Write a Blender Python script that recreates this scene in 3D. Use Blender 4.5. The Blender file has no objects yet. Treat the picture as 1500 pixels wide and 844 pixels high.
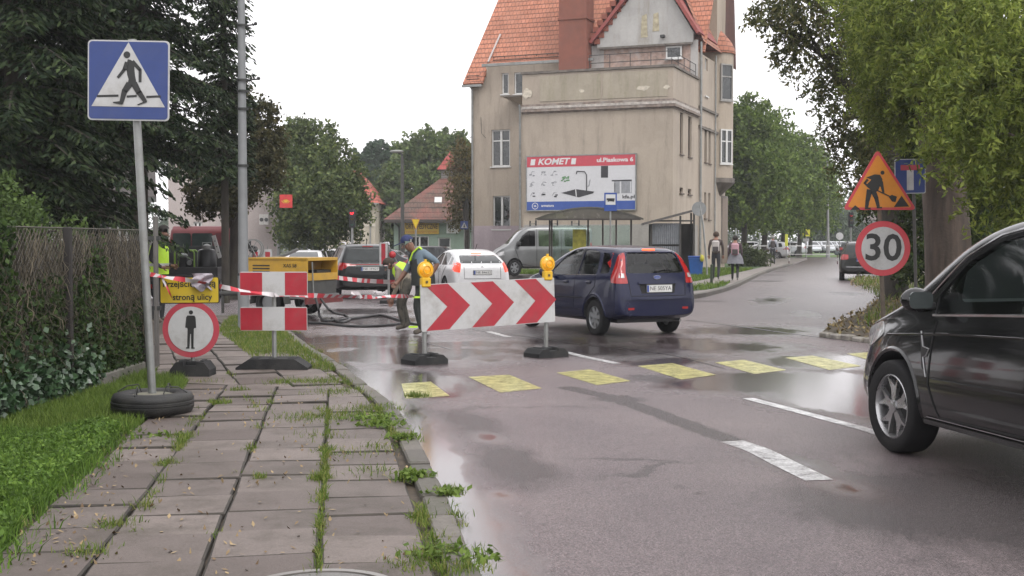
import bpy, bmesh, math, random
import numpy as np
from mathutils import Vector, Matrix, noise
from mathutils.bvhtree import BVHTree
R = math.radians
SC = bpy.context.scene
COL = SC.collection

# ---------------------------------------------------------------- camera
F, CXP, CYP, CAMH, HOR = 1800.0, 750.0, 422.0, 1.52, 353.0
PITCH = math.atan((CYP - HOR) / F)
cam_d = bpy.data.cameras.new('camera')
cam = bpy.data.objects.new('camera', cam_d)
COL.objects.link(cam)
cam_d.sensor_width = 36.0
cam_d.lens = F / 1500 * 36
cam_d.clip_start = 0.1
cam_d.clip_end = 3000
cam.location = (0, 0, CAMH)
cam.rotation_euler = (R(90) - PITCH, 0, 0)
SC.camera = cam
# ---------------------------------------------------------------- light
SUN_EL, SUN_ROT = R(52), R(150)
w = bpy.data.worlds.new('World')
SC.world = w
w.use_nodes = True
nt = w.node_tree
for n in list(nt.nodes): nt.nodes.remove(n)
sky = nt.nodes.new('ShaderNodeTexSky')
sky.sky_type = 'NISHITA'
sky.sun_disc = False
sky.sun_elevation = SUN_EL
sky.sun_rotation = SUN_ROT
sky.air_density = 1.0
sky.dust_density = 6.0
hs = nt.nodes.new('ShaderNodeHueSaturation')
hs.inputs['Saturation'].default_value = 0.12
mixs = nt.nodes.new('ShaderNodeMix'); mixs.data_type = 'RGBA'
mixs.inputs[0].default_value = 0.80      # overcast: cloud deck evens the sky out
mixs.inputs['B'].default_value = (12.0, 11.8, 12.1, 1)
bg = nt.nodes.new('ShaderNodeBackground')
bg.inputs['Strength'].default_value = 0.10
wo = nt.nodes.new('ShaderNodeOutputWorld')
nt.links.new(sky.outputs[0], hs.inputs['Color'])
nt.links.new(hs.outputs[0], mixs.inputs['A'])
nt.links.new(mixs.outputs['Result'], bg.inputs['Color'])
nt.links.new(bg.outputs[0], wo.inputs['Surface'])
sd = bpy.data.lights.new('sun', 'SUN')
sd.energy = 0.9
sd.angle = R(25)
sd.color = (1.0, 0.97, 0.93)
so = bpy.data.objects.new('sun', sd)
COL.objects.link(so)
so.rotation_euler = (R(90) - SUN_EL, 0, R(180) - SUN_ROT)
SC.view_settings.view_transform = 'Standard'
SC.view_settings.look = 'None'
SC.view_settings.gamma = 1
SC.view_settings.use_curve_mapping = False
SC.view_settings.exposure = 0.76
SC.render.engine = 'CYCLES'
SC.cycles.max_bounces = 6
SC.cycles.transparent_max_bounces = 12
SC.cycles.volume_bounces = 0
SC.cycles.use_adaptive_sampling = True

# ---------------------------------------------------------------- pixel helpers (photo 1500x844)
cp, sp_ = math.cos(PITCH), math.sin(PITCH)
def rdir(px, py):
    x = (px - CXP) / F; z = -(py - CYP) / F
    return Vector((x, cp + sp_ * z, -sp_ + cp * z))
def at(px, py, Y):
    d = rdir(px, py); t = Y / d.y
    return Vector((d.x * t, Y, CAMH + d.z * t))
def gr(px, py, z=0.0):
    d = rdir(px, py); t = (z - CAMH) / d.z
    return Vector((d.x * t, d.y * t, z))

def gz(x, y):
    """the road falls away gently towards the junction on the left"""
    t = min(1, max(0, (y - 24) / 40)); u = min(1, max(0, (4 - x) / 6))
    return -.38 * t * u * u * (3 - 2 * u)
# ---------------------------------------------------------------- materials
def lk(nt, a, b): nt.links.new(a, b)
MATS = {}
ALB = .74
def new_mat(name):
    m = bpy.data.materials.new(name); m.use_nodes = True
    nt = m.node_tree
    b = nt.nodes.get('Principled BSDF')
    return m, nt, b
def N(nt, t, **k):
    n = nt.nodes.new(t)
    for a, v in k.items(): setattr(n, a, v)
    return n
def noise_node(nt, scale, detail=4, rough=.6, coord='Object', scl=None):
    tc = N(nt, 'ShaderNodeTexCoord')
    n = N(nt, 'ShaderNodeTexNoise'); n.inputs['Scale'].default_value = scale
    n.inputs['Detail'].default_value = detail; n.inputs['Roughness'].default_value = rough
    if scl:
        mp = N(nt, 'ShaderNodeMapping'); mp.inputs['Scale'].default_value = scl
        lk(nt, tc.outputs[coord], mp.inputs[0]); lk(nt, mp.outputs[0], n.inputs['Vector'])
    else: lk(nt, tc.outputs[coord], n.inputs['Vector'])
    return n
def ramp(nt, src, stops):
    r = N(nt, 'ShaderNodeValToRGB')
    e = r.color_ramp.elements
    while len(e) > 1: e.remove(e[-1])
    e[0].position = stops[0][0]; c = stops[0][1]; e[0].color = (*c, 1) if len(c) == 3 else c
    for p, c in stops[1:]:
        x = e.new(p); x.color = (*c, 1) if len(c) == 3 else c
    lk(nt, src, r.inputs[0]); return r
def mixc(nt, fac, a, b, mode='MIX'):
    m = N(nt, 'ShaderNodeMix'); m.data_type = 'RGBA'; m.blend_type = mode
    for k, v in (('A', a), ('B', b)):
        if isinstance(v, (tuple, list)): m.inputs[k].default_value = (*v[:3], 1)
        else: lk(nt, v, m.inputs[k])
    if isinstance(fac, (int, float)): m.inputs[0].default_value = fac
    else: lk(nt, fac, m.inputs[0])
    return m.outputs['Result']
def sc3(c, f): return tuple(min(1, x * f) for x in c[:3])
def M(name, col, rough=.6, metal=0., var=.18, scale=6., bump=0., bscale=60., coat=0., emit=0., dirt=None, dirtamt=.5, spec=None, scl=None):
    if name in MATS: return MATS[name]
    m, nt, b = new_mat(name); col = sc3(col, ALB); dirt = sc3(dirt, ALB) if dirt else None
    n = noise_node(nt, scale, 5, .6, scl=scl)
    r = ramp(nt, n.outputs[0], [(.3, sc3(col, 1 - var)), (.7, sc3(col, 1 + var))])
    c = r.outputs[0]
    if dirt:
        n2 = noise_node(nt, scale * .45, 6, .7, scl=scl)
        r2 = ramp(nt, n2.outputs[0], [(.48, (0, 0, 0)), (.7, (dirtamt,) * 3)])
        c = mixc(nt, r2.outputs[0], c, dirt)
    lk(nt, c, b.inputs['Base Color'])
    rr = ramp(nt, n.outputs[0], [(.3, (max(0, rough - .06),) * 3), (.7, (min(1, rough + .06),) * 3)])
    lk(nt, rr.outputs[0], b.inputs['Roughness'])
    b.inputs['Metallic'].default_value = metal
    if coat: b.inputs['Coat Weight'].default_value = coat; b.inputs['Coat Roughness'].default_value = .05
    if spec is not None: b.inputs['Specular IOR Level'].default_value = spec
    if emit:
        lk(nt, c, b.inputs['Emission Color']); b.inputs['Emission Strength'].default_value = emit
    if bump:
        nb = noise_node(nt, bscale, 3, .6)
        bp = N(nt, 'ShaderNodeBump'); bp.inputs['Strength'].default_value = bump; bp.inputs['Distance'].default_value = .01
        lk(nt, nb.outputs[0], bp.inputs['Height']); lk(nt, bp.outputs[0], b.inputs['Normal'])
    MATS[name] = m; return m
def glass_mat(name, tint=.25, col=(.5, .6, .58), rough=.02):
    if name in MATS: return MATS[name]
    m = bpy.data.materials.new(name); m.use_nodes = True; nt = m.node_tree
    for n in list(nt.nodes): nt.nodes.remove(n)
    o = N(nt, 'ShaderNodeOutputMaterial'); mx = N(nt, 'ShaderNodeMixShader')
    t = N(nt, 'ShaderNodeBsdfTransparent'); t.inputs[0].default_value = (*sc3(col, tint * 2), 1)
    g = N(nt, 'ShaderNodeBsdfGlossy'); g.inputs['Roughness'].default_value = rough
    nz = noise_node(nt, 3, 3); rr = ramp(nt, nz.outputs[0], [(.3, (rough,) * 3), (.75, (rough + .08,) * 3)]); lk(nt, rr.outputs[0], g.inputs['Roughness'])
    fr = N(nt, 'ShaderNodeFresnel'); fr.inputs[0].default_value = 1.55
    lk(nt, fr.outputs[0], mx.inputs[0]); lk(nt, t.outputs[0], mx.inputs[1]); lk(nt, g.outputs[0], mx.inputs[2])
    lk(nt, mx.outputs[0], o.inputs[0]); MATS[name] = m; return m

# ---------------------------------------------------------------- mesh builder
class MB:
    def __init__(s): s.v = []; s.f = []; s.m = []; s.mats = []; s.sm = []
    def mi(s, mat):
        if mat is None: return 0
        if mat not in s.mats: s.mats.append(mat)
        return s.mats.index(mat)
    def add(s, vs, fs, mat=None, smooth=False):
        o = len(s.v); s.v += [tuple(v) for v in vs]; k = s.mi(mat)
        for f in fs: s.f.append(tuple(i + o for i in f)); s.m.append(k); s.sm.append(smooth)
        return s
    def box(s, c, size, mat=None, rot=None, bev=0.0):
        x, y, z = (q / 2 for q in size)
        if bev > 0 and min(x, y, z) > bev:
            b = bev; vs = []; fs = []
            rings = [(-z, b), (-z + b, 0), (z - b, 0), (z, b)]
            for zz, ins in rings:
                X, Y = x - ins, y - ins; c2 = b if ins == 0 else b * .6
                vs += [(-X + c2, -Y, zz), (X - c2, -Y, zz), (X, -Y + c2, zz), (X, Y - c2, zz), (X - c2, Y, zz), (-X + c2, Y, zz), (-X, Y - c2, zz), (-X, -Y + c2, zz)]
            for r in range(3):
                for i in range(8):
                    j = (i + 1) % 8; fs.append((r * 8 + i, r * 8 + j, r * 8 + 8 + j, r * 8 + 8 + i))
            fs.append(tuple(range(7, -1, -1))); fs.append(tuple(range(24, 32)))
        else:
            vs = [(-x, -y, -z), (x, -y, -z), (x, y, -z), (-x, y, -z), (-x, -y, z), (x, -y, z), (x, y, z), (-x, y, z)]
            fs = [(0, 3, 2, 1), (4, 5, 6, 7), (0, 1, 5, 4), (1, 2, 6, 5), (2, 3, 7, 6), (3, 0, 4, 7)]
        c = Vector(c)
        if rot is not None:
            if isinstance(rot, (int, float)): rot = Matrix.Rotation(rot, 3, 'Z')
            vs = [rot @ Vector(v) + c for v in vs]
        else: vs = [Vector(v) + c for v in vs]
        return s.add(vs, fs, mat)
    def box2(s, a, b, mat=None, bev=0.0):
        a = Vector(a); b = Vector(b)
        return s.box((a + b) / 2, [abs(q) for q in (b - a)], mat, None, bev)
    def tube(s, pts, r, mat=None, n=10, caps=True, smooth=True, ell=1.0):
        pts = [Vector(p) for p in pts]
        rs = r if isinstance(r, (list, tuple)) else [r] * len(pts)
        vs = []; fs = []; up = None
        for i, p in enumerate(pts):
            if i == 0: d = pts[1] - p
            elif i == len(pts) - 1: d = p - pts[i - 1]
            else: d = (pts[i + 1] - pts[i - 1])
            d.normalize()
            if up is None:
                up = Vector((0, 0, 1)) if abs(d.z) < .9 else Vector((1, 0, 0))
            a = d.cross(up)
            if a.length < 1e-5: a = d.orthogonal()
            a.normalize(); b = a.cross(d); up = b.copy() if abs(d.z) < .99 or True else up
            for k in range(n):
                t = 2 * math.pi * k / n
                vs.append(p + (a * math.cos(t) + b * math.sin(t) * ell) * rs[i])
        for i in range(len(pts) - 1):
            for k in range(n):
                k2 = (k + 1) % n
                fs.append((i * n + k, (i + 1) * n + k, (i + 1) * n + k2, i * n + k2))
        s.add(vs, fs, mat, smooth)
        if caps:
            o = len(s.v) - len(vs); k = s.mi(mat)
            s.f.append(tuple(o + q for q in range(n))); s.m.append(k); s.sm.append(False)
            s.f.append(tuple(o + (len(pts) - 1) * n + q for q in range(n - 1, -1, -1))); s.m.append(k); s.sm.append(False)
        return s
    def lathe(s, prof, mat=None, n=24, c=(0, 0, 0), axis='Z', smooth=True, closed=False, caps=True):
        vs = []; fs = []; c = Vector(c)
        for r, z in prof:
            for k in range(n):
                t = 2 * math.pi * k / n; x, y = r * math.cos(t), r * math.sin(t)
                v = Vector((x, y, z)) if axis == 'Z' else (Vector((z, x, y)) if axis == 'X' else Vector((x, z, y)))
                vs.append(v + c)
        L = len(prof); rng = L if closed else L - 1
        for i in range(rng):
            i2 = (i + 1) % L
            for k in range(n):
                k2 = (k + 1) % n; fs.append((i * n + k, i * n + k2, i2 * n + k2, i2 * n + k))
        s.add(vs, fs, mat, smooth)
        if not closed and caps:
            o = len(s.v) - len(vs); kk = s.mi(mat)
            if prof[0][0] > 1e-4: s.f.append(tuple(o + q for q in range(n - 1, -1, -1))); s.m.append(kk); s.sm.append(False)
            if prof[-1][0] > 1e-4: s.f.append(tuple(o + (L - 1) * n + q for q in range(n))); s.m.append(kk); s.sm.append(False)
        return s
    def ball(s, c, r, mat=None, n=12, sc=(1, 1, 1)):
        prof = [(r * math.sin(math.pi * i / (n // 2 + 2)), -r * math.cos(math.pi * i / (n // 2 + 2))) for i in range(n // 2 + 3)]
        t = MB(); t.lathe(prof, None, n)
        return s.add([(v[0] * sc[0] + c[0], v[1] * sc[1] + c[1], v[2] * sc[2] + c[2]) for v in t.v], t.f, mat, True)
    def prism(s, poly, t0, t1, axis='Z', mat=None, M4=None):
        """2-D polygon extruded: axis Z -> (x,y), axis Y -> (x,z), axis X -> (y,z)"""
        def mk(p, t):
            v = Vector((p[0], p[1], t)) if axis == 'Z' else (Vector((p[0], t, p[1])) if axis == 'Y' else Vector((t, p[0], p[1])))
            return M4 @ v if M4 else v
        n = len(poly); vs = [mk(p, t0) for p in poly] + [mk(p, t1) for p in poly]
        fs = [tuple(range(n - 1, -1, -1)), tuple(range(n, 2 * n))] + [(i, (i + 1) % n, n + (i + 1) % n, n + i) for i in range(n)]
        return s.add(vs, fs, mat)
    def quad(s, a, b, c, d, mat=None): return s.add([a, b, c, d], [(0, 1, 2, 3)], mat)
    def build(s, name, mat=None, parent=None, fix=True, loc=None, sharp=35):
        me = bpy.data.meshes.new(name)
        me.from_pydata(s.v, [], s.f)
        mats = s.mats if s.mats else [mat]
        if mat is not None and s.mats and None in s.m: pass
        for x in mats: me.materials.append(x)
        me.polygons.foreach_set('material_index', s.m)
        me.polygons.foreach_set('use_smooth', s.sm)
        if fix:
            bm = bmesh.new(); bm.from_mesh(me)
            bmesh.ops.recalc_face_normals(bm, faces=bm.faces); bm.to_mesh(me); bm.free()
        me.update()
        if any(s.sm):
            try: me.set_sharp_from_angle(angle=R(sharp))
            except Exception: pass
        return link(name, me, parent, loc)
def link(name, me, parent=None, loc=None):
    o = bpy.data.objects.new(name, me); COL.objects.link(o)
    if parent is not None: o.parent = parent
    if loc is not None: o.location = loc
    return o
def tag(o, label=None, cat=None, group=None, kind=None):
    if label: o['label'] = label
    if cat: o['category'] = cat
    if group: o['group'] = group
    if kind: o['kind'] = kind
    return o
def thing(name, label, cat, loc=(0, 0, 0), rz=0.0, group=None, rot=None):
    o = bpy.data.objects.new(name, None); COL.objects.link(o); o.empty_display_size = .2
    o.location = loc; o.rotation_euler = rot if rot is not None else (0, 0, rz)
    return tag(o, label, cat, group)
def kids(o): return [c for c in bpy.data.objects if c.parent == o]
def dup(root, loc, rz=None, label=None, group=None, cat=None):
    def cp(o, par):
        c = o.copy(); COL.objects.link(c); c.parent = par
        for ch in KID.get(o.name, ()): cp(ch, c)
        return c
    KID = {}
    for q in bpy.data.objects:
        if q.parent: KID.setdefault(q.parent.name, []).append(q)
    c = cp(root, None); c.location = loc
    if rz is not None: c.rotation_euler = (0, 0, rz)
    return tag(c, label, cat, group)
def np_mesh(name, verts, faces_quads, mats, midx=None, attr=None, smooth=False):
    """fast mesh of quads/tris with a per-point float attribute"""
    me = bpy.data.meshes.new(name)
    nv = len(verts); nf, k = faces_quads.shape
    me.vertices.add(nv); me.vertices.foreach_set('co', np.asarray(verts, np.float32).ravel())
    me.loops.add(nf * k); me.loops.foreach_set('vertex_index', faces_quads.astype(np.int32).ravel())
    me.polygons.add(nf)
    me.polygons.foreach_set('loop_start', np.arange(0, nf * k, k, dtype=np.int32))
    me.polygons.foreach_set('loop_total', np.full(nf, k, np.int32))
    for m in mats: me.materials.append(m)
    if midx is not None: me.polygons.foreach_set('material_index', np.asarray(midx, np.int32))
    if smooth: me.polygons.foreach_set('use_smooth', np.ones(nf, bool))
    if attr is not None:
        for an, av in attr.items():
            a = me.attributes.new(an, 'FLOAT', 'POINT'); a.data.foreach_set('value', np.asarray(av, np.float32))
    me.update(calc_edges=True)
    return me
def text_mb(txt, size, mat, M4, depth=.004, shear=0., bold=0., fitw=None, align='CENTER', sx=1.0):
    cu = bpy.data.curves.new('lettering', 'FONT'); cu.body = txt; cu.size = size; cu.extrude = depth / 2
    cu.shear = shear; cu.offset = bold; cu.align_x = align; cu.align_y = 'CENTER'; cu.resolution_u = 3
    o = bpy.data.objects.new('lettering', cu); COL.objects.link(o)
    dg = bpy.context.evaluated_depsgraph_get(); dg.update()
    me = bpy.data.meshes.new_from_object(o.evaluated_get(dg))
    bpy.data.objects.remove(o)
    vs = [Vector((v.co.x * sx, v.co.y, v.co.z)) for v in me.vertices]
    if vs and fitw:
        w_ = max(v.x for v in vs) - min(v.x for v in vs); k = fitw / w_
        vs = [Vector((v.x * k, v.y, v.z)) for v in vs]
    fs = [tuple(p.vertices) for p in me.polygons]
    bpy.data.meshes.remove(me)
    return [M4 @ v for v in vs], fs
# frame facing -Y (towards the camera): text x -> X, text y -> Z
FACE = Matrix(((1, 0, 0, 0), (0, 0, -1, 0), (0, 1, 0, 0), (0, 0, 0, 1)))
def addtext(mb, txt, size, mat, x, y, z, **k):
    v, f = text_mb(txt, size, mat, Matrix.Translation((x, y, z)) @ FACE, **k); mb.add(v, f, mat)
def rrect(w_, h, r, n=5, cx=0, cy=0):
    P = []
    for (sx, sy, a0) in ((1, -1, -90), (1, 1, 0), (-1, 1, 90), (-1, -1, 180)):
        for i in range(n + 1):
            a = R(a0 + 90 * i / n)
            P.append((cx + sx * (w_ / 2 - r) + r * math.cos(a), cy + sy * (h / 2 - r) + r * math.sin(a)))
    return P
def circ(r, n=40, cx=0, cy=0): return [(cx + r * math.cos(2 * math.pi * i / n), cy + r * math.sin(2 * math.pi * i / n)) for i in range(n)]
def ngon_tri(poly):
    from mathutils.geometry import tessellate_polygon
    return tessellate_polygon([[Vector((p[0], p[1], 0)) for p in poly]])
def sheet(mb, poly, y, mat):
    """flat polygon in the X-Z plane at depth y (faces -Y)"""
    fs = ngon_tri(poly); mb.add([(p[0], y, p[1]) for p in poly], fs, mat)
def cat(pts, n=6):
    """Catmull-Rom through points"""
    P = [Vector(p) for p in pts]; out = []
    for i in range(len(P) - 1):
        a = P[max(i - 1, 0)]; b = P[i]; c = P[i + 1]; d = P[min(i + 2, len(P) - 1)]
        for k in range(n):
            t = k / n
            out.append(.5 * ((2 * b) + (c - a) * t + (2 * a - 5 * b + 4 * c - d) * t * t + (3 * b - a - 3 * c + d) * t ** 3))
    out.append(P[-1]); return out
rng = np.random.default_rng(7)
random.seed(7)
# ================================================================ GROUND
def island_mat(name, c1, c2, rough=.8, sp=25., bump=.3, bs=80., dirt=None, transl=0., mid=None, dscale=1.4, damt=.6, spec=.5, lo=.75, hi=1.2):
    if name in MATS: return MATS[name]
    m, nt, b = new_mat(name)
    g = N(nt, 'ShaderNodeNewGeometry')
    st = [(0, c1), (1, c2)] if mid is None else [(0, c1), (.5, mid), (1, c2)]
    r = ramp(nt, g.outputs['Random Per Island'], st)
    n = noise_node(nt, sp, 5, .7)
    r2 = ramp(nt, n.outputs[0], [(.3, (lo,) * 3), (.7, (hi,) * 3)])
    c = mixc(nt, 1.0, r.outputs[0], r2.outputs[0], 'MULTIPLY')
    if dirt:
        n2 = noise_node(nt, dscale, 6, .7); rd = ramp(nt, n2.outputs[0], [(.45, (0,) * 3), (.68, (damt,) * 3)])
        c = mixc(nt, rd.outputs[0], c, dirt)
    lk(nt, c, b.inputs['Base Color']); b.inputs['Roughness'].default_value = rough
    b.inputs['Specular IOR Level'].default_value = spec
    if bump:
        nb = noise_node(nt, bs, 4, .7); bp = N(nt, 'ShaderNodeBump'); bp.inputs['Strength'].default_value = bump; bp.inputs['Distance'].default_value = .01
        lk(nt, nb.outputs[0], bp.inputs['Height']); lk(nt, bp.outputs[0], b.inputs['Normal'])
    if transl:
        o = nt.nodes.get('Material Output'); t = N(nt, 'ShaderNodeBsdfTranslucent'); lk(nt, c, t.inputs[0])
        mx = N(nt, 'ShaderNodeMixShader'); mx.inputs[0].default_value = transl
        lk(nt, b.outputs[0], mx.inputs[1]); lk(nt, t.outputs[0], mx.inputs[2]); lk(nt, mx.outputs[0], o.inputs[0])
    MATS[name] = m; return m
# earth to the horizon
mb = MB(); mb.quad((-1500, -60, -.42), (1500, -60, -.42), (1500, 2500, -.42), (-1500, 2500, -.42))
tag(mb.build('ground', M('earth', (.07, .085, .04), .95, scale=.3, var=.3)), kind='structure')

# ---- road sheet with wetness masks
def seg_dist(X, Y, pts):
    d = np.full(X.shape, 1e9); 
    for a, b in zip(pts[:-1], pts[1:]):
        ax, ay, bx, by = a[0], a[1], b[0], b[1]
        L = (bx - ax) ** 2 + (by - ay) ** 2 + 1e-9
        t = np.clip(((X - ax) * (bx - ax) + (Y - ay) * (by - ay)) / L, 0, 1)
        d = np.minimum(d, np.hypot(X - ax - t * (bx - ax), Y - ay - t * (by - ay)))
    return d
def blob(X, Y, px, py, rx, ry, ang=-15.):
    c = gr(px, py); a = R(ang); dx, dy = X - c.x, Y - c.y
    u = dx * math.cos(a) - dy * math.sin(a); v = dx * math.sin(a) + dy * math.cos(a)
    return np.exp(-((u / rx) ** 2 + (v / ry) ** 2))
KERB = [(716, 880), (693, 844), (661, 761), (634, 704), (608, 651), (571, 598), (534, 571), (502, 545), (460, 519), (429, 495), (400, 480), (350, 470), (300, 468), (200, 468)]
KB = [gr(*p) for p in KERB]
KB = [KB[0] + (KB[0] - KB[1]).normalized() * 5] + KB
KBs = cat(KB, 5)
xs = np.concatenate([np.linspace(-90, -10, 17)[:-1], np.linspace(-10, -6, 12)[:-1], np.arange(-6, 7, .08), np.linspace(7, 12, 25), np.linspace(14, 90, 16)])
ys = np.concatenate([np.linspace(-8, 4, 8)[:-1], np.arange(4, 22, .08), np.arange(22, 40, .25), np.linspace(40, 75, 40), np.linspace(78, 160, 18)])
XX, YY = np.meshgrid(xs, ys)
pud = 1.35 * np.exp(-(seg_dist(XX, YY, [(p.x, p.y) for p in KBs]) / .30) ** 2)
for b in [(690, 820, .28, 1.1), (600, 612, .3, 1.0, -25), (565, 560, 1.0, 1.7, -15, 1.35), (590, 520, 1.7, 1.7, 0, 1.3), (520, 500, 1.4, 1.8, 0, 1.2), (660, 505, 1.2, 1.0, 0, 1.1), (1160, 680, .3, .7, -20, .75), (1165, 560, 1.5, 1.3, -20, 1.5), (1235, 590, .8, 1.3, -20, 1.4), (1240, 530, 1.5, 1.2, -30, 1.3),
          (1060, 508, 1.2, 1.4, -40, 1.1), (900, 512, 1.6, 1.1, -35), (840, 500, 1.2, 1.0, -35), (980, 530, .9, .5, -35), (1000, 500, .9, .8), (1110, 485, 1.6, 1.4, -35, 1.0),
          (440, 470, 1.4, 2), (520, 455, 2, 2), (560, 470, 1.5, 2.5), (700, 440, 2.5, 3), (1130, 440, .5, 2.6, 15, .7), (1180, 460, .4, 1.6, 10, .7)]:
    pud = np.maximum(pud, .95 * (b[5] if len(b) > 5 else 1) * blob(XX, YY, *b[:5]))
for b in [(738, 726, .09, .22), (733, 770, .06, .1), (715, 640, .15, .4), (1240, 715, .16, .35), (720, 528, .2, .35)]:
    pud = np.maximum(pud, .9 * blob(XX, YY, *b))
drk = 0 * XX
drk = np.maximum(drk, 1.35 * np.exp(-(seg_dist(XX, YY, [gr(*p)[:2] for p in [(830, 568), (900, 583), (980, 612), (1068, 645)]]) / .11) ** 2))
for b in [(850, 510, 1.0, 2.2, -28), (940, 520, 1.0, 1.6, -30), (780, 492, 1.1, 2.4, -28), (690, 620, .3, .9, -12), (750, 680, .3, 1.0, -10), (1300, 745, .6, .9, -10), (880, 495, .8, 1.8, -28), (1240, 430, .5, 1.6, 10),
          (620, 520, .7, .5), (960, 555, .4, .5), (1160, 505, .7, .5, -30), (1000, 715, .05, .5, -22), (1480, 750, 1.2, 1.6), (905, 585, .3, .3)]:
    drk = np.maximum(drk, (1.05 if len(b) < 5 or b[3] > .6 else .5) * blob(XX, YY, *b))
red = 0 * XX
for b in [(738, 726, .1, .25), (733, 770, .07, .12), (1240, 715, .18, .4), (640, 625, .1, .3)]: red = np.maximum(red, blob(XX, YY, *b))
ny, nx = XX.shape
tt_ = np.clip((YY - 24) / 40, 0, 1); uu_ = np.clip((4 - XX) / 6, 0, 1); zz = -.38 * tt_ * uu_ * uu_ * (3 - 2 * uu_)
idx = np.arange(ny * nx).reshape(ny, nx)
q = np.stack([idx[:-1, :-1], idx[:-1, 1:], idx[1:, 1:], idx[1:, :-1]], -1).reshape(-1, 4)
me = np_mesh('road', np.stack([XX, YY, zz], -1).reshape(-1, 3), q, [], attr={'puddle': pud.ravel(), 'dark': drk.ravel(), 'red': red.ravel()})
m, nt, b = new_mat('wet_asphalt')
def attr_n(nt, nme):
    a = N(nt, 'ShaderNodeAttribute'); a.attribute_name = nme; return a.outputs['Fac']
def math_n(nt, op, a, b=None, c=None):
    x = N(nt, 'ShaderNodeMath'); x.operation = op
    for i, v in enumerate((a, b, c)):
        if v is None: continue
        if isinstance(v, (int, float)): x.inputs[i].default_value = v
        else: lk(nt, v, x.inputs[i])
    return x.outputs[0]
big = noise_node(nt, .55, 5, .6); midn = noise_node(nt, 3.2, 6, .65, scl=(1.0, .45, 1)); fine = noise_node(nt, 130, 2, .6); agg = noise_node(nt, 75, 4, .85)
# wetness
pn = math_n(nt, 'MULTIPLY_ADD', math_n(nt, 'SUBTRACT', midn.outputs[0], .5), 1.0, attr_n(nt, 'puddle'))
pn = math_n(nt, 'MULTIPLY_ADD', math_n(nt, 'SUBTRACT', big.outputs[0], .5), .7, pn)
P = ramp(nt, pn, [(.26, (0,) * 3), (.5, (.6,) * 3), (.8, (1,) * 3)]).outputs[0]
dn = math_n(nt, 'MULTIPLY_ADD', math_n(nt, 'SUBTRACT', midn.outputs[0], .5), 1.1, attr_n(nt, 'dark'))
D = ramp(nt, dn, [(.3, (0,) * 3), (.75, (1,) * 3)]).outputs[0]
base = ramp(nt, agg.outputs[0], [(.30, (.050, .039, .040)), (.46, (.108, .088, .090)), (.56, (.14, .115, .117)), (.70, (.30, .25, .253))]).outputs[0]
bigc = ramp(nt, big.outputs[0], [(.35, (.80, .77, .80)), (.65, (1.16, 1.13, 1.12))]).outputs[0]
base = mixc(nt, 1.0, base, bigc, 'MULTIPLY')
base = mixc(nt, math_n(nt, 'MULTIPLY', D, .88), base, (.035, .028, .028))
base = mixc(nt, math_n(nt, 'MULTIPLY', P, .6), base, (.045, .036, .036))
base = mixc(nt, math_n(nt, 'MULTIPLY', attr_n(nt, 'red'), .2), base, (.13, .05, .04))
vo = N(nt, 'ShaderNodeTexVoronoi'); vo.feature = 'DISTANCE_TO_EDGE'; vo.inputs['Scale'].default_value = .42
tcv = N(nt, 'ShaderNodeTexCoord'); dv = N(nt, 'ShaderNodeVectorMath'); dv.operation = 'MULTIPLY_ADD'; nzv = noise_node(nt, 1.6, 5, .7)
lk(nt, nzv.outputs[1], dv.inputs[0]); dv.inputs[1].default_value = (.9, .9, 0); lk(nt, tcv.outputs['Object'], dv.inputs[2]); lk(nt, dv.outputs[0], vo.inputs['Vector'])
crk = ramp(nt, vo.outputs['Distance'], [(.0, (1,) * 3), (.010, (.7,) * 3), (.018, (0,) * 3)]).outputs[0]
cm = ramp(nt, noise_node(nt, .35, 3, .5).outputs[0], [(.50, (0,) * 3), (.58, (.75,) * 3)]).outputs[0]
base = mixc(nt, math_n(nt, 'MULTIPLY', crk, cm), base, (.02, .017, .016))
vs_ = N(nt, 'ShaderNodeTexVoronoi'); vs_.inputs['Scale'].default_value = 95; lk(nt, tcv.outputs['Object'], vs_.inputs['Vector'])
stn = ramp(nt, vs_.outputs['Color'], [(.25, (.62,) * 3), (.5, (1.0,) * 3), (.78, (1.45,) * 3)]).outputs[0]
base = mixc(nt, math_n(nt, 'MULTIPLY', inv_p := math_n(nt, 'SUBTRACT', 1.0, P), .9), base, mixc(nt, 1.0, base, stn, 'MULTIPLY'))
lk(nt, base, b.inputs['Base Color'])
rg = ramp(nt, fine.outputs[0], [(.3, (.22,) * 3), (.7, (.36,) * 3)]).outputs[0]
ro = mixc(nt, P, rg, (.115, .115, .115))
ro = mixc(nt, math_n(nt, 'MULTIPLY', D, .35), ro, (.2, .2, .2))
lk(nt, ro, b.inputs['Roughness'])
bp = N(nt, 'ShaderNodeBump'); bp.inputs['Distance'].default_value = .012
lk(nt, math_n(nt, 'ADD', agg.outputs[0], fine.outputs[0]), bp.inputs['Height'])
inv = math_n(nt, 'SUBTRACT', 1.0, P); lk(nt, math_n(nt, 'MULTIPLY_ADD', inv, .55, .02), bp.inputs['Strength'])
lk(nt, bp.outputs[0], b.inputs['Normal'])
me.materials.append(m); ASPH = m
tag(link('road', me), kind='structure')

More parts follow.
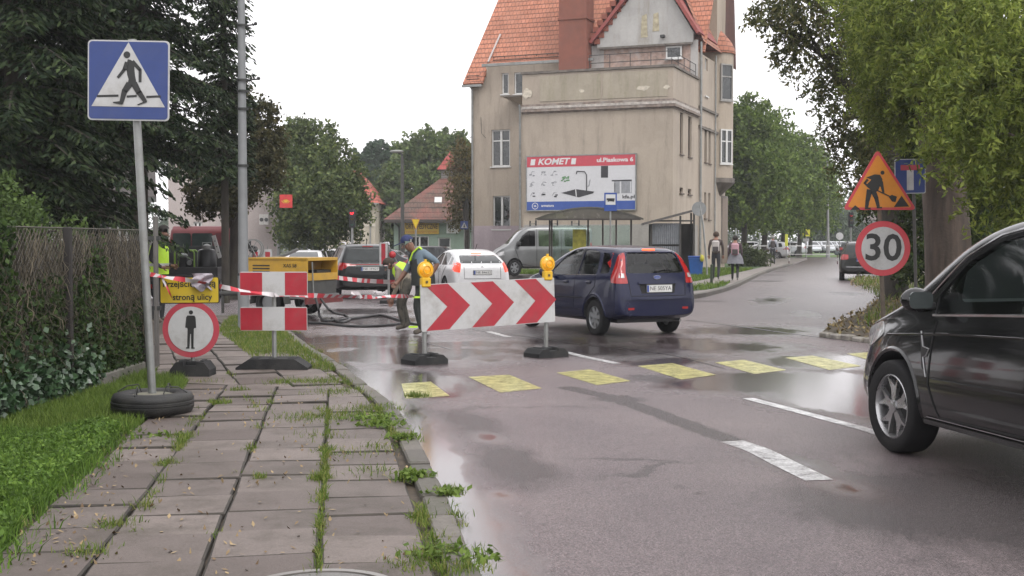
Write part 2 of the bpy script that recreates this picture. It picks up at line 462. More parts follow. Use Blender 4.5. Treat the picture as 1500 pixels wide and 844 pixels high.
# painted markings
def paint_mat(name, col, wear):
    m, nt, b = new_mat(name)
    n = noise_node(nt, 7, 8, .75); fn = noise_node(nt, 60, 3, .7)
    s = math_n(nt, 'ADD', n.outputs[0], math_n(nt, 'MULTIPLY', fn.outputs[0], .5))
    f = ramp(nt, s, [(wear - .14, (.12,) * 3), (wear + .30, (1,) * 3)]).outputs[0]
    o = nt.nodes.get('Material Output'); t = N(nt, 'ShaderNodeBsdfTransparent'); mx = N(nt, 'ShaderNodeMixShader')
    cr = ramp(nt, n.outputs[0], [(.3, sc3(col, .75)), (.7, sc3(col, 1.1))])
    lk(nt, cr.outputs[0], b.inputs['Base Color']); b.inputs['Roughness'].default_value = .28
    lk(nt, f, mx.inputs[0]); lk(nt, t.outputs[0], mx.inputs[1]); lk(nt, b.outputs[0], mx.inputs[2]); lk(nt, mx.outputs[0], o.inputs[0])
    return m
YP = paint_mat('yellow_paint', (.50, .47, .17), .60); WP = paint_mat('white_paint', (.60, .60, .60), .58)
mb = MB()
cw = [[(588, 562), (631, 559), (659, 580), (594, 584)], [(686, 552), (746, 549), (794, 569), (733, 575)], [(815, 546), (864, 541), (924, 558), (874, 564)],
      [(934, 536), (985, 532), (1049, 549), (998, 556)], [(1047, 531), (1090, 527), (1152, 542), (1105, 548)], [(1150, 524), (1190, 521), (1262, 536), (1215, 542)], [(1240, 518), (1275, 516), (1340, 530), (1300, 535)]]
for i, qd in enumerate(cw):
    P = [gr(x, y, .004) for x, y in qd]; vs = []; fs = []
    n = 6
    for a in range(n + 1):
        for c in range(n + 1):
            u, v = a / n, c / n
            vs.append(P[0].lerp(P[1], u).lerp(P[3].lerp(P[2], u), v))
    for a in range(n):
        for c in range(n): fs.append((a * (n + 1) + c, a * (n + 1) + c + 1, (a + 1) * (n + 1) + c + 1, (a + 1) * (n + 1) + c))
    mb.add(vs, fs, YP)
tag(mb.build('crosswalk_marking'), kind='structure')
def strip(mb, pts, wd, z, mat):
    vs = []; fs = []
    for i, p in enumerate(pts):
        a = pts[max(0, i - 1)]; c = pts[min(len(pts) - 1, i + 1)]; d = Vector((c[0] - a[0], c[1] - a[1], 0)).normalized(); nrm = Vector((-d.y, d.x, 0)) * wd / 2
        vs += [Vector((p[0], p[1], z)) + nrm, Vector((p[0], p[1], z)) - nrm]
    for i in range(len(pts) - 1): fs.append((2 * i, 2 * i + 1, 2 * i + 3, 2 * i + 2))
    mb.add(vs, fs, mat)
mb = MB()
strip(mb, [gr(*p) for p in [(1300, 640), (1270, 630), (1180, 606), (1096, 584)]], .12, .004, WP)
strip(mb, [gr(*p) for p in [(905, 533), (860, 524), (828, 516)]], .12, .004, WP)
strip(mb, [gr(*p) for p in [(745, 494), (730, 490), (715, 486)]], .12, .004, WP)
strip(mb, cat([gr(*p) for p in [(1072, 647), (1110, 660), (1150, 680), (1200, 704)]], 4), .19, .004, paint_mat('wet_white_paint', (.62, .62, .62), .66))
tag(mb.build('road_line_marking'), kind='structure')
# tar joint lines
mb = MB(); TAR = M('tar', (.03, .025, .025), .3, var=.4)
strip(mb, cat([gr(*p) for p in [(1003, 469), (1080, 478), (1160, 489), (1225, 497), (1300, 506)]], 6), .07, .003, TAR)
strip(mb, cat([gr(*p) for p in [(660, 470), (700, 484), (760, 492), (880, 508), (980, 520), (1060, 540)]], 6), .03, .0032, TAR)
strip(mb, cat([gr(*p) for p in [(450, 505), (520, 500), (600, 498), (660, 512)]], 6), .02, .0034, TAR)
tag(mb.build('asphalt_joint'), kind='structure')

# ---- left pavement
DIRT = M('wet_soil', (.085, .064, .045), .85, scale=9, var=.5, bump=.6, bscale=25)
PZ = .08
def poly_sheet(mb, poly, z, mat): mb.add([(p[0], p[1], z) for p in poly], ngon_tri(poly), mat)
mb = MB()
base = [(p.x - .02, p.y) for p in KBs] + [(-20, 23), (-20, -6), (-3, -6)]
poly_sheet(mb, base, .045, DIRT)
tag(mb.build('soil'), kind='structure')
SLAB = island_mat('concrete_slab', (.088, .068, .060), (.165, .135, .120), .62, 70, .5, 110, dirt=(.045, .036, .025), mid=(.122, .099, .088), dscale=2.6, damt=.75)
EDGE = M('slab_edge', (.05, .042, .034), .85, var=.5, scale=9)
mb = MB()
def kerb_x(y, off=0.):
    for a, b in zip(KBs[:-1], KBs[1:]):
        if (a.y - y) * (b.y - y) <= 0 and abs(a.y - b.y) > 1e-6: return a.x + (b.x - a.x) * (y - a.y) / (b.y - a.y) - off
    return -30
def clip(poly, p, n):
    out = []
    for i in range(len(poly)):
        a, b = poly[i], poly[(i + 1) % len(poly)]; da = (a - p).dot(n); db = (b - p).dot(n)
        if da >= 0: out.append(a)
        if da * db < 0: out.append(a.lerp(b, da / (da - db)))
    return out
def slab(poly):
    if len(poly) < 3: return
    c = sum(poly, Vector((0, 0, 0))) / len(poly)
    ar = sum(poly[i].cross(poly[(i + 1) % len(poly)]).z for i in range(len(poly))) / 2
    if abs(ar) < .03: return
    tx, ty = random.gauss(0, .012), random.gauss(0, .014); dz = random.gauss(0, .005)
    g, bv = .004, .011
    ins = [p + (c - p).normalized() * g * 1.4 for p in poly]; ins2 = [p + (c - p).normalized() * (g + bv) * 1.4 for p in poly]
    def zz(p): return PZ + dz + (p.x - c.x) * tx + (p.y - c.y) * ty
    n = len(poly)
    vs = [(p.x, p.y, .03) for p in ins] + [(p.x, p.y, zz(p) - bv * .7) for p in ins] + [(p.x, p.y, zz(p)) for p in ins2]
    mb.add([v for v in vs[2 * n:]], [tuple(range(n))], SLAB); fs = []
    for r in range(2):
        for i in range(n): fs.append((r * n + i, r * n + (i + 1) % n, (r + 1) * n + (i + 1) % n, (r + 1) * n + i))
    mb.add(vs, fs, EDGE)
JOINT = []      # grassy joint segments (a, b, density)
def region(org, slope, cols, y0, y1, wd, dp, xmin, clipl):
    d = Vector((slope, 1, 0)).normalized(); nx_ = Vector((d.y, -d.x, 0))
    for ci in range(cols[0], cols[1]):
        off = random.uniform(-.24, .24)
        for ri in range(int(y0), int(y1)):
            o = org + nx_ * ci * (wd + .002) + d * (ri * dp + off)
            j = [Vector((random.gauss(0, .005), random.gauss(0, .005), 0)) for _ in range(4)]
            poly = [o + j[0], o + nx_ * wd + j[1], o + nx_ * wd + d * dp + j[2], o + d * dp + j[3]]
            cy = o.y + dp / 2
            for pn, nn in clipl: poly = clip(poly, pn, nn) if poly else poly
            if not poly: continue
            yy = sum(p.y for p in poly) / len(poly)
            k0 = Vector((kerb_x(yy - .2, .2), yy - .2, 0)); k1 = Vector((kerb_x(yy + .2, .2), yy + .2, 0)); kd = (k1 - k0).normalized()
            poly = clip(poly, k0, Vector((-kd.y, kd.x, 0)))
            if poly: slab(poly)
        a = org + nx_ * (ci * (wd + .002) - .009)
        JOINT.append((a + d * y0 * dp, a + d * y1 * dp))

S0 = gr(465, 844, PZ); S0.z = 0
cut = Vector((0, 11.6, 0)); cn = Vector((.22, 1, 0)).normalized()
left_edge = gr(20, 790, PZ); le2 = gr(205, 622, PZ); ld = (le2 - left_edge).normalized(); ln = Vector((ld.y, -ld.x, 0))
region(S0, -.142, (-4, 3), -4, 16, .5, .49, 0, [(cut, -cn), (Vector((left_edge.x, left_edge.y, 0)), ln)])
S1 = Vector((-2.0, 11.6, 0))
region(S1, -.315, (-4, 4), -3, 26, .5, .49, 0, [(cut, cn), (Vector((-3.6, 11, 0)), Vector((1, .23, 0)).normalized())])
tag(mb.build('pavement'), kind='structure')
# kerb stones
mb = MB(); KM = island_mat('kerb_stone', (.08, .072, .062), (.14, .125, .108), .7, 30, .5, 60, dirt=(.05, .055, .03))
acc = [0.0]
for a, b in zip(KBs[:-1], KBs[1:]): acc.append(acc[-1] + (b - a).length)
def kpt(s):
    for i in range(len(acc) - 1):
        if acc[i + 1] >= s: return KBs[i].lerp(KBs[i + 1], (s - acc[i]) / max(1e-6, acc[i + 1] - acc[i]))
    return KBs[-1]
s = 0
while s < acc[-1] - 1:
    a, b = kpt(s + .012), kpt(s + .98 * .5); d = (b - a).normalized(); n_ = Vector((-d.y, d.x, 0))
    jz = random.gauss(0, .006); c = (a + b) / 2 + n_ * .075
    mb.box((c.x, c.y, (.085 + jz) / 2 - .03), ((b - a).length, .14, .085 + jz + .06), KM, math.atan2(d.y, d.x) + random.gauss(0, .012), .012)
    s += .5
tag(mb.build('kerb'), kind='structure')
# manhole at the bottom edge
mc = gr(468, 872, PZ)
t = thing('manhole_cover', 'round steel manhole cover set in the slabs at the bottom edge of the photo', 'manhole cover', (mc.x, mc.y, PZ + .008))
mb = MB(); mb.lathe([(.30, -.03), (.30, .012), (.335, .012), (.335, -.03)], M('iron_rim', (.3, .28, .26), .4, .6), 48, closed=True); mb.build('frame', None, t)
mb = MB(); mb.lathe([(.295, -.02), (.295, .006), (.28, .009), (0.001, .009)], M('iron_lid', (.2, .19, .18), .45, .4, bump=.8, bscale=40), 48); mb.build('cover', None, t)

# ---- grass helper
def blades(name, pos, h, wd, mat, lean=.5, kind='stuff', z=None, leafy=0., matleaf=None):
    n = len(pos); pos = np.asarray(pos, float)
    a = rng.uniform(0, 2 * np.pi, n); hh = h * rng.uniform(.45, 1.25, n); ww = wd * rng.uniform(.6, 1.3, n)
    dx, dy = np.cos(a), np.sin(a); la = rng.uniform(0, 2 * np.pi, n); lm = lean * hh * rng.uniform(.1, 1.2, n)
    lx, ly = np.cos(la) * lm, np.sin(la) * lm
    zc = np.sqrt(np.maximum(hh ** 2 - lm ** 2 * .8, (hh * .25) ** 2))
    V = np.zeros((n, 5, 3))
    V[:, 0] = pos - np.stack([dx * ww, dy * ww, 0 * a], 1) / 2
    V[:, 1] = pos + np.stack([dx * ww, dy * ww, 0 * a], 1) / 2
    mid = pos + np.stack([lx * .35, ly * .35, zc * .6], 1)
    V[:, 2] = mid + np.stack([dx * ww, dy * ww, 0 * a], 1) * .4
    V[:, 3] = mid - np.stack([dx * ww, dy * ww, 0 * a], 1) * .4
    V[:, 4] = pos + np.stack([lx, ly, zc], 1)
    i = np.arange(n)[:, None] * 5
    T = np.concatenate([i + np.array([[0, 1, 2]]), i + np.array([[0, 2, 3]]), i + np.array([[3, 2, 4]])])
    return V.reshape(-1, 3), T
def stuff_blades(name, pos, h, wd, mat, lean=.5):
    V, T = blades(name, pos, h, wd, mat, lean)
    o = link(name, np_mesh(name, V, T, [mat])); tag(o, kind='stuff'); return o
def leaves_np(cen, L, Wd, nrm_bias=(0, 0, 1), nb=.6, droop=0.):
    """diamond leaves: returns verts, quads"""
    n = len(cen); d = rng.normal(size=(n, 3)); d[:, 2] -= droop; d /= np.linalg.norm(d, axis=1)[:, None]
    nr = rng.normal(size=(n, 3)) * (1 - nb) + np.array(nrm_bias) * nb
    s = np.cross(d, nr); s /= np.linalg.norm(s, axis=1)[:, None] + 1e-9
    l = (L * rng.uniform(.6, 1.3, n))[:, None]; w_ = (Wd * rng.uniform(.7, 1.2, n))[:, None]
    V = np.stack([cen - d * l * .5, cen + s * w_ * .5 + d * l * .05, cen + d * l * .5, cen - s * w_ * .5 + d * l * .05], 1)
    return V.reshape(-1, 3), np.arange(4 * n).reshape(n, 4)
G_LUSH = island_mat('lush_grass', (.055, .10, .018), (.17, .27, .05), .6, 3, 0, mid=(.095, .175, .03), transl=.4, spec=.2)
G_DRY = island_mat('thin_grass', (.07, .12, .018), (.24, .24, .075), .6, 3, 0, mid=(.12, .18, .032), transl=.35, spec=.2)
G_LAWN = island_mat('lawn_grass', (.07, .12, .02), (.17, .24, .05), .6, 2, 0, transl=.4, spec=.2)
def scatter_poly(poly, n, z=0.):
    xs_ = [p[0] for p in poly]; ys_ = [p[1] for p in poly]
    P = np.stack([rng.uniform(min(xs_), max(xs_), n), rng.uniform(min(ys_), max(ys_), n)], 1)
    ins = np.zeros(n, bool); j = len(poly) - 1
    for i in range(len(poly)):
        xi, yi, xj, yj = poly[i][0], poly[i][1], poly[j][0], poly[j][1]
        c = ((yi > P[:, 1]) != (yj > P[:, 1])) & (P[:, 0] < (xj - xi) * (P[:, 1] - yi) / (yj - yi + 1e-12) + xi)
        ins ^= c; j = i
    P = P[ins]; return np.concatenate([P, np.full((len(P), 1), z)], 1)
FX0, FX1 = Vector((-4.30, 4.0, 0)), Vector((-4.10, 14.0, 0))     # fence line
def fx(y): return FX0.x + (FX1.x - FX0.x) * (y - FX0.y) / (FX1.y - FX0.y)
def gp(x, y, z=PZ): p = gr(x, y, z); return (p.x, p.y)
near = [gp(-60, 844), gp(-5, 812), gp(45, 750), gp(100, 702), gp(155, 660), gp(175, 632), gp(150, 622), gp(60, 640), (fx(9.3) + .1, 9.3), (fx(4) + .1, 4.0), (-3.0, 4.6)]
def npn(P, s, seed=0): return np.array([noise.noise(Vector((p[0] * s + seed, p[1] * s, seed))) for p in P])
pos = scatter_poly(near, 90000, .05)
pos = pos[npn(pos, 1.3) + rng.uniform(-.25, .6, len(pos)) > -.1]
stuff_blades('lush_verge_grass', np.concatenate([pos, pos[::7] + np.array([.10, 0, 0]), pos[::16] + np.array([.2, 0, 0])]), .11, .009, G_LUSH, .8)
cl = scatter_poly(near, 75000, .0); cl[:, 2] = .06 + rng.uniform(0, .09, len(cl)) * (1 + .5 * npn(cl, .9, 3))
V, Q = leaves_np(cl, .034, .022, nb=.65)
tag(link('clover_leaves', np_mesh('clover_leaves', V, Q, [G_LUSH])), kind='stuff')
back = [gp(60, 640), gp(190, 628), gp(255, 585), gp(275, 560), gp(262, 548), gp(222, 552), (fx(13.8) + .1, 13.8), (fx(9) + .1, 9.0)]
pos = scatter_poly(back, 50000, .05); pos = pos[npn(pos, 1.6) + rng.uniform(-.5, .5, len(pos)) > -.22]
stuff_blades('fence_foot_grass', pos, .10, .008, G_LAWN, .8)
kg = [(p.x - .12, p.y) for p in KBs if 13.6 < p.y < 23.5]
strip_p = kg + [gp(330, 470), gp(318, 486), gp(352, 510), gp(372, 528), gp(455, 541), gp(480, 545)]
pos = scatter_poly(strip_p, 70000, .06); pos = pos[npn(pos, 1.2) + rng.uniform(-.5, .5, len(pos)) > -.25]
stuff_blades('kerbside_grass', pos, .09, .009, G_DRY, .8)
# tufts in the joints and along the kerb
T = []
def tuft(x, y, n, r, z=.07):
    for _ in range(n): T.append((x + random.gauss(0, r), y + random.gauss(0, r), z))
def line_tufts(a, b, dens, r=.025, thr=0.05):
    L = (b - a).length; k = int(L * dens)
    for i in range(k):
        p = a.lerp(b, random.random())
        if p.y < 23 and (p.x > kerb_x(p.y, -.1) or p.x < -3.9): continue
        v = noise.noise(Vector((p.x * 2.1, p.y * 2.1, 1.7)))
        if v > thr: tuft(p.x, p.y, int(10 + 30 * v), r)
for a, b in JOINT: line_tufts(a, b, 4)
g3a, g3b = gr(465, 844, PZ), gr(482, 600, PZ); line_tufts(g3a, g3b, 20, .012, -.2)
g2a, g2b = gr(195, 780, PZ), gr(285, 610, PZ); line_tufts(g2a, g2b, 15, .025, -.15)
for px, py, n, r in [(645, 812, 450, .07), (610, 830, 250, .07), (655, 722, 420, .04), (603, 700, 350, .05), (590, 640, 260, .05), (540, 600, 700, .12), (500, 610, 500, .16), (450, 612, 400, .14), (560, 620, 250, .06), (470, 700, 260, .03), (478, 660, 160, .03), (420, 560, 400, .12), (470, 560, 600, .16), (500, 575, 500, .14),
                     (320, 590, 300, .05), (350, 572, 160, .05), (265, 640, 220, .05), (245, 680, 200, .04), (300, 560, 120, .1), (640, 790, 120, .05), (615, 760, 120, .04), (470, 640, 150, .1), (165, 770, 160, .05), (130, 810, 160, .06), (610, 580, 320, .05), (380, 700, 60, .02), (555, 656, 200, .08), (545, 690, 80, .1), (500, 665, 120, .12), (680, 835, 200, .05)]:
    p = gr(px, py, PZ); tuft(p.x, p.y, n, r)
for a, b in zip(KBs[3:60], KBs[4:61]):
    n_ = (b - a).normalized(); o_ = Vector((-n_.y, n_.x, 0)) * .17
    line_tufts(a + o_, b + o_, 14, .02, -.05); line_tufts(a, b, 5, .03, .12)
stuff_blades('joint_grass', T, .055, .006, G_DRY, 1.0)
# small broad leaved weeds on the kerb
cl = []
for px, py, r, n in [(655, 725, .05, 60), (605, 700, .05, 150), (560, 625, .1, 160), (545, 615, .12, 160), (590, 645, .06, 90), (700, 820, .06, 60), (640, 812, .08, 80), (220, 640, .1, 40)]:
    p = gr(px, py, PZ)
    for _ in range(n): cl.append((p.x + random.gauss(0, r), p.y + random.gauss(0, r), .09 + random.random() * .03))
V, Q = leaves_np(np.array(cl), .05, .03, nb=.8); tag(link('kerb_weeds', np_mesh('kerb_weeds', V, Q, [G_LAWN])), kind='stuff')
# litter: fallen leaves / grit
P_ = scatter_poly([gp(0, 844), gp(680, 844), gp(600, 650), gp(480, 560), gp(300, 560), gp(200, 640)], 900, PZ + .006)
P2 = np.concatenate([P_[npn(P_, 1.5) > -.1], scatter_poly([gp(10, 840), gp(30, 760), gp(100, 690), gp(170, 640), gp(260, 600), gp(180, 720), gp(110, 840)], 700, PZ + .006)])
V, Q = leaves_np(P2, .035, .018, nb=.97)
tag(link('leaf_litter', np_mesh('leaf_litter', V, Q, [island_mat('litter', (.10, .06, .03), (.32, .24, .13), .8, 5, 0)])), kind='stuff')

# ---- far right pavement, lawn, kerbs
def band(mb, poly, z0, z1, mat):   # raised slab
    n = len(poly); mb.add([(p[0], p[1], z0) for p in poly] + [(p[0], p[1], z1) for p in poly],
        [tuple(i + n for i in t_) for t_ in ngon_tri(poly)] + [(i, (i + 1) % n, n + (i + 1) % n, n + i) for i in range(n)], mat)
PAVE2 = M('old_pavement', (.25, .22, .20), .6, scale=1.5, var=.3, bump=.3, bscale=20, dirt=(.1, .09, .06), dirtamt=.7)
ka = [gr(600, 388), gr(670, 396), gr(740, 405), gr(870, 420), gr(985, 436), gr(1008, 438), gr(1040, 432), gr(1075, 421), gr(1110, 404), gr(1135, 395), gr(1160, 388)]
ka = cat(ka, 3)
mb = MB()
blk = [(p.x, p.y) for p in ka] + [(24, 100), (-20, 110), (-22, 80)]
band(mb, blk, -.4, .10, PAVE2)
tag(mb.build('far_pavement'), kind='structure')
mb = MB(); 
for a, b in zip(ka[:-1], ka[1:]):
    d = (b - a); n_ = Vector((-d.y, d.x, 0)).normalized(); c = (a + b) / 2 - n_ * .02
    mb.box((c.x, c.y, -.08), (d.length, .16, .39), KM, math.atan2(d.y, d.x), .01)
tag(mb.build('far_kerb'), kind='structure')
mb = MB(); LAWN = M('lawn_soil', (.05, .10, .02), .9, scale=2, var=.35, bump=.6, bscale=30)
l1 = [gp(640, 386, .1), gp(745, 401, .1), gp(800, 403, .1), gp(870, 411, .1), gp(1000, 415, .1), gp(1020, 412, .1), gp(1060, 404, .1), gp(1105, 394, .1), gp(1122, 390, .1), gp(1100, 386, .1), (14, 85), (-8, 95)]
poly_sheet(mb, l1, .106, LAWN)
l2 = [gp(1010, 427, .1), gp(1040, 424, .1), gp(1060, 420, .1), gp(1070, 414, .1), gp(1030, 418, .1), gp(1008, 421, .1)]
poly_sheet(mb, l2, .106, LAWN)
tag(mb.build('lawn'), kind='structure')
pos = scatter_poly(l1[:10], 120000, .1); pos = pos[(pos[:, 1] < 62)]
pos = np.concatenate([pos, scatter_poly(l2, 1500, .1)])
stuff_blades('lawn_grass', pos, .13, .04, G_LAWN, .7)
# ---- right verge with the signs
VP = [gr(1203, 493), gr(1250, 499), gr(1310, 507), gr(1420, 524), gr(1600, 552), Vector((16, 12, 0)), Vector((60, 10, 0)), Vector((60, 78, 0)), Vector((20.5, 77, 0)), gr(1318, 412), gr(1300, 430), gr(1262, 462), gr(1215, 482)]
VERGE = M('leafy_verge', (.075, .055, .035), .9, scale=6, var=.5, bump=.8, bscale=30, dirt=(.05, .06, .02), dirtamt=.8)
mb = MB(); band(mb, [(p.x, p.y) for p in VP], -.02, .06, VERGE)
cvx = Vector((16, 40))
VI = [Vector((p.x, p.y)) + (cvx - Vector((p.x, p.y))).normalized() * 1.6 for p in VP]
n = len(VP); mb.add([(p.x, p.y, .064) for p in VP] + [(p.x, p.y, .10) for p in VI], [(i, (i + 1) % n, n + (i + 1) % n, n + i) for i in range(n)] + [tuple(i + n for i in t_) for t_ in ngon_tri(VI)], VERGE)
tag(mb.build('verge'), kind='structure')
mb = MB(); kk = [gr(1203, 493), gr(1250, 499), gr(1310, 507), gr(1420, 524)]
for a, b in zip(kk[:-1], kk[1:]):
    for t_ in range(3):
        p0 = a.lerp(b, t_ / 3 + .01); p1 = a.lerp(b, (t_ + 1) / 3 - .01); d = p1 - p0; c = (p0 + p1) / 2
        mb.box((c.x, c.y - .03, random.uniform(-.01, .01)), (d.length * random.uniform(.8, 1), .16, .15), M('pale_kerb', (.27, .25, .22), .6, var=.4, scale=8, bump=.4, dirt=(.1, .08, .05), dirtamt=.8), math.atan2(d.y, d.x) + random.uniform(-.06, .06), .02)
tag(mb.build('verge_kerb'), kind='structure')
P_ = scatter_poly([(p.x, p.y) for p in VP[:3]] + [(9, 24), (11, 40), (14, 50)] + [(p.x, p.y) for p in VP[9:]], 26000, .0)
P_[:, 2] = .07 + rng.uniform(0, .12, len(P_)); V, Q = leaves_np(P_, .09, .05, nb=.93)
tag(link('verge_leaf_litter', np_mesh('verge_leaf_litter', V, Q, [island_mat('litter2', (.09, .06, .03), (.28, .2, .1), .8, 5, 0, mid=(.16, .13, .05))])), kind='stuff')
pos = scatter_poly([(5.6, 20), (8, 19.5), (12, 22), (16, 50), (12, 44), (8.5, 28)], 26000, .12)
pos = pos[npn(pos, .6) + rng.uniform(-.4, .4, len(pos)) > .05]
stuff_blades('verge_grass', pos, .22, .018, G_DRY, .8)
# pothole edges by the far kerb: broken strip
mb = MB()
for px, py, rx, ry in [(1118, 412, .9, .8), (1133, 403, .7, .7), (1020, 441, 1.0, .25), (1145, 398, .5, .5)]:
    c = gr(px, py, .004); mb.add([(c.x + rx * math.cos(a) * random.uniform(.6, 1.1), c.y + ry * math.sin(a) * random.uniform(.6, 1.1), .004) for a in [k * .45 for k in range(14)]], [tuple(range(14))], M('broken_edge', (.05, .04, .035), .5, var=.5))
tag(mb.build('broken_asphalt'), kind='structure')
# island and far green beyond the barrier
mb = MB(); poly_sheet(mb, [(13, 112), (70, 112), (75, 165), (13, 165)], .03, M('island_green', (.09, .16, .03), .9, scale=1, var=.3))
tag(mb.build('traffic_island'), kind='structure')
# left back: pavement across the side street
mb = MB(); band(mb, [(-60, 52), (-13, 50), (-5, 62), (-12, 110), (-90, 110), (-90, 52)], -.4, -.22, PAVE2)
tag(mb.build('back_pavement'), kind='structure')
# ================================================================ VEHICLES
RUB = M('tyre_rubber', (.013, .013, .014), .8, bump=.3, bscale=50, dirt=(.04, .036, .033), dirtamt=.4, spec=.3)
BLK = M('black_plastic', (.012, .012, .013), .55, dirt=(.04, .038, .035), dirtamt=.4)
GAP = M('panel_gap', (.005, .005, .005), .8)
ALLOY = M('alloy', (.55, .55, .56), .28, .85, var=.1, dirt=(.2, .18, .16), dirtamt=.4)
HUBC = M('hubcap_grey', (.30, .31, .32), .4, .4, dirt=(.1, .09, .08), dirtamt=.5)
CHR = M('chrome', (.7, .7, .72), .15, 1.0, var=.05)
GLS = glass_mat('car_glass', .5)
GLD = glass_mat('tinted_glass', .07, (.4, .42, .42))
REDL = M('red_lamp_lens', (.38, .015, .015), .15, coat=.6, var=.15, scale=20)
REDON = M('lit_brake_lamp', (.9, .10, .03), .3, emit=2.2, var=.1)
REDLO = M('lit_tail_lamp', (.75, .06, .03), .3, emit=.8, var=.2, scale=25)
CLRL = M('clear_lamp_lens', (.55, .55, .55), .12, .3, var=.3, scale=25)
ORL = M('amber_lamp', (.8, .3, .04), .2, emit=.5, var=.3, scale=20)
INT = M('car_interior', (.03, .03, .032), .8)
SEATM = M('seat_fabric', (.07, .07, .075), .9)
PLT = M('plate_white', (.72, .72, .70), .4, var=.08, dirt=(.4, .38, .35), dirtamt=.4)
PLB = M('plate_blue', (.02, .06, .3), .4)
PLK = M('plate_black', (.02, .02, .02), .5)
def paint(name, col, metal=.45, rough=.3):
    return M(name, col, rough, metal, var=.06, scale=2, coat=.65 if 'black' in name else .25, spec=.3, dirt=tuple(.6 * c + .03 for c in col), dirtamt=.35)
def pw(pts, x, smooth=True):
    if x <= pts[0][0]: return pts[0][1]
    for (a, va), (b, vb) in zip(pts[:-1], pts[1:]):
        if x <= b: return va + (vb - va) * (x - a) / (b - a)
    return pts[-1][1]
def hull_mesh(S, ins=0.0, rngy=None, zb=None, lvl=2):
    ys = [y for y in S['ys'] if rngy is None or rngy[0] < y < rngy[1]]
    if rngy: ys = [rngy[0]] + ys + [rngy[1]]
    rings = []
    for y in ys:
        Wd = pw(S['W'], y) - ins; top = pw(S['top'], y) - ins; belt = min(pw(S['belt'], y), top - .02 if not ins else top - .03)
        bot = pw(S['bot'], y) if zb is None else zb
        rw = pw(S['rw'], y) - ins
        g = max(0, min(1, (top - belt) / .42))
        railz = belt + (top - belt) * (.86 if g > .2 else .6); railw = (Wd * .93) * (1 - g) + rw * g
        sh = S.get('shoulder', .97)
        if zb is None:
            mid = bot + (belt - bot) * .5
            half = [(0, bot), (Wd * .75, bot), (Wd * .955, bot + .03), (Wd * 1.0, bot + .14), (Wd * 1.0, mid), (Wd * sh, belt - .06), (Wd * (sh - .035), belt),
                    ((Wd * (sh - .05)) * .5 + railw * .5, (belt + railz) / 2), (railw, railz), (railw * .9, top - (top - railz) * .28), (railw * .55, top - .006 * g), (0, top)]
        else:
            bot = min(bot, belt - .1)
            half = [(0, bot), (Wd * .75, bot), (Wd * .95, bot), (Wd * .97, bot + .05), (Wd * .98, (bot + belt) / 2), (Wd * sh, belt - .06), (Wd * (sh - .035), belt),
                    ((Wd * (sh - .05)) * .5 + railw * .5, (belt + railz) / 2), (railw, railz), (railw * .9, top - (top - railz) * .28), (railw * .55, top - .006 * g), (0, top)]
        ring = [(w_, y, z) for w_, z in half] + [(-w_, y, z) for w_, z in half[-2:0:-1]]
        rings.append(ring)
    n = len(rings[0]); vs = [v for r in rings for v in r]; fs = []
    for i in range(len(rings) - 1):
        for k in range(n): fs.append((i * n + k, i * n + (k + 1) % n, (i + 1) * n + (k + 1) % n, (i + 1) * n + k))
    for base, rev in ((0, True), ((len(rings) - 1) * n, False)):
        # quad strip cap left-right
        h = n // 2
        for k in range(h):
            a, b_ = base + k, base + k + 1; c, d = base + (n - k - 1) % n, base + (n - k) % n
            f = [a, b_, c, d] if k > 0 else [a, b_, c]
            f = list(dict.fromkeys(f))
            if k == h - 1: f = list(dict.fromkeys([a, b_, c, d]))
            if len(f) >= 3: fs.append(tuple(f if not rev else f[::-1]))
    me = bpy.data.meshes.new('body'); me.from_pydata(vs, [], fs)
    bm = bmesh.new(); bm.from_mesh(me); bmesh.ops.recalc_face_normals(bm, faces=bm.faces); bm.to_mesh(me); bm.free()
    o = link('tmp', me)
    md = o.modifiers.new('s', 'SUBSURF'); md.levels = lvl; md.render_levels = lvl
    return bake(o)
def bake(o):
    dg = bpy.context.evaluated_depsgraph_get(); dg.update()
    me = bpy.data.meshes.new_from_object(o.evaluated_get(dg))
    old = o.data; o.modifiers.clear(); o.data = me; return o
def boolean(o, cutter, op='DIFFERENCE'):
    md = o.modifiers.new('b', 'BOOLEAN'); md.object = cutter; md.operation = op; md.solver = 'EXACT'
    bake(o); bpy.data.objects.remove(cutter); return o
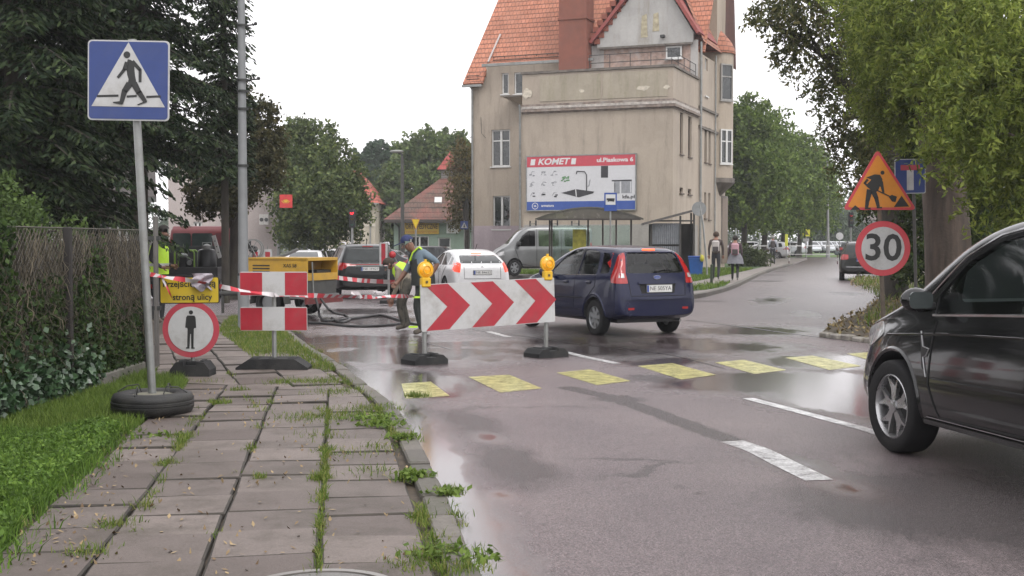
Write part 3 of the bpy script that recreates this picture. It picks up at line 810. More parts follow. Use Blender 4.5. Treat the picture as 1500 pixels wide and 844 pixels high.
class Body:
    def __init__(s, o):
        bm = bmesh.new(); bm.from_mesh(o.data); s.t = BVHTree.FromBMesh(bm); bm.free()
    def hit(s, axis, a, b):
        org, d = {'L': ((-3, a, b), (1, 0, 0)), 'R': ((3, a, b), (-1, 0, 0)), 'B': ((a, -5, b), (0, 1, 0)), 'F': ((a, 5, b), (0, -1, 0)), 'T': ((a, b, 4), (0, 0, -1))}[axis]
        h = s.t.ray_cast(Vector(org), Vector(d)); return h[0], h[1], Vector(d)
    def panel(s, name, axis, poly, mat, parent, off=.004, edge=.07, rim=.012):
        bm = bmesh.new(); vs = [bm.verts.new((p[0], p[1], 0)) for p in poly]
        bm.faces.new(vs); bmesh.ops.triangulate(bm, faces=bm.faces)
        for _ in range(6):
            es = [e for e in bm.edges if e.calc_length() > edge]
            if not es: break
            bmesh.ops.subdivide_edges(bm, edges=es, cuts=1); bmesh.ops.triangulate(bm, faces=bm.faces)
        last = None
        for v in bm.verts:
            h, nn, d = s.hit(axis, v.co.x, v.co.y)
            if h is None: v.co = Vector(last) if last else Vector((0, 0, 0)); continue
            v.co = h - d * off; last = v.co.copy()
        bmesh.ops.recalc_face_normals(bm, faces=bm.faces)
        f0 = bm.faces[:]; 
        if f0:
            avg = sum((f.normal for f in f0), Vector((0, 0, 0)))
            _, _, d = s.hit(axis, poly[0][0], poly[0][1])
            if avg.dot(d) > 0: bmesh.ops.reverse_faces(bm, faces=f0)
            be = [e for e in bm.edges if e.is_boundary]
            r = bmesh.ops.extrude_edge_only(bm, edges=be)
            for v in r['geom']:
                if isinstance(v, bmesh.types.BMVert): v.co += d * rim
        me = bpy.data.meshes.new(name); bm.to_mesh(me); bm.free()
        me.materials.append(mat); me.polygons.foreach_set('use_smooth', [True] * len(me.polygons))
        try: me.set_sharp_from_angle(angle=R(50))
        except Exception: pass
        return link(name, me, parent)
    def line(s, name, axis, pts, mat, parent, wd=.008, off=.0025):
        mb = MB()
        pp = []
        for a, b in zip(pts[:-1], pts[1:]):
            L = math.hypot(b[0] - a[0], b[1] - a[1]); k = max(1, int(L / .08))
            for i in range(k): pp.append((a[0] + (b[0] - a[0]) * i / k, a[1] + (b[1] - a[1]) * i / k))
        pp.append(pts[-1]); ws = []
        for q in pp:
            h, nn, d = s.hit(axis, *q)
            if h is not None: ws.append(h - d * off)
        if len(ws) > 1: mb.tube(ws, wd / 2, mat, 5)
        return mb.build(name, mat, parent)
def wheel(t, x, y, r, wd, side, style, rimm, spokes=5, steer=0.):
    """side -1 left / +1 right (outer face)"""
    mb = MB(); hw = wd / 2; rr = r * (.70 if style == 'alloy_big' else .64)
    mb.lathe([(rr, -hw * .9), (r * .93, -hw), (r * .985, -hw * .8), (r, -hw * .45), (r, hw * .45), (r * .985, hw * .8), (r * .93, hw), (rr + .02, hw * .93), (rr, hw * .85)], RUB, 36, axis='X', closed=True)
    o = mb.build('wheel', None, t, sharp=60); o.location = (x, y, r); o.rotation_euler = (0, 0, steer)
    mb = MB(); s_ = side
    mb.lathe([(rr * .99, s_ * hw * .86), (rr * .95, s_ * hw * .9), (rr * .9, s_ * hw * .7), (rr * .88, -s_ * hw * .3), (.001, -s_ * hw * .3)], rimm, 36, axis='X', caps=False)
    dark = BLK
    mb.lathe([(rr * .86, -s_ * hw * .2), (.02, -s_ * hw * .2)], dark, 30, axis='X', caps=False)
    xo = s_ * hw * .62
    for k in range(spokes):
        a = 2 * math.pi * k / spokes + .3
        def P(rad, off, dx): return Vector((xo + dx, math.cos(a) * rad - math.sin(a) * off, math.sin(a) * rad + math.cos(a) * off))
        if style == 'alloy_big':
            w0, w1, w2 = rr * .10, rr * .15, rr * .34
            v = [P(rr * .12, -w0, .012 * s_), P(rr * .12, w0, .012 * s_), P(rr * .5, -w1, .01 * s_), P(rr * .5, w1, .01 * s_), P(rr * .93, -w2, .02 * s_), P(rr * .93, w2, .02 * s_), P(rr * .93, 0, .0), P(rr * .62, 0, -.0)]
            b_ = [p - Vector((s_ * .03, 0, 0)) for p in v]; vs = v + b_
            top = [(0, 1, 3, 2), (2, 3, 7), (2, 7, 6, 4) if False else (2, 7, 4), (3, 5, 7)]
            fs = top + [tuple(i + 8 for i in f[::-1]) for f in top] + [(0, 2, 10, 8), (2, 4, 12, 10), (1, 9, 11, 3), (3, 11, 13, 5), (4, 7, 15, 12), (7, 5, 13, 15)]
            mb.add(vs, fs, rimm)
        else:
            w0, w1 = rr * .16, rr * .2
            v = [P(rr * .15, -w0, .01 * s_), P(rr * .15, w0, .01 * s_), P(rr * .92, w1, .008 * s_), P(rr * .92, -w1, .008 * s_)]
            b_ = [p - Vector((s_ * .03, 0, 0)) for p in v]
            mb.add(v + b_, [(0, 1, 2, 3), (7, 6, 5, 4), (0, 3, 7, 4), (1, 5, 6, 2), (3, 2, 6, 7)], rimm)
    mb.lathe([(rr * .22, xo - .02 * s_), (rr * .2, xo + s_ * .022), (rr * .1, xo + s_ * .028), (.001, xo + s_ * .028)], rimm, 20, axis='X')
    mb.build('rim', None, o, sharp=40)
    return o
def car_shell(t, S, pm, arches, wins_side, win_rear, win_front, cabin, lvl=2):
    o = hull_mesh(S, lvl=lvl)
    B = Body(o)
    cab = hull_mesh(S, ins=.05, rngy=cabin[:2], zb=cabin[2], lvl=2)
    boolean(o, cab)
    if wins_side:
        mb = MB()
        for i, p in enumerate(wins_side): mb.prism(p, -2 - i * .01, 2 + i * .01, 'X')
        boolean(o, mb.build('cut'))
    if win_rear:
        mb = MB(); mb.prism(win_rear, -4, cabin[0] + .5, 'Y'); boolean(o, mb.build('cut'))
    if win_front:
        mb = MB(); mb.prism(win_front, cabin[1] - .6, 4, 'Y'); boolean(o, mb.build('cut'))
    mb = MB()
    for (y, z, r, wmax) in arches:
        for s_ in (-1, 1):
            mb.prism([(y + r * math.cos(k * math.pi / 18), z + r * math.sin(k * math.pi / 18)) for k in range(36)], s_ * (wmax - .30), s_ * (wmax + .3), 'X')
    boolean(o, mb.build('cut'))
    me = o.data; me.materials.clear(); me.materials.append(pm); me.materials.append(INT)
    # inner faces dark
    for p in me.polygons:
        c = p.center; h = None
        Wd = pw(S['W'], c.y); top = pw(S['top'], c.y)
        hit, nn, ix, dist = B.t.find_nearest(c)
        if dist is not None and dist > .03: p.material_index = 1
    me.polygons.foreach_set('use_smooth', [True] * len(me.polygons))
    me.set_sharp_from_angle(angle=R(32))
    o.name = 'body'; o.parent = t
    return o, B
def shrink(poly, k):   # positive grows
    cx = sum(p[0] for p in poly) / len(poly); cy = sum(p[1] for p in poly) / len(poly)
    return [(cx + (p[0] - cx) * (1 + k / max(.05, math.hypot(p[0] - cx, p[1] - cy))), cy + (p[1] - cy) * (1 + k / max(.05, math.hypot(p[0] - cx, p[1] - cy)))) for p in poly]
def rnd(poly, r=.05, n=4):
    out = []
    m_ = len(poly)
    for i in range(m_):
        p0 = Vector(poly[i - 1]); p = Vector(poly[i]); p1 = Vector(poly[(i + 1) % m_])
        a = p + (p0 - p).normalized() * min(r, (p0 - p).length * .45); b = p + (p1 - p).normalized() * min(r, (p1 - p).length * .45)
        for k in range(n + 1):
            t = k / n; out.append(tuple(a * (1 - t) ** 2 + p * 2 * t * (1 - t) + b * t * t))
    return out
def plate(t, x, y, z, rz, txt, parent=None, wd=.52, yoff=0):
    mb = MB(); mb.box((0, 0, 0), (wd + .03, .014, .135), BLK, None, .004); mb.box((0, -.009, 0), (wd, .008, .114), PLT); mb.box((-wd / 2 + .022, -.0135, 0), (.04, .004, .105), PLB)
    addtext(mb, txt, .092, PLK, .02, -.0145, 0, fitw=wd * .84, depth=.002)
    o = mb.build('licence_plate', None, t); o.location = (x, y, z); return o
def seats(t, ys, z0, W_, hh=.62):
    for y in ys:
        for sx in (-1, 1):
            mb = MB(); mb.box((sx * W_, y, z0 + hh / 2), (.46, .14, hh), SEATM, None, .04); mb.box((sx * W_, y, z0 + hh + .1), (.24, .1, .17), SEATM, None, .03); mb.box((sx * W_, y + .25, z0 + .05), (.46, .5, .16), SEATM, None, .04)
            mb.build('seat', None, t)
def mirror(t, x, y, z, side, pm, big=1.):
    mb = MB(); s_ = side
    mb.ball((x + s_ * .12 * big, y, z), .13 * big, pm, 14, (.95, .62, .72)); mb.box((x + s_ * .02, y, z - .04), (.10, .07, .05), BLK, None, .01)
    mb.prism(rrect(.19 * big, .125 * big, .04 * big), -.083 * big, -.07 * big, 'Y', M('mirror_glass', (.12, .14, .14), .04, .6), Matrix.Translation((x + s_ * .12 * big, y, z)))
    mb.build('wing_mirror', None, t)
def handle(t, B, side, y, z, pm):
    h, n_, d = B.hit('L' if side < 0 else 'R', y, z)
    if h is None: return
    mb = MB(); mb.box((h.x - d.x * .022, y, z), (.022, .17, .03), pm, None, .008); mb.box((h.x - d.x * .004, y, z + .0), (.012, .13, .05), BLK, None, .003); mb.build('door_handle', None, t)

# ---------------------------------------------------------------- blue hatchback
def hatchback():
    p0 = gr(868, 491); p1 = gr(986, 487)     # rear wheels
    ang = math.atan2(p1.y - p0.y, p1.x - p0.x)
    ang = R(27)
    c = Vector(((p0.x + p1.x) / 2, (p0.y + p1.y) / 2, 0))
    # origin = rear axle centre ; y forward
    t = thing('hatchback_car', 'dark blue five-door hatchback with brake light on, driving past the chevron board', 'car', c, ang)
    pm = paint('blue_paint', (.008, .011, .043), .1, .22)
    S = dict(ys=[-.80, -.775, -.72, -.66, -.62, -.55, -.45, -.25, 0, .3, .7, 1.1, 1.5, 1.75, 1.95, 2.2, 2.5, 2.8, 2.98, 3.08, 3.12],
             W=[(-.80, .70), (-.77, .78), (-.7, .82), (-.5, .84), (0, .845), (2.5, .84), (2.85, .79), (3.05, .68), (3.12, .55)],
             top=[(-.80, .60), (-.77, .80), (-.72, .99), (-.66, 1.10), (-.62, 1.2), (-.55, 1.34), (-.45, 1.40), (-.25, 1.445), (.2, 1.465), (.7, 1.47), (1.1, 1.455), (1.5, 1.33), (1.75, 1.19), (1.95, 1.06), (2.2, .98), (2.5, .94), (2.8, .86), (3.0, .74), (3.12, .58)],
             belt=[(-.80, .58), (-.72, .93), (-.6, 1.0), (0, .97), (1.2, .93), (2, .90), (2.5, .87), (3.12, .5)], bot=[(-.80, .34), (-.6, .27), (0, .22), (2.5, .22), (3.12, .3)],
             rw=[(-.8, .6), (-.55, .60), (0, .60), (1.2, .60), (2, .66), (3, .6)])
    w1 = rnd([(.02, .99), (.0, 1.06), (.12, 1.34), (.30, 1.385), (.66, 1.40), (.66, .985)], .05)
    w2 = rnd([(.74, .98), (.74, 1.40), (1.05, 1.39), (1.35, 1.27), (1.66, 1.04), (1.62, .965)], .05)
    w0 = rnd([(-.40, 1.02), (-.36, 1.17), (-.2, 1.33), (.02, 1.345), (-.08, 1.06), (-.08, 1.0)], .04)
    wr = rnd([(-.60, 1.02), (-.50, 1.345), (.50, 1.345), (.60, 1.02)], .06)
    wf = rnd([(-.58, 1.03), (-.50, 1.38), (.50, 1.38), (.58, 1.03)], .06)
    o, B = car_shell(t, S, pm, [(0, .29, .345, .84), (2.49, .29, .345, .84)], [w0, w1, w2], wr, wf, (-.62, 1.9, .5))
    for s_, ax in ((-1, 'L'), (1, 'R')):
        for p in (w1, w2): B.panel('side_window', ax, shrink(p, .012), GLS, t, off=-.012, rim=.004)
        B.panel('side_window', ax, shrink(w0, .012), GLD, t, off=-.012, rim=.004)
        B.panel('window_surround', ax, [(.665, .98), (.665, 1.405), (.735, 1.405), (.735, .97)], BLK, t, off=.003)
        B.line('door_gap', ax, [(.70, .97), (.70, .42), (.32, .40), (.26, .60), (-.02, .80), (0, .98)], GAP, t)
        B.line('door_gap', ax, [(.70, .42), (1.62, .40), (1.72, .6), (1.70, .95)], GAP, t)
        B.line('side_rub_strip', ax, [(.38, .60), (2.08, .58)], GAP, t, .02)
        B.line('window_chrome', ax, [(-.02, .985), (.7, .975), (1.64, .955)], CHR, t, .01)
        handle(t, B, s_, .20, .86, pm); handle(t, B, s_, 1.02, .85, pm)
        mirror(t, s_ * .84, 1.60, 1.0, s_, pm, .9)
        # tall C-pillar tail lamps wrap side + back
        tp = rnd([(-.735, .86), (-.54, .87), (-.52, .95), (-.47, 1.30), (-.50, 1.36), (-.60, 1.2), (-.67, 1.05)], .03)
        B.panel('tail_lamp', ax, tp, REDL, t, off=.006, edge=.04)
        B.panel('reversing_lens', 'B', [(s_ * .66, .95), (s_ * .76, .95), (s_ * .735, 1.02), (s_ * .655, 1.02)], CLRL, t, off=.011)
        lp = rnd([(s_ * .60, .86), (s_ * .79, .86), (s_ * .72, 1.12), (s_ * .60, 1.36), (s_ * .535, 1.34), (s_ * .62, 1.02)], .02)
        B.panel('tail_lamp', 'B', lp, REDL, t, off=.006, edge=.04)
        B.panel('rear_reflector', 'B', [(s_ * .50, .44), (s_ * .62, .44), (s_ * .62, .475), (s_ * .50, .475)], REDL, t, off=.006)
        # arch flare
        pts = [(0 + .375 * math.cos(a), .30 + .375 * math.sin(a)) for a in [R(k) for k in range(-8, 190, 12)]]
        B.line('arch_lip', ax, pts, pm, t, .045, -.004)
        B.line('arch_lip', ax, [(p[0] + 2.49, p[1]) for p in pts], pm, t, .045, -.004)
    B.panel('rear_window', 'B', shrink(wr, .015), glass_mat('hatch_glass', .5, (.62, .66, .62), .03), t, off=-.012, rim=.004)
    B.panel('windscreen', 'F', shrink(wf, .015), GLS, t, off=-.012, rim=.004)
    B.line('hatch_gap', 'B', [(-.62, 1.02), (-.585, .90), (-.56, .66), (.56, .66), (.585, .90), (.62, 1.02)], GAP, t, .01)
    B.panel('bumper_strip', 'B', rnd([(-.74, .60), (-.74, .655), (.74, .655), (.74, .60)], .01), pm, t, off=.02)
    B.panel('plate_recess', 'B', rnd([(-.34, .70), (-.38, .86), (.38, .86), (.34, .70)], .02), GAP, t, off=.002)
    B.panel('tailgate_grip', 'B', rnd([(-.40, .85), (-.40, .885), (.40, .885), (.40, .85)], .01), pm, t, off=.03)
    h, _, _ = B.hit('B', 0, .77); plate(t, 0.02, h.y - .012, .775, 0, 'NE 505YA')
    h, _, _ = B.hit('B', 0, .955); mb = MB(); mb.prism([(p[0] * .075, p[1] * .032) for p in circ(1, 24)], -.02, .01, 'Y', CHR); mb.prism([(p[0] * .068, p[1] * .026) for p in circ(1, 24)], -.023, -.018, 'Y', PLB)
    addtext(mb, 'Ford', .04, CHR, 0, -.025, 0, shear=.3, depth=.003); e = mb.build('badge', None, t); e.location = (0, h.y - .005, .955)
    h, _, _ = B.hit('B', 0, 1.39); mb = MB(); mb.box((0, -.01, 0), (.26, .02, .03), REDON, None, .004); b3 = mb.build('high_brake_light', None, t); b3.location = (0, h.y - .012, 1.392)
    B.panel('roof_spoiler', 'B', rnd([(-.50, 1.355), (-.46, 1.43), (.46, 1.43), (.50, 1.355)], .02), pm, t, off=.012)
    h, _, _ = B.hit('B', .1, 1.06); mb = MB(); mb.tube([(0.02, h.y - .03, 1.05), (.20, h.y - .02, 1.09), (.42, h.y - .012, 1.075)], [.014, .009, .006], BLK, 6); mb.ball((.02, h.y - .02, 1.05), .03, BLK); mb.build('rear_wiper', None, t)
    for x, y in ((-.74, 0), (.74, 0), (-.74, 2.49), (.74, 2.49)):
        wheel(t, x, y, .29, .185, -1 if x < 0 else 1, 'hub', HUBC, 7, 0)
    seats(t, (.35, 1.2), .52, .36); t.scale = (.91, .92, .99)
    mb = MB(); mb.tube([(.40, -.7, .26), (.40, -.88, .26)], .025, CHR, 10); mb.build('exhaust_pipe', None, t)
    mb = MB(); mb.box((0, 1.2, .27), (1.3, 3.4, .1), BLK); mb.build('underbody', None, t)
    return t
hatchback()

# ---------------------------------------------------------------- black people carrier, right foreground
def mpv():
    fw = gr(1308, 663)     # front-left contact (outer face)
    ang = R(11.5)
    fwd = Vector((-math.sin(ang), math.cos(ang), 0)); lft = Vector((-math.cos(ang), -math.sin(ang), 0))
    c = fw - lft * .90 - fwd * 2.85; c.z = 0
    t = thing('people_carrier', 'large black people carrier cut off by the right edge of the photo', 'car', c, ang)
    pm = paint('black_paint', (.006, .006, .007), .1, .18)
    S = dict(ys=[-1.0, -.95, -.85, -.7, -.4, 0, .5, 1.0, 1.4, 1.8, 2.15, 2.5, 2.72, 2.95, 3.2, 3.45, 3.62, 3.74, 3.80],
             W=[(-1, .78), (-.85, .88), (-.5, .93), (0, .94), (2.6, .94), (3.1, .92), (3.5, .82), (3.7, .68), (3.8, .5)],
             top=[(-1, .75), (-.95, 1.0), (-.85, 1.3), (-.7, 1.55), (-.4, 1.64), (0, 1.67), (.8, 1.72), (1.4, 1.72), (1.8, 1.67), (2.15, 1.53), (2.5, 1.33), (2.72, 1.18), (2.95, 1.06), (3.2, .98), (3.5, .90), (3.7, .78), (3.8, .62)],
             belt=[(-1, .73), (-.8, 1.15), (0, 1.10), (1.2, 1.04), (2.3, .985), (2.9, .93), (3.4, .82), (3.8, .55)], bot=[(-1, .35), (-.6, .24), (0, .23), (2.85, .23), (3.8, .28)],
             rw=[(-1, .66), (0, .72), (1.2, .74), (2.2, .82), (3, .75)], shoulder=.95)
    w1 = rnd([(.90, 1.115), (.90, 1.585), (1.35, 1.59), (1.72, 1.52), (2.05, 1.38), (2.38, 1.15), (2.40, 1.02)], .04)
    w2 = rnd([(-.22, 1.165), (-.22, 1.57), (.80, 1.585), (.80, 1.12)], .04)
    w3 = rnd([(2.46, 1.03), (2.43, 1.09), (2.50, 1.09), (2.62, 1.02)], .01)
    wr = rnd([(-.6, 1.15), (-.52, 1.5), (.52, 1.5), (.6, 1.15)], .06)
    wf = rnd([(-.66, 1.10), (-.56, 1.54), (.56, 1.54), (.66, 1.10)], .06)
    o, B = car_shell(t, S, pm, [(0, .335, .40, .94), (2.85, .335, .40, .94)], [w1, w2], wr, wf, (-.8, 2.5, .5))
    for s_, ax in ((-1, 'L'), (1, 'R')):
        for p in (w1, w2): B.panel('side_window', ax, shrink(p, .012), glass_mat('mpv_glass', .75, (.62, .68, .65), .01), t, off=-.012, rim=.004)
        B.panel('quarter_window', ax, w3, GLD, t, off=.003)
        B.panel('window_surround', ax, [(.81, 1.10), (.81, 1.59), (.89, 1.59), (.89, 1.09)], BLK, t, off=.003)
        B.line('door_gap', ax, [(.85, 1.09), (.85, .45), (.9, .36), (2.2, .34), (2.33, .55), (2.34, .98)], GAP, t, .012)
        B.line('door_gap', ax, [(.85, .5), (.82, .36), (.42, .36), (.36, .7), (-.15, 1.0), (-.2, 1.12)], GAP, t, .012)
        B.line('window_chrome', ax, [(-.22, 1.145), (.85, 1.095), (1.6, 1.058), (2.40, 1.015)], CHR, t, .022, .004)
        B.line('sill_trim', ax, [(.42, .30), (2.4, .295)], pm, t, .05, .004)
        B.line('sill_chrome', ax, [(.42, .335), (2.36, .33)], CHR, t, .008, .006)
        B.line('door_moulding', ax, [(.40, .615), (1.2, .60), (2.28, .585)], pm, t, .035, .006)
        B.line('shoulder_crease', ax, [(-.6, 1.0), (.8, .955), (2.2, .90), (3.0, .84)], pm, t, .02, .0)
        B.line('vent_trim', ax, [(2.50, .90), (2.44, .80), (2.36, .79), (2.38, .74), (2.42, .73), (2.36, .60)], ALLOY, t, .010, .004)
        B.panel('fender_vent', ax, rnd([(2.36, .62), (2.41, .74), (2.38, .78), (2.45, .80), (2.52, .90), (2.47, .80), (2.43, .66)], .01), BLK, t, off=.002)
        B.panel('headlamp', ax, rnd([(3.08, .84), (3.18, .93), (3.48, .86), (3.66, .74), (3.6, .70), (3.3, .74)], .03), CLRL, t, off=.006, edge=.05)
        handle(t, B, s_, 1.12, .93, CHR); handle(t, B, s_, .08, .97, CHR)
        hx = B.hit(ax, 2.3, 1.04)[0]; mirror(t, hx.x + s_ * .02, 2.42, 1.12, s_, pm, .9)
        pts = [(2.85 + .415 * math.cos(a), .335 + .415 * math.sin(a)) for a in [R(k) for k in range(-14, 196, 10)]]
        B.line('arch_lip', ax, pts, pm, t, .035, -.004); B.line('arch_lip', ax, [(p[0] - 2.85, p[1]) for p in pts], pm, t, .035, -.004)
        B.line('roof_edge_trim', ax, [(-.3, 1.585), (.85, 1.63), (1.35, 1.635), (1.75, 1.56), (2.08, 1.42), (2.46, 1.16)], CHR, t, .016, .003)
    B.panel('rear_window', 'B', shrink(wr, .015), GLD, t, off=-.012, rim=.004)
    B.panel('windscreen', 'F', shrink(wf, .015), GLS, t, off=-.012, rim=.004)
    B.panel('grille', 'F', rnd([(-.5, .38), (-.55, .62), (.55, .62), (.5, .38)], .04), BLK, t, off=.004)
    B.line('bonnet_gap', 'T', [(-.60, 2.45), (-.66, 2.9), (-.62, 3.4), (-.3, 3.66), (.3, 3.66), (.62, 3.4), (.66, 2.9), (.60, 2.45)], GAP, t, .012)
    for x, y in ((-.82, 0), (.82, 0), (-.82, 2.85), (.82, 2.85)):
        wheel(t, x, y, .335, .225, -1 if x < 0 else 1, 'alloy_big', ALLOY, 5)
    seats(t, (.3, 1.15), .55, .40, .66)
    mb = MB(); mb.tube([(-.40 + .19 * math.cos(a), 1.78 + .06 * math.sin(a), 1.0 + .18 * math.sin(a)) for a in [k * math.pi / 12 for k in range(25)]], .016, BLK, 8); mb.build('steering_wheel', None, t)
    mb = MB(); mb.box((0, 1.4, .28), (1.4, 3.8, .12), BLK); mb.build('underbody', None, t)
    mb = MB(); mb.box((0, 2.15, .92), (1.5, .45, .14), INT, None, .04); mb.build('dashboard', None, t)
    return t
mpv()

# ---------------------------------------------------------------- generic distant vehicles
def generic(name, label, loc, ang, col, L=4.5, Wd=.89, H_=1.5, kind='estate', group=None, wheel_r=.32, plt=None, lvl=1, metal=.4, brake=False, rails=False):
    t = thing(name, label, 'car', loc, ang, group)
    pm = paint(name + '_paint_%d' % int(1000 * sum(col)), col, metal, .3)
    r0 = -.95; f1 = L - .95; wb = L * .6
    if kind == 'estate': top = [(r0, .62), (r0 + .03, .9), (r0 + .12, 1.08), (r0 + .32, H_ - .1), (r0 + .6, H_ - .02), (.5, H_), (1.2, H_ - .03), (1.7, H_ - .2), (2.15, 1.08), (2.4, 1.0), (3.0, .93), (f1 - .15, .8), (f1, .6)]
    elif kind == 'liftback': top = [(r0, .62), (r0 + .03, .9), (r0 + .08, 1.06), (r0 + .3, 1.17), (r0 + .9, H_ - .08), (.55, H_), (1.1, H_ - .03), (1.7, H_ - .27), (2.3, 1.05), (2.6, .97), (3.0, .9), (f1 - .15, .76), (f1, .58)]
    elif kind == 'suv': top = [(r0, .72), (r0 + .03, 1.0), (r0 + .14, 1.16), (r0 + .42, H_ - .12), (r0 + .6, H_ - .02), (.6, H_), (1.2, H_ - .03), (1.7, H_ - .2), (2.15, 1.2), (2.4, 1.12), (3.0, 1.05), (f1 - .12, .92), (f1, .65)]
    else: top = [(r0, .62), (r0 + .03, .9), (r0 + .15, 1.0), (r0 + .55, 1.05), (r0 + 1.0, H_ - .08), (.6, H_), (1.2, H_ - .03), (1.7, H_ - .22), (2.2, 1.03), (2.4, .98), (3.0, .9), (f1 - .15, .76), (f1, .58)]
    bz = {'suv': 1.08}.get(kind, .97)
    ys = sorted(set([p[0] for p in top] + [r0 + .02, 0, 2.8, f1 - .3, f1 - .05]))
    S = dict(ys=ys, W=[(r0, Wd * .82), (r0 + .1, Wd * .94), (r0 + .4, Wd), (f1 - .8, Wd), (f1 - .25, Wd * .88), (f1, Wd * .62)], top=top,
             belt=[(r0, .58), (r0 + .12, bz - .02), (0, bz), (2, bz - .06), (2.6, bz - .1), (f1, .5)], bot=[(r0, .36), (r0 + .4, .25), (f1 - .5, .25), (f1, .32)],
             rw=[(r0, Wd * .7), (.5, Wd * .72), (2.2, Wd * .8)])
    yb0, yb1 = (r0 + .42, 1.95)
    def topz(y): return pw(top, y) - .12
    def clampz(y): return max(bz + .05, min(topz(y), H_ - .12))
    w1 = rnd([(.80, bz + .03), (.80, H_ - .12), (1.15, H_ - .14), (1.6, clampz(1.6)), (1.92, bz + .02)], .03)
    w2 = rnd([(-.02, bz + .04), (.0, clampz(.0)), (.35, H_ - .12), (.72, H_ - .12), (.72, bz + .03)], .03)
    w3 = rnd([(r0 + .52, bz + .06), (r0 + .62, clampz(r0 + .7)), (-.10, clampz(-.1)), (-.12, bz + .05)], .03)
    zt = H_ - .13 if kind != 'liftback' else 1.30
    wr = rnd([(-Wd * .70, bz + .08 + (0 if kind == 'suv' else .02)), (-Wd * .6, zt), (Wd * .6, zt), (Wd * .70, bz + .08 + (0 if kind == 'suv' else .02))], .05)
    o, B = car_shell(t, S, pm, [(0, wheel_r, wheel_r + .06, Wd), (wb, wheel_r, wheel_r + .06, Wd)], [w1, w2], None, None, (r0 + .5, 2.0, .5), lvl=2)
    for s_, ax in ((-1, 'L'), (1, 'R')):
        for p in (w1, w2): B.panel('side_window', ax, shrink(p, .01), GLD, t, off=-.01, rim=.004)
        B.panel('rear_side_window', ax, w3, M('dark_window', (.02, .024, .025), .06, var=.2), t, off=.003)
        B.line('door_gap', ax, [(.76, bz), (.76, .4), (1.9, .4), (1.98, bz - .05)], GAP, t, .012); B.line('door_gap', ax, [(.76, .4), (.4, .4), (.3, .7), (0, bz)], GAP, t, .012)
        handle(t, B, s_, .95, .86, pm)
        mirror(t, s_ * Wd * .98, 1.85, bz + .06, s_, pm, .9)
        if kind == 'estate': lp = [(s_ * Wd * .62, .82), (s_ * Wd * .62, 1.0), (s_ * Wd * .93, 1.02), (s_ * Wd * .97, .80)]
        elif kind == 'suv': lp = [(s_ * Wd * .42, 1.0), (s_ * Wd * .42, 1.03), (s_ * Wd * .72, 1.08), (s_ * Wd * .97, 1.10), (s_ * Wd * .95, .97), (s_ * Wd * .75, .90), (s_ * Wd * .66, .99)]
        elif kind == 'liftback': lp = [(s_ * Wd * .74, .80), (s_ * Wd * .68, 1.06), (s_ * Wd * .86, 1.16), (s_ * Wd * .95, .84)]
        else: lp = [(s_ * Wd * .6, .78), (s_ * Wd * .6, .94), (s_ * Wd * .95, .96), (s_ * Wd * .95, .76)]
        B.panel('tail_lamp', 'B', rnd(lp, .02), REDLO if brake else REDL, t, off=.008, edge=.05)
        B.panel('tail_lamp', ax, rnd([(r0 + .06, .86), (r0 + .3, .88), (r0 + .3, 1.02), (r0 + .12, 1.02)], .02), REDLO if brake else REDL, t, off=.006)
        B.panel('headlamp', ax, rnd([(f1 - .55, .68), (f1 - .5, .80), (f1 - .15, .72), (f1 - .08, .62)], .02), CLRL, t, off=.006)
        if rails: 
            mb = MB(); mb.tube([(s_ * Wd * .66, r0 + .5, H_ - .04), (s_ * Wd * .66, r0 + .6, H_ + .04), (s_ * Wd * .66, 1.0, H_ + .045), (s_ * Wd * .66, 1.15, H_ - .02)], .018, CHR if kind == 'suv' else BLK, 6); mb.build('roof_rail', None, t)
    B.panel('rear_window', 'B', wr, M('rear_glass', (.03, .035, .035), .08, var=.3, scale=3, spec=.35), t, off=.004)
    B.panel('windscreen', 'F', rnd([(-.6, bz + .08), (-.52, H_ - .1), (.52, H_ - .1), (.6, bz + .08)], .05), M('dark_window', (.02, .024, .025), .06), t, off=.004)
    B.panel('bumper_trim', 'B', rnd([(-Wd * .8, .38), (-Wd * .8, .50), (Wd * .8, .50), (Wd * .8, .38)], .02), BLK if kind in ('suv', 'estate') else pm, t, off=.01)
    B.line('hatch_gap', 'B', [(-Wd * .6, bz), (-Wd * .6, .62), (Wd * .6, .62), (Wd * .6, bz)], GAP, t, .012)
    if kind == 'suv': B.line('light_bar', 'B', [(-Wd * .6, 1.03), (Wd * .6, 1.03)], REDL, t, .03, .006)
    if kind == 'estate': B.line('bumper_chrome', 'B', [(-Wd * .7, .53), (Wd * .7, .53)], CHR, t, .02, .012)
    zp = {'suv': .90, 'liftback': .80}.get(kind, .80)
    h = B.hit('B', 0, zp)[0]
    plate(t, 0, h.y - .012, zp, 0, plt or 'NE 4T812', wd=.5)
    h = B.hit('B', 0, bz + .02)[0]; mb = MB(); mb.prism(circ(.045, 14), -.015, .01, 'Y', CHR); e = mb.build('badge', None, t); e.location = (0, h.y - .002, zp + .14)
    h = B.hit('B', 0, zt + .05)[0]
    if h is not None: mb = MB(); mb.box((0, 0, 0), (.3, .03, .025), REDON if brake else REDL, None, .004); e = mb.build('high_brake_light', None, t); e.location = (0, h.y - .01, zt + .05)
    mb = MB(); mb.tube([(0, r0 + .8, H_ - .01), (0, r0 + .62, H_ + .14)], .01, BLK, 5); mb.build('antenna', None, t)
    for x, y in ((-1, 0), (1, 0), (-1, wb), (1, wb)): wheel(t, x * (Wd - .11), y, wheel_r, .2, x, 'hub', ALLOY, 5)
    mb = MB(); mb.box((0, wb / 2, .3), (1.2, L * .8, .1), BLK); mb.build('underbody', None, t)
    return t
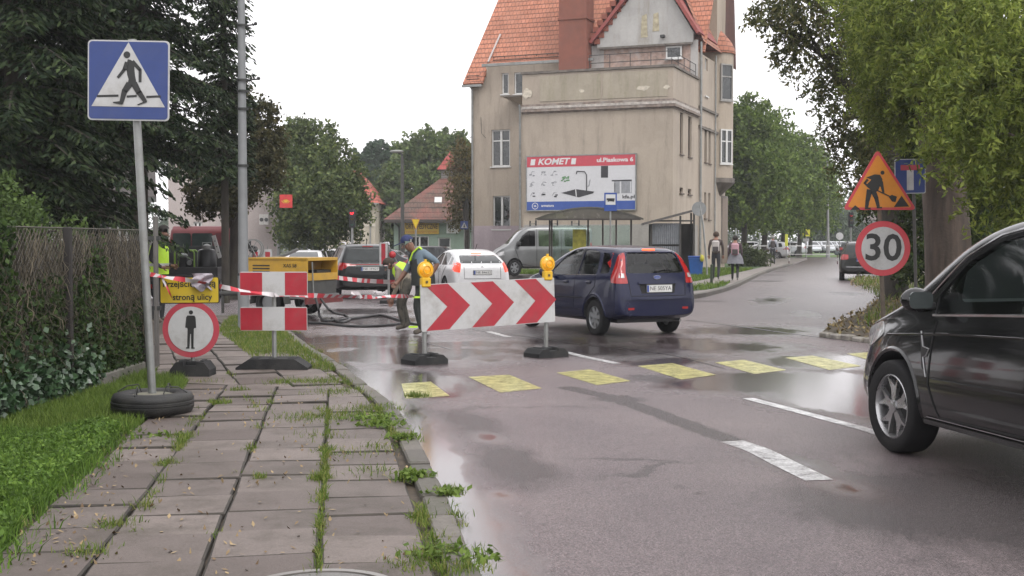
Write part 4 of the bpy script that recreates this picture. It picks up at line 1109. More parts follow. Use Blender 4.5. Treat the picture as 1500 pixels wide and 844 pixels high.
def put(px, Y, dy=0.): 
    x = at(px, 360, Y).x; return (x, Y + dy, gz(x, Y))
o = generic('liftback_car', 'white liftback with tail lights glowing, half hidden behind the chevron board', put(693, 33.4, .9), R(16), (.72, .72, .73), 4.48, .87, 1.49, 'liftback', plt='NE 84652', metal=.05, brake=True); o.scale = (.98, 1, .93)
o = generic('suv_car', 'dark grey SUV beside the yellow compressor, behind the worker in the blue cap', put(530, 34.2, .9), R(14), (.010, .012, .013), 4.5, .93, 1.65, 'suv', plt='NE 1F427', wheel_r=.35, rails=True); o.scale = (1, 1, .93)
p = gr(1268, 412); generic('estate_car', 'dark grey estate car parked on the side street, partly behind the 30 sign', (p.x + .15, p.y + .9, 0), R(-15), (.03, .032, .03), 4.6, .89, 1.5, 'estate', rails=True)
generic('compact_car', 'silver compact car by the pale building, half behind the street lamp pole', put(345, 68), R(35), (.42, .43, .44), 4.0, .84, 1.55, 'estate', metal=.7)
generic('saloon_car', 'white saloon between the yellow compressor and the dark grey SUV', put(449, 50), R(186), (.7, .7, .71), 4.4, .87, 1.42, 'saloon', metal=.05)
generic('parked_wagon', 'white wagon behind the white saloon at the back of the junction', put(476, 66), R(150), (.62, .63, .64), 4.5, .87, 1.5, 'estate', metal=.1)
generic('parked_car', 'dark car with a pale roof in front of the green shop', put(641, 74), R(75), (.05, .05, .055), 4.3, .87, 1.6, 'estate')
generic('dark_car', 'dark saloon right behind the roof of the grey SUV', put(583, 60), R(80), (.025, .025, .03), 4.3, .87, 1.5, 'saloon')
fc = [(1140, 376, 100, (.6, .6, .62), R(70), 'dark windowed white car under the trees, nearest to the walking man'), (1165, 378, 118, (.55, .56, .58), R(95), 'pale silver car behind the striped posts'), (1103, 374, 108, (.62, .62, .62), R(85), 'white car left of the row beneath the trees'), (1246, 372, 96, (.06, .06, .065), R(-20), 'dark car beyond the parked estate')]
for px, py, Y, colr, a, lb in fc:
    generic('distant_car', lb, (at(px, py, Y).x, Y, 0), a, colr, 4.3, .87, 1.48, 'estate', group='cars on the far street', lvl=1)
# row of tiny cars in the far car park
base = None
for k, (px, Y) in enumerate([(1186, 150), (1196, 155), (1206, 152), (1217, 156), (1228, 154)]):
    lb = 'tiny pale car in the row parked on the far side of the green island'
    if base is None: base = generic('far_parked_car', lb, (at(px, 360, Y).x, Y, 0), R(180), (.5, .52, .55), 4.2, .86, 1.5, 'saloon', group='cars parked beyond the green island')
    else: dup(base, (at(px, 360, Y).x, Y, 0), R(180 + 6 * (k % 2)), lb, 'cars parked beyond the green island', 'car')

# ---------------------------------------------------------------- silver minibus
def minibus():
    L, Wd, H_ = 5.1, .98, 2.05
    c = at(742, 392, 52)
    a = R(97 - 20)
    # front points left/away; rotation so that +y local -> left
    t = thing('minibus', 'silver minibus with roof rack parked on the lawn in front of the big house', 'minibus', (at(835, 392, 50).x, 50.5, .1), R(98))
    pm = paint('silver_van_paint', (.22, .225, .225), .6, .35)
    S = dict(ys=[-1.0, -.97, -.9, -.7, 0, 1, 2, 2.5, 2.8, 3.1, 3.35, 3.7, 3.95, 4.08],
             W=[(-1, .9), (-.9, .97), (3.2, .98), (3.8, .88), (4.08, .6)], top=[(-1, 1.75), (-.97, 1.95), (-.9, 2.02), (-.5, 2.05), (2.2, 2.05), (2.5, 1.98), (2.85, 1.7), (3.15, 1.38), (3.35, 1.24), (3.7, 1.1), (3.95, .95), (4.08, .7)],
             belt=[(-1, 1.15), (2, 1.15), (3.1, 1.1), (3.8, .95), (4.08, .6)], bot=[(-1, .35), (0, .3), (4.08, .35)], rw=[(-1, .82), (2, .82), (3, .86)], shoulder=.985)
    w1 = rnd([(1.95, 1.2), (1.95, 1.82), (2.3, 1.82), (2.62, 1.62), (2.95, 1.2)], .05)
    w2 = rnd([(.75, 1.2), (.75, 1.84), (1.78, 1.84), (1.78, 1.2)], .05); w3 = rnd([(-.85, 1.2), (-.85, 1.84), (.45, 1.84), (.45, 1.2)], .06)
    o, B = car_shell(t, S, pm, [(0, .34, .40, .98), (3.0, .34, .40, .98)], [w1], None, None, (-.9, 2.9, .6))
    DW = M('dark_window', (.02, .024, .025), .06)
    for s_, ax in ((-1, 'L'), (1, 'R')):
        B.panel('side_window', ax, shrink(w1, .01), GLD, t, off=-.01, rim=.004)
        for p in (w2, w3): B.panel('side_window', ax, p, M('van_glass', (.06, .085, .05), .08, var=.5, scale=2.5), t, off=.004)
        B.line('door_gap', ax, [(1.88, 1.9), (1.88, .4)], GAP, t, .02); B.line('door_gap', ax, [(.62, 1.9), (.62, .4)], GAP, t, .02); B.line('door_gap', ax, [(2.0, .4), (2.7, .5), (3.0, 1.15)], GAP, t, .02)
        B.panel('tail_lamp', ax, rnd([(-.99, .95), (-.99, 1.35), (-.86, 1.35), (-.86, .95)], .02), REDL, t, off=.006)
        mirror(t, s_ * .98, 2.85, 1.3, s_, BLK, 1.3)
        B.panel('yellow_stripe', ax, [(-.8, .98), (-.8, 1.08), (.2, 1.08), (.2, .98)], M('van_yellow', (.6, .4, .03), .5), t, off=.003)
        B.panel('headlamp', ax, rnd([(3.5, .85), (3.55, 1.0), (3.85, .95), (3.95, .8)], .02), CLRL, t, off=.006)
    B.panel('rear_window', 'B', rnd([(-.7, 1.2), (-.7, 1.8), (.7, 1.8), (.7, 1.2)], .05), DW, t, off=.004)
    B.panel('windscreen', 'F', rnd([(-.75, 1.3), (-.68, 1.9), (.68, 1.9), (.75, 1.3)], .05), DW, t, off=.004)
    for x, y in ((-1, 0), (1, 0), (-1, 3.0), (1, 3.0)): wheel(t, x * .86, y, .34, .22, x, 'hub', HUBC, 6)
    for k, y in enumerate((-.3, .8, 1.9)):
        mb = MB(); mb.box((0, y, 2.12), (1.7, .05, .04), CHR)
        for sx in (-.8, .8): mb.box((sx, y, 2.14), (.05, .07, .22), BLK)
        mb.build('roof_bar', None, t)
    mb = MB(); mb.box((0, 1.5, .36), (1.4, 4.2, .1), BLK); mb.build('underbody', None, t)
    t.scale = (.95, .80, 1)
minibus()
# ================================================================ BUILDINGS
def tile_mat(name, c1, c2, mort, sx=.24, sz=.34, coord='xz', dirt=None, damt=.6):
    if name in MATS: return MATS[name]
    m, nt, b = new_mat(name); c1, c2, mort = [sc3(c_, ALB) for c_ in (c1, c2, mort)]; dirt = sc3(dirt, ALB) if dirt else None
    tc = N(nt, 'ShaderNodeTexCoord'); sp = N(nt, 'ShaderNodeSeparateXYZ'); cb = N(nt, 'ShaderNodeCombineXYZ')
    lk(nt, tc.outputs['Object'], sp.inputs[0])
    if coord == 'xz': lk(nt, sp.outputs[0], cb.inputs[0])
    else: lk(nt, sp.outputs[1], cb.inputs[0])
    lk(nt, sp.outputs[2], cb.inputs[1])
    br = N(nt, 'ShaderNodeTexBrick'); lk(nt, cb.outputs[0], br.inputs['Vector'])
    br.inputs['Scale'].default_value = 1; br.inputs['Brick Width'].default_value = sx; br.inputs['Row Height'].default_value = sz
    br.inputs['Mortar Size'].default_value = .012; br.inputs['Mortar Smooth'].default_value = .3
    br.inputs['Color1'].default_value = (*c1, 1); br.inputs['Color2'].default_value = (*c2, 1); br.inputs['Mortar'].default_value = (*mort, 1)
    n = noise_node(nt, 1.3, 6, .7); r = ramp(nt, n.outputs[0], [(.3, (.72,) * 3), (.7, (1.18,) * 3)])
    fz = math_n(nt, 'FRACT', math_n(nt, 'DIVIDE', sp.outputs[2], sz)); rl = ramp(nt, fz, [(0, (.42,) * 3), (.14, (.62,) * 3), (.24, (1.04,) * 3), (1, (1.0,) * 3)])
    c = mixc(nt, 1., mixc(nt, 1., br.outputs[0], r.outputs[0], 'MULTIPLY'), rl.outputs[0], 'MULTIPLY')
    if dirt:
        n2 = noise_node(nt, .6, 7, .75); rd = ramp(nt, n2.outputs[0], [(.45, (0,) * 3), (.6, (damt,) * 3)]); c = mixc(nt, rd.outputs[0], c, dirt)
    lk(nt, c, b.inputs['Base Color']); b.inputs['Roughness'].default_value = .75
    bp = N(nt, 'ShaderNodeBump'); bp.inputs['Strength'].default_value = .8; bp.inputs['Distance'].default_value = .05
    inv = math_n(nt, 'SUBTRACT', 1.0, br.outputs['Fac']); lk(nt, inv, bp.inputs['Height']); lk(nt, bp.outputs[0], b.inputs['Normal'])
    MATS[name] = m; return m
def plaster(name, col, stain, damt=.45, sc=.5):
    if name in MATS: return MATS[name]
    m, nt, b = new_mat(name); col = sc3(col, ALB); stain = sc3(stain, ALB)
    n = noise_node(nt, sc, 8, .65, scl=(1, 1, .6)); r = ramp(nt, n.outputs[0], [(.3, sc3(col, .84)), (.55, col), (.75, sc3(col, 1.12))])
    st = noise_node(nt, 1.1, 8, .75, scl=(2.2, 2.2, .28)); rs = ramp(nt, st.outputs[0], [(.5, (0,) * 3), (.72, (damt,) * 3)])
    c = mixc(nt, rs.outputs[0], r.outputs[0], stain)
    vc = N(nt, 'ShaderNodeTexVoronoi'); vc.feature = 'DISTANCE_TO_EDGE'; vc.inputs['Scale'].default_value = .38; wn = noise_node(nt, 1.2, 5, .7); tcc = N(nt, 'ShaderNodeTexCoord'); va = N(nt, 'ShaderNodeVectorMath'); va.operation = 'MULTIPLY_ADD'
    lk(nt, wn.outputs[1], va.inputs[0]); va.inputs[1].default_value = (1.1, 1.1, 1.1); lk(nt, tcc.outputs['Object'], va.inputs[2]); lk(nt, va.outputs[0], vc.inputs['Vector'])
    ck = ramp(nt, vc.outputs['Distance'], [(0, (.55,) * 3), (.008, (.35,) * 3), (.014, (0,) * 3)]); c = mixc(nt, math_n(nt, 'MULTIPLY', ck.outputs[0], rs.outputs[0]), c, sc3(stain, .5))
    pt = noise_node(nt, .8, 3, .4); rp = ramp(nt, pt.outputs[0], [(.56, (0,) * 3), (.575, (.16,) * 3)]); c = mixc(nt, rp.outputs[0], c, sc3(col, 1.25))
    f = noise_node(nt, 14, 6, .7); rf = ramp(nt, f.outputs[0], [(.3, (.9,) * 3), (.7, (1.07,) * 3)]); c = mixc(nt, 1., c, rf.outputs[0], 'MULTIPLY')
    lk(nt, c, b.inputs['Base Color']); b.inputs['Roughness'].default_value = .85
    bp = N(nt, 'ShaderNodeBump'); bp.inputs['Strength'].default_value = .35; bp.inputs['Distance'].default_value = .01; lk(nt, f.outputs[0], bp.inputs['Height']); lk(nt, bp.outputs[0], b.inputs['Normal'])
    MATS[name] = m; return m
WPVC = M('white_pvc', (.72, .72, .70), .4, var=.06)
DGL = M('room_dark_glass', (.03, .035, .035), .05, var=.4, scale=1.5, spec=.8)
CURT = M('net_curtain', (.42, .43, .42), .8, var=.2, scale=8)
ZINC = M('zinc_pipe', (.32, .33, .32), .5, .5, dirt=(.15, .13, .1))
IRON = M('painted_iron', (.05, .052, .05), .6, .3)
def window(t, fr, x, z, w_, h, cols=2, transom=.3, frame=WPVC, depth=.12, name='window'):
    """fr(u, d, z): local frame -> house coords; u along wall, d out of wall"""
    def bx(mb, u0, u1, z0, z1, d0, d1, mat):
        ps = [fr(u, d, zz) for zz in (z0, z1) for d in (d0, d1) for u in (u0, u1)]
        mb.add(ps, [(0, 1, 3, 2), (4, 6, 7, 5), (0, 4, 5, 1), (2, 3, 7, 6), (0, 2, 6, 4), (1, 5, 7, 3)], mat)
    mb = MB(); f = .07; d0, d1 = -depth - .05, -depth + .03
    x0, x1, z0, z1 = x - w_ / 2, x + w_ / 2, z, z + h
    bx(mb, x0, x1, z0, z0 + f, d0, d1, frame); bx(mb, x0, x1, z1 - f, z1, d0, d1, frame)
    bx(mb, x0, x0 + f, z0 + f, z1 - f, d0, d1, frame); bx(mb, x1 - f, x1, z0 + f, z1 - f, d0, d1, frame)
    for c in range(1, cols):
        u = x0 + w_ * c / cols; bx(mb, u - .055, u + .055, z0 + f, z1 - f, d0, d1 + .01, frame)
    if transom:
        zt = z1 - h * transom; bx(mb, x0 + f, x1 - f, zt - .03, zt + .03, d0, d1 - .004, frame)
    w0 = mb.build(name, None, t)
    mb = MB(); bx(mb, x0 + f * .5, x1 - f * .5, z0 + f * .5, z1 - f * .5, d0 + .02, d0 + .03, DGL); mb.build('pane', None, w0)
    mb = MB(); bx(mb, x0 - .06, x1 + .06, z0 - .06, z0 - .003, -depth, .07, frame); mb.build('sill', None, w0)
    return w0
def box_local(mb, fr, u0, u1, z0, z1, d0, d1, mat):
    ps = [fr(u, d, zz) for zz in (z0, z1) for d in (d0, d1) for u in (u0, u1)]
    mb.add(ps, [(0, 1, 3, 2), (4, 6, 7, 5), (0, 4, 5, 1), (2, 3, 7, 6), (0, 2, 6, 4), (1, 5, 7, 3)], mat)
def cutbox(o, boxes):
    mb = MB()
    for fr, u0, u1, z0, z1, dp in boxes: box_local(mb, fr, u0, u1, z0, z1, -dp, .2, None)
    c = mb.build('cut'); c.parent = o.parent
    bpy.context.view_layer.update()
    boolean(o, c)

def big_house():
    C = Vector((7.31, 56.0, 0.0)); th = R(-21.6)
    t = thing('town_house', 'large beige plastered town house with steep red tiled roof and terrace', 'building', (C.x, C.y, .1), th)
    cs, sn = math.cos(th), math.sin(th)
    def wld(x, y): return (C.x + cs * x - sn * y, C.y + sn * x + cs * y)
    def hx(px, yl):
        k = (px - CXP) / F; lo, hi = -30., 10.
        for _ in range(50):
            m_ = (lo + hi) / 2; X, Y = wld(m_, yl)
            if X / Y < k: lo = m_
            else: hi = m_
        return lo
    def hy(px, xl):
        k = (px - CXP) / F; lo, hi = -5., 30.
        for _ in range(50):
            m_ = (lo + hi) / 2; X, Y = wld(xl, m_)
            if X / Y < k: lo = m_
            else: hi = m_
        return lo
    def hz(py, xl, yl): return at(CXP, py, wld(xl, yl)[1]).z - .1
    BE = plaster('beige_plaster', (.465, .395, .32), (.22, .19, .16), .65, .35); BE2 = plaster('beige_plaster_side', (.46, .39, .31), (.22, .19, .16), .7)
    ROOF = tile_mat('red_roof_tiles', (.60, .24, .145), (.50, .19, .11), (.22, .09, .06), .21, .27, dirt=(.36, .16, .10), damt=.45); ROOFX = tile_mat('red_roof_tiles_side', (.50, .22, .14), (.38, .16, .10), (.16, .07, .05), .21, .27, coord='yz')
    COP = M('weathered_coping', (.16, .14, .12), .8, var=.4, scale=3)
    fm = lambda u, d, z: Vector((u, 5 - d, z)); fb = lambda u, d, z: Vector((u, -d, z)); fs = lambda u, d, z: Vector((d, u, z))
    a = hx(691, 5); b = hx(765, 0); top = hz(94, 0, 0)
    a2 = hx(712, 5); zlow = hz(123, a, 5); zhi = hz(96, a2, 5); D1 = 11.5
    # main body
    mb = MB(); mb.box2((a, 5, -.6), (0, D1, zlow + .3), BE); 
    main = mb.build('wall', None, t)
    mb = MB(); mb.box2((a2, 5.003, zlow + .3), (0, D1, zhi + .07), BE); mb.box2((hx(862, 5), 5.003, zhi + .07), (0, D1, 11.35), BE)
    upper = mb.build('upper_wall', None, t)
    mb = MB(); mb.box2((b, 0, -.6), (0, 4.99, top - .12), BE); blk = mb.build('terrace_block', None, t)
    # windows
    def mkwin(fr, px0, px1, py0, py1, plane, host, y=None, **k):
        if plane == 'm': u0, u1 = hx(px0, 5), hx(px1, 5); z1, z0 = hz(py0, (u0 + u1) / 2, 5), hz(py1, (u0 + u1) / 2, 5)
        elif plane == 'b': u0, u1 = hx(px0, 0), hx(px1, 0); z1, z0 = hz(py0, (u0 + u1) / 2, 0), hz(py1, (u0 + u1) / 2, 0)
        else: u0, u1 = hy(px0, 0), hy(px1, 0); z1, z0 = hz(py0, 0, (u0 + u1) / 2), hz(py1, 0, (u0 + u1) / 2)
        host.append((fr, u0, u1, z0, z1, .2)); WN.append((fr, (u0 + u1) / 2, z0, u1 - u0, z1 - z0, k))
    WN = []; hm, hu, hb = [], [], []
    mkwin(fm, 720, 747, 190, 244, 'm', hm, transom=.3); mkwin(fm, 722, 747.5, 287, 336, 'm', hm, transom=0)
    mkwin(fm, 735, 745, 107, 138, 'm', hu, cols=1, transom=0); mkwin(fm, 753, 766, 106, 138, 'm', hu, cols=1, transom=0)
    for q in [(995, 999.5, 165, 226), (1007, 1012, 171, 230)]: mkwin(fs, *q, 's', hb, cols=1, transom=0, frame=M('brown_frame', (.10, .07, .05), .6))
    for q in [(995, 1000, 275, 283), (1007, 1012, 277, 285)]: mkwin(fs, *q, 's', hb, cols=1, transom=0, frame=M('brown_frame', (.10, .07, .05), .6))
    for q in [(1031, 1034.5, 186, 238), (1037, 1040, 188, 240), (1031, 1034, 282, 320), (1037, 1040, 283, 322)]: mkwin(fs, *q, 's', hm, cols=1, transom=0, frame=MATS['brown_frame'])
    hm += hu[:2]; mkwin(fs, 1031, 1035, 86, 141, 's', hu, cols=1, transom=0)
    cutbox(main, hm); cutbox(blk, hb); cutbox(upper, hu)
    for fr, u, z, w_, h, k in WN: window(t, fr, u, z, w_, h, **k)
    # the small white attic window in the brick strip
    u0, u1 = hx(975, 5), hx(998, 5); z0, z1 = hz(87, u0, 5), hz(69, u0, 5)
    mb = MB(); box_local(mb, fm, hx(884, 5), hx(1010, 5), top - .1, hz(58, u0, 5), .003, .03, M('bare_brick', (.42, .30, .25), .9, var=.35, scale=4, bump=.5, dirt=(.5, .45, .42), dirtamt=.8)); mb.build('bare_brick_patch', None, t)
    window(t, lambda u, d, z: Vector((u, 4.86 - d, z)), (u0 + u1) / 2, z0, u1 - u0, z1 - z0, cols=1, transom=0, depth=.02, name='attic_window')
    mb = MB(); mb.box2((hx(866, 5), 4.985, top - .3), (-.02, 4.999, hz(58, 0, 5)), plaster('pale_strip_plaster', (.50, .48, .46), (.34, .28, .24), .8, 1.5)); mb.build('pale_plaster_strip', None, t)
    # parapet trim, cornice
    mb = MB(); mb.box2((b - .06, -.07, top - .11), (.07, 5.0, top), COP); mb.build('coping', None, t)
    zc = hz(145, 0, 0)
    mb = MB(); BRK = M('worn_cornice', (.24, .19, .16), .9, var=.45, scale=5, bump=.5, dirt=(.42, .40, .37), dirtamt=.7)
    for k, (dz, pr) in enumerate([(.38, .05), (.27, .10), (.13, .15)]):
        mb.box2((b - .02, -pr, zc - .4 + dz - .07), (pr, 4.97, zc - .4 + dz + .05), BRK if k != 1 else M('cornice_light', (.48, .44, .40), .9, var=.4, scale=7))
    mb.box2((b - .02, -.03, zc - .42), (.03, 4.97, zc - .2), BRK); mb.build('cornice', None, t)
    mb = MB(); mb.box2((b + .9, -.025, zc + .14), (b + 3.9, -.003, top - .25), PP_ := plaster('panel_plaster', (.42, .37, .29), (.24, .23, .14), .75, 1.2)); mb.box2((b + 4.0, -.025, zc + .14), (-.25, -.003, top - .25), PP_); mb.build('parapet_panels', None, t)
    for (px, w__, hh) in ((772, .5, .55), (852, .3, .2), (940, .8, .25), (975, .4, .22)):
        x = hx(px, 0); mb = MB(); mb.prism([(x + w__ * .5 * math.cos(a_) * random.uniform(.6, 1.1), zc + .55 + hh * .5 * math.sin(a_) * random.uniform(.6, 1.1)) for a_ in [q * .5 for q in range(12)]], -.03, -.026, 'Y', M('bare_plaster_patch', (.62, .56, .46), .9, var=.3, scale=12)); mb.build('bare_patch', None, t)
    # railing on the terrace
    mb = MB(); rx0 = hx(862, 0)
    for z in (.25, .62): mb.tube([(rx0, .1, top + z), (-.1, .1, top + z), (-.1, 4.8, top + z)], .018, IRON, 5)
    for k in range(5): x = rx0 + (-.1 - rx0) * k / 4; mb.tube([(x, .1, top - .05), (x, .1, top + .64)], .018, IRON, 5)
    for k in range(1, 5): mb.tube([(-.1, .1 + 4.7 * k / 4, top - .05), (-.1, .1 + 4.7 * k / 4, top + .64)], .018, IRON, 5)
    mb.build('terrace_railing', None, t)
    mb = MB(); xx = hx(1022, 0)
    # roofs
    sl = math.tan(R(57)); yr = 11.0
    def rz(y, z0): return z0 + (y - 4.6) * sl
    ztop = 19.0; rx = hx(716, 6.5)
    z0 = zlow - .1; y_hi = 4.6 + (zhi - z0 + .1) / sl
    k_left = (hx(718, 7.2) - (a - .25)) / 4.6
    def P(x, z): return Vector((x, 4.6 + (z - z0) / sl, z))
    gl = hx(873, 5)
    poly = [P(a - .3, z0), P(a2, z0), P(a2 + .05, zhi + .05), P(.25, zhi + .05), P(.25, ztop), P(a - .3 + (ztop - z0) * .15, ztop)]
    # triangulated sheet with thickness
    mb = MB(); n = len(poly); up = Vector((0, -.10, .07))
    fs_ = [(0, 1, 2), (0, 2, 5), (2, 3, 4), (2, 4, 5)]
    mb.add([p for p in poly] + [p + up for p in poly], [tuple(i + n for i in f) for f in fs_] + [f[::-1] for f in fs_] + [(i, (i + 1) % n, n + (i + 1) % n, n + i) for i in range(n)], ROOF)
    # back plane and hips so it is a closed roof
    L0, L1 = Vector((a - .3, 4.6, z0)), Vector((a - .3 + (ztop - z0) * .15, 4.6 + (ztop - z0) / sl, ztop))
    mb.add([L0, Vector((a - .3, D1 + 3, z0)), Vector((L1.x, L1.y + .5, ztop)), L1], [(0, 1, 2, 3)], ROOFX)
    mb.add([Vector((.25, 5, 11.2)), Vector((.25, D1 + .4, 11.2)), Vector((-3.6, D1 - 1, ztop)), Vector((-3.6, 8, ztop))], [(0, 1, 2, 3)], ROOFX)
    mb.build('roof', None, t, fix=False)
    mb = MB(); mb.box2((a2 - .05, 4.55, zhi - .12), (hx(868, 4.6), 4.72, zhi + .02), ZINC); mb.box2((a - .35, 4.5, z0 - .12), (a2 - .05, 4.65, z0 + .0), ZINC); mb.build('gutter', None, t)
    mb = MB(); mb.tube([P(a2 + .05, zhi + .1) + up * 1.5, P(hx(731, 6), hz(53, a2, 6)) + up * 1.5], .05, M('flashing', (.55, .5, .48), .5), 6); mb.build('flashing', None, t)
    for (x0, x1, z) in ((a2 + .3, hx(815, 4.8), zhi + .35), (a - .1, a2 - .2, z0 + .35)):
        mb = MB(); q0 = P(x0, z) + Vector((0, -.22, .12)); q1 = P(x1, z) + Vector((0, -.22, .12)); mb.tube([q0, q1], .018, IRON, 5); q0, q1 = q0 - Vector((0, 0, .18)), q1 - Vector((0, 0, .18)); mb.tube([q0, q1], .018, IRON, 5)
        k = 0
        while x0 + k * .6 < x1: p = P(x0 + k * .6, z); mb.tube([p, p + Vector((0, -.22, .14))], .018, IRON, 5); k += 1
        mb.build('snow_guard', None, t)
    # chimney
    c0, c1 = hx(818, 4.2), hx(858, 4.2)
    CHM = M('chimney_render', (.26, .095, .065), .85, var=.15, scale=2, dirt=(.2, .09, .07))
    mb = MB(); mb.box2((c0, 4.2, top - .6), (c1, 5.4, 17), CHM); zb = hz(28, c0, 4.2); mb.box2((c0 - .05, 4.15, zb - .06), (c1 + .05, 5.45, zb + .06), CHM); mb.build('chimney', None, t)
    # stepped ornamental brick on the roof beside the chimney
    mb = MB()
    for i in range(9):
        z = hz(66 - i * 9, gl, 5); x = gl - .12 + i * .22 - .35
        for j in range(2): mb.box2((x + j * .5 - .08, 4.75 - .0, z), (x + j * .5 + .22, 5.6, z + .26), M('stepped_brick', (.28, .09, .06), .9))
    mb.build('stepped_brickwork', None, t)
    # gable
    GL, GR_ = gl, hx(1017, 5); AX = hx(956, 4.8); AZ = hz(-48, AX, 4.8); GZ = hz(62, GL, 5); GZR = hz(48, GR_, 5)
    GW = plaster('grey_gable_plaster', (.48, .47, .45), (.30, .26, .20), .8, 1.2)
    mb = MB(); mb.prism([(GL + .1, GZ - .3), (GR_ - .1, GZ - .3), (GR_ - .05, GZR), (AX, AZ), (GL + .05, GZ)], 4.80, 5.0, 'Y', GW); mb.build('gable_wall', None, t)
    mb = MB(); mb.box2((GL + .15, 4.7, GZ - .42), (GR_ - .1, 4.81, GZ - .32), COP); mb.build('gable_ledge', None, t)
    VRG = M('red_verge', (.30, .07, .06), .7)
    for (p, q) in (((GL - .15, GZ - .12), (AX, AZ + .1)), ((AX, AZ + .1), (GR_ + .15, GZR - .12))):
        d = Vector((q[0] - p[0], 0, q[1] - p[1])).normalized(); nn = Vector((-d.z, 0, d.x)) 
        mb = MB(); A = [Vector((p[0], 4.55, p[1])), Vector((q[0], 4.55, q[1])), Vector((q[0], 8.8, q[1])), Vector((p[0], 8.8, p[1]))]
        mb.add(A + [v + nn * .16 for v in A], [(0, 3, 2, 1), (4, 5, 6, 7), (0, 1, 5, 4), (1, 2, 6, 5), (2, 3, 7, 6), (3, 0, 4, 7)], VRG); mb.build('gable_roof', None, t)
    mb = MB(); mb.prism([(hx(940, 4.78) - .1, hz(50, 0, 4.8)), (hx(940, 4.78) + .25, hz(50, 0, 4.8)), (hx(940, 4.78) + .2, hz(15, 0, 4.8)), (hx(940, 4.78) - .05, hz(18, 0, 4.8))], 4.785, 4.797, 'Y', M('worn_patch', (.45, .40, .28), .9, var=.4, scale=5)); mb.prism([(hx(957, 4.78) - .1, hz(42, 0, 4.8)), (hx(957, 4.78) + .25, hz(42, 0, 4.8)), (hx(957, 4.78) + .2, hz(14, 0, 4.8)), (hx(957, 4.78) - .05, hz(16, 0, 4.8))], 4.785, 4.797, 'Y', MATS['worn_patch']); mb.build('worn_patch', None, t)
    mb = MB(); mb.box((hx(969, 4.6), 4.62, hz(50, 0, 4.6)), (.22, .25, .14), IRON, None, .02); mb.build('wall_lamp', None, t)
    # bay tower on the right side
    bc = Vector((-.42, 10.25, 0)); br = 1.08; n = 16
    zb0 = hz(262, 0, 10); zb1 = hz(76, 0, 10)
    mb = MB(); mb.lathe([(br, zb0), (br, zb1)], BE2, n, (bc.x, bc.y, 0), smooth=True); bay = mb.build('bay', None, t)
    mb = MB(); mb.lathe([(.35, zb0 - 1.0), (.6, zb0 - .75), (br + .02, zb0 - .3), (br + .1, zb0 - .22), (br + .1, zb0 + .02)], COP, n, (bc.x, bc.y, 0)); mb.build('bay_corbel', None, t)
    mb = MB(); mb.lathe([(br + .1, zb1 - .12), (br + .12, zb1), (br * .9, zb1 + .5), (br * .55, zb1 + .95), (br * .3, zb1 + 1.25)], ROOF, n, (bc.x, bc.y, 0)); mb.build('bay_roof', None, t)
    for (py0, py1) in ((96, 149), (191, 241)):
        ang = R(-38); ctr = Vector((bc.x + math.cos(ang) * br * .985, bc.y + math.sin(ang) * br * .985, 0)); e1 = Vector((-math.sin(ang), math.cos(ang), 0)); e2 = Vector((math.cos(ang), math.sin(ang), 0))
        fr = lambda u, d, z, c=ctr, p=e1, q_=e2: c + p * u + q_ * d + Vector((0, 0, z))
        z1, z0_ = hz(py0, 0, 10), hz(py1, 0, 10)
        window(t, fr, 0, z0_, .78, z1 - z0_, cols=2 if py0 > 150 else 1, transom=.35, depth=-.04, frame=WPVC if py0 > 150 else M('grey_frame', (.35, .34, .32), .6))
    # far gable overhang (brown)
    mb = MB(); q = [(.05, D1 - .3, 10.9), (.55, D1 - .2, 10.6), (.28, D1 + .1, 17), (-.6, D1 - .3, 17)]
    mb.add([Vector(v) for v in q] + [Vector(v) + Vector((0, .25, 0)) for v in q], [(0, 1, 2, 3), (7, 6, 5, 4), (0, 4, 5, 1), (1, 5, 6, 2), (2, 6, 7, 3), (3, 7, 4, 0)], M('brown_bargeboard', (.11, .05, .04), .7)); mb.build('bargeboard', None, t)
    mb = MB(); mb.box2((-1.2, D1 - 2.3, 11.3), (.0, D1, 17), BE2); mb.build('side_gable_wall', None, t)
    # string course on the side
    mb = MB()
    for py in (150, 178): zc2 = hz(py + 12, 0, 7); mb.box2((-.02, 5.02, zc2 - .06), (.09, D1 - 1.5, zc2 + .06), COP)
    mb.build('string_course', None, t)
    # loggia box beside the terrace
    u0, u1 = hx(737, 4.0), hx(765, 4.0); zz = hz(140, u0, 4)
    mb = MB(); mb.box2((u0, 4.0, zz - .08), (u1 + .1, 5.0, zz), COP); mb.add([Vector((u0, 4.0, zz - .1)), Vector((u1, 4.0, zz - .1)), Vector((u1, 4.9, zz - .8)), Vector((u0 + .9, 4.9, zz - .5))], [(0, 1, 2, 3)], BE2); mb.build('loggia_slab', None, t)
    # pipes
    for (x, y, z1) in ((hx(692, 4.9), 4.9, zlow), (b - .08, -.09, zc)): mb = MB(); mb.tube([(x, y, -.2), (x, y, z1 - .3), (x - .2 if x < -10 else x, y - .1, z1)], .06, ZINC, 8); mb.build('drainpipe', None, t)
    mb = MB(); y_ = 5.15; mb.tube([(.1, y_, -.2), (.1, y_, 11.2)], .06, ZINC, 8); mb.build('drainpipe', None, t)
    mb = MB(); mb.tube([(.08, 8.6, -.2), (.08, 8.6, 11)], .04, ZINC, 8); mb.build('drainpipe', None, t)
    # plinths
    zp = hz(331, a, 5)
    mb = MB(); mb.box2((a + .02, 4.96, -.5), (b + 1, 5.02, zp), plaster('lilac_plinth_paint', (.48, .40, .43), (.30, .26, .26), .6)); mb.build('plinth', None, t)
    zp = hz(312, 0, 0)
    mb = MB(); mb.box2((b + .1, -.03, -.5), (.03, 4.9, zp - .5), plaster('grey_plinth', (.38, .36, .33), (.24, .22, .2), .5)); mb.build('plinth', None, t)
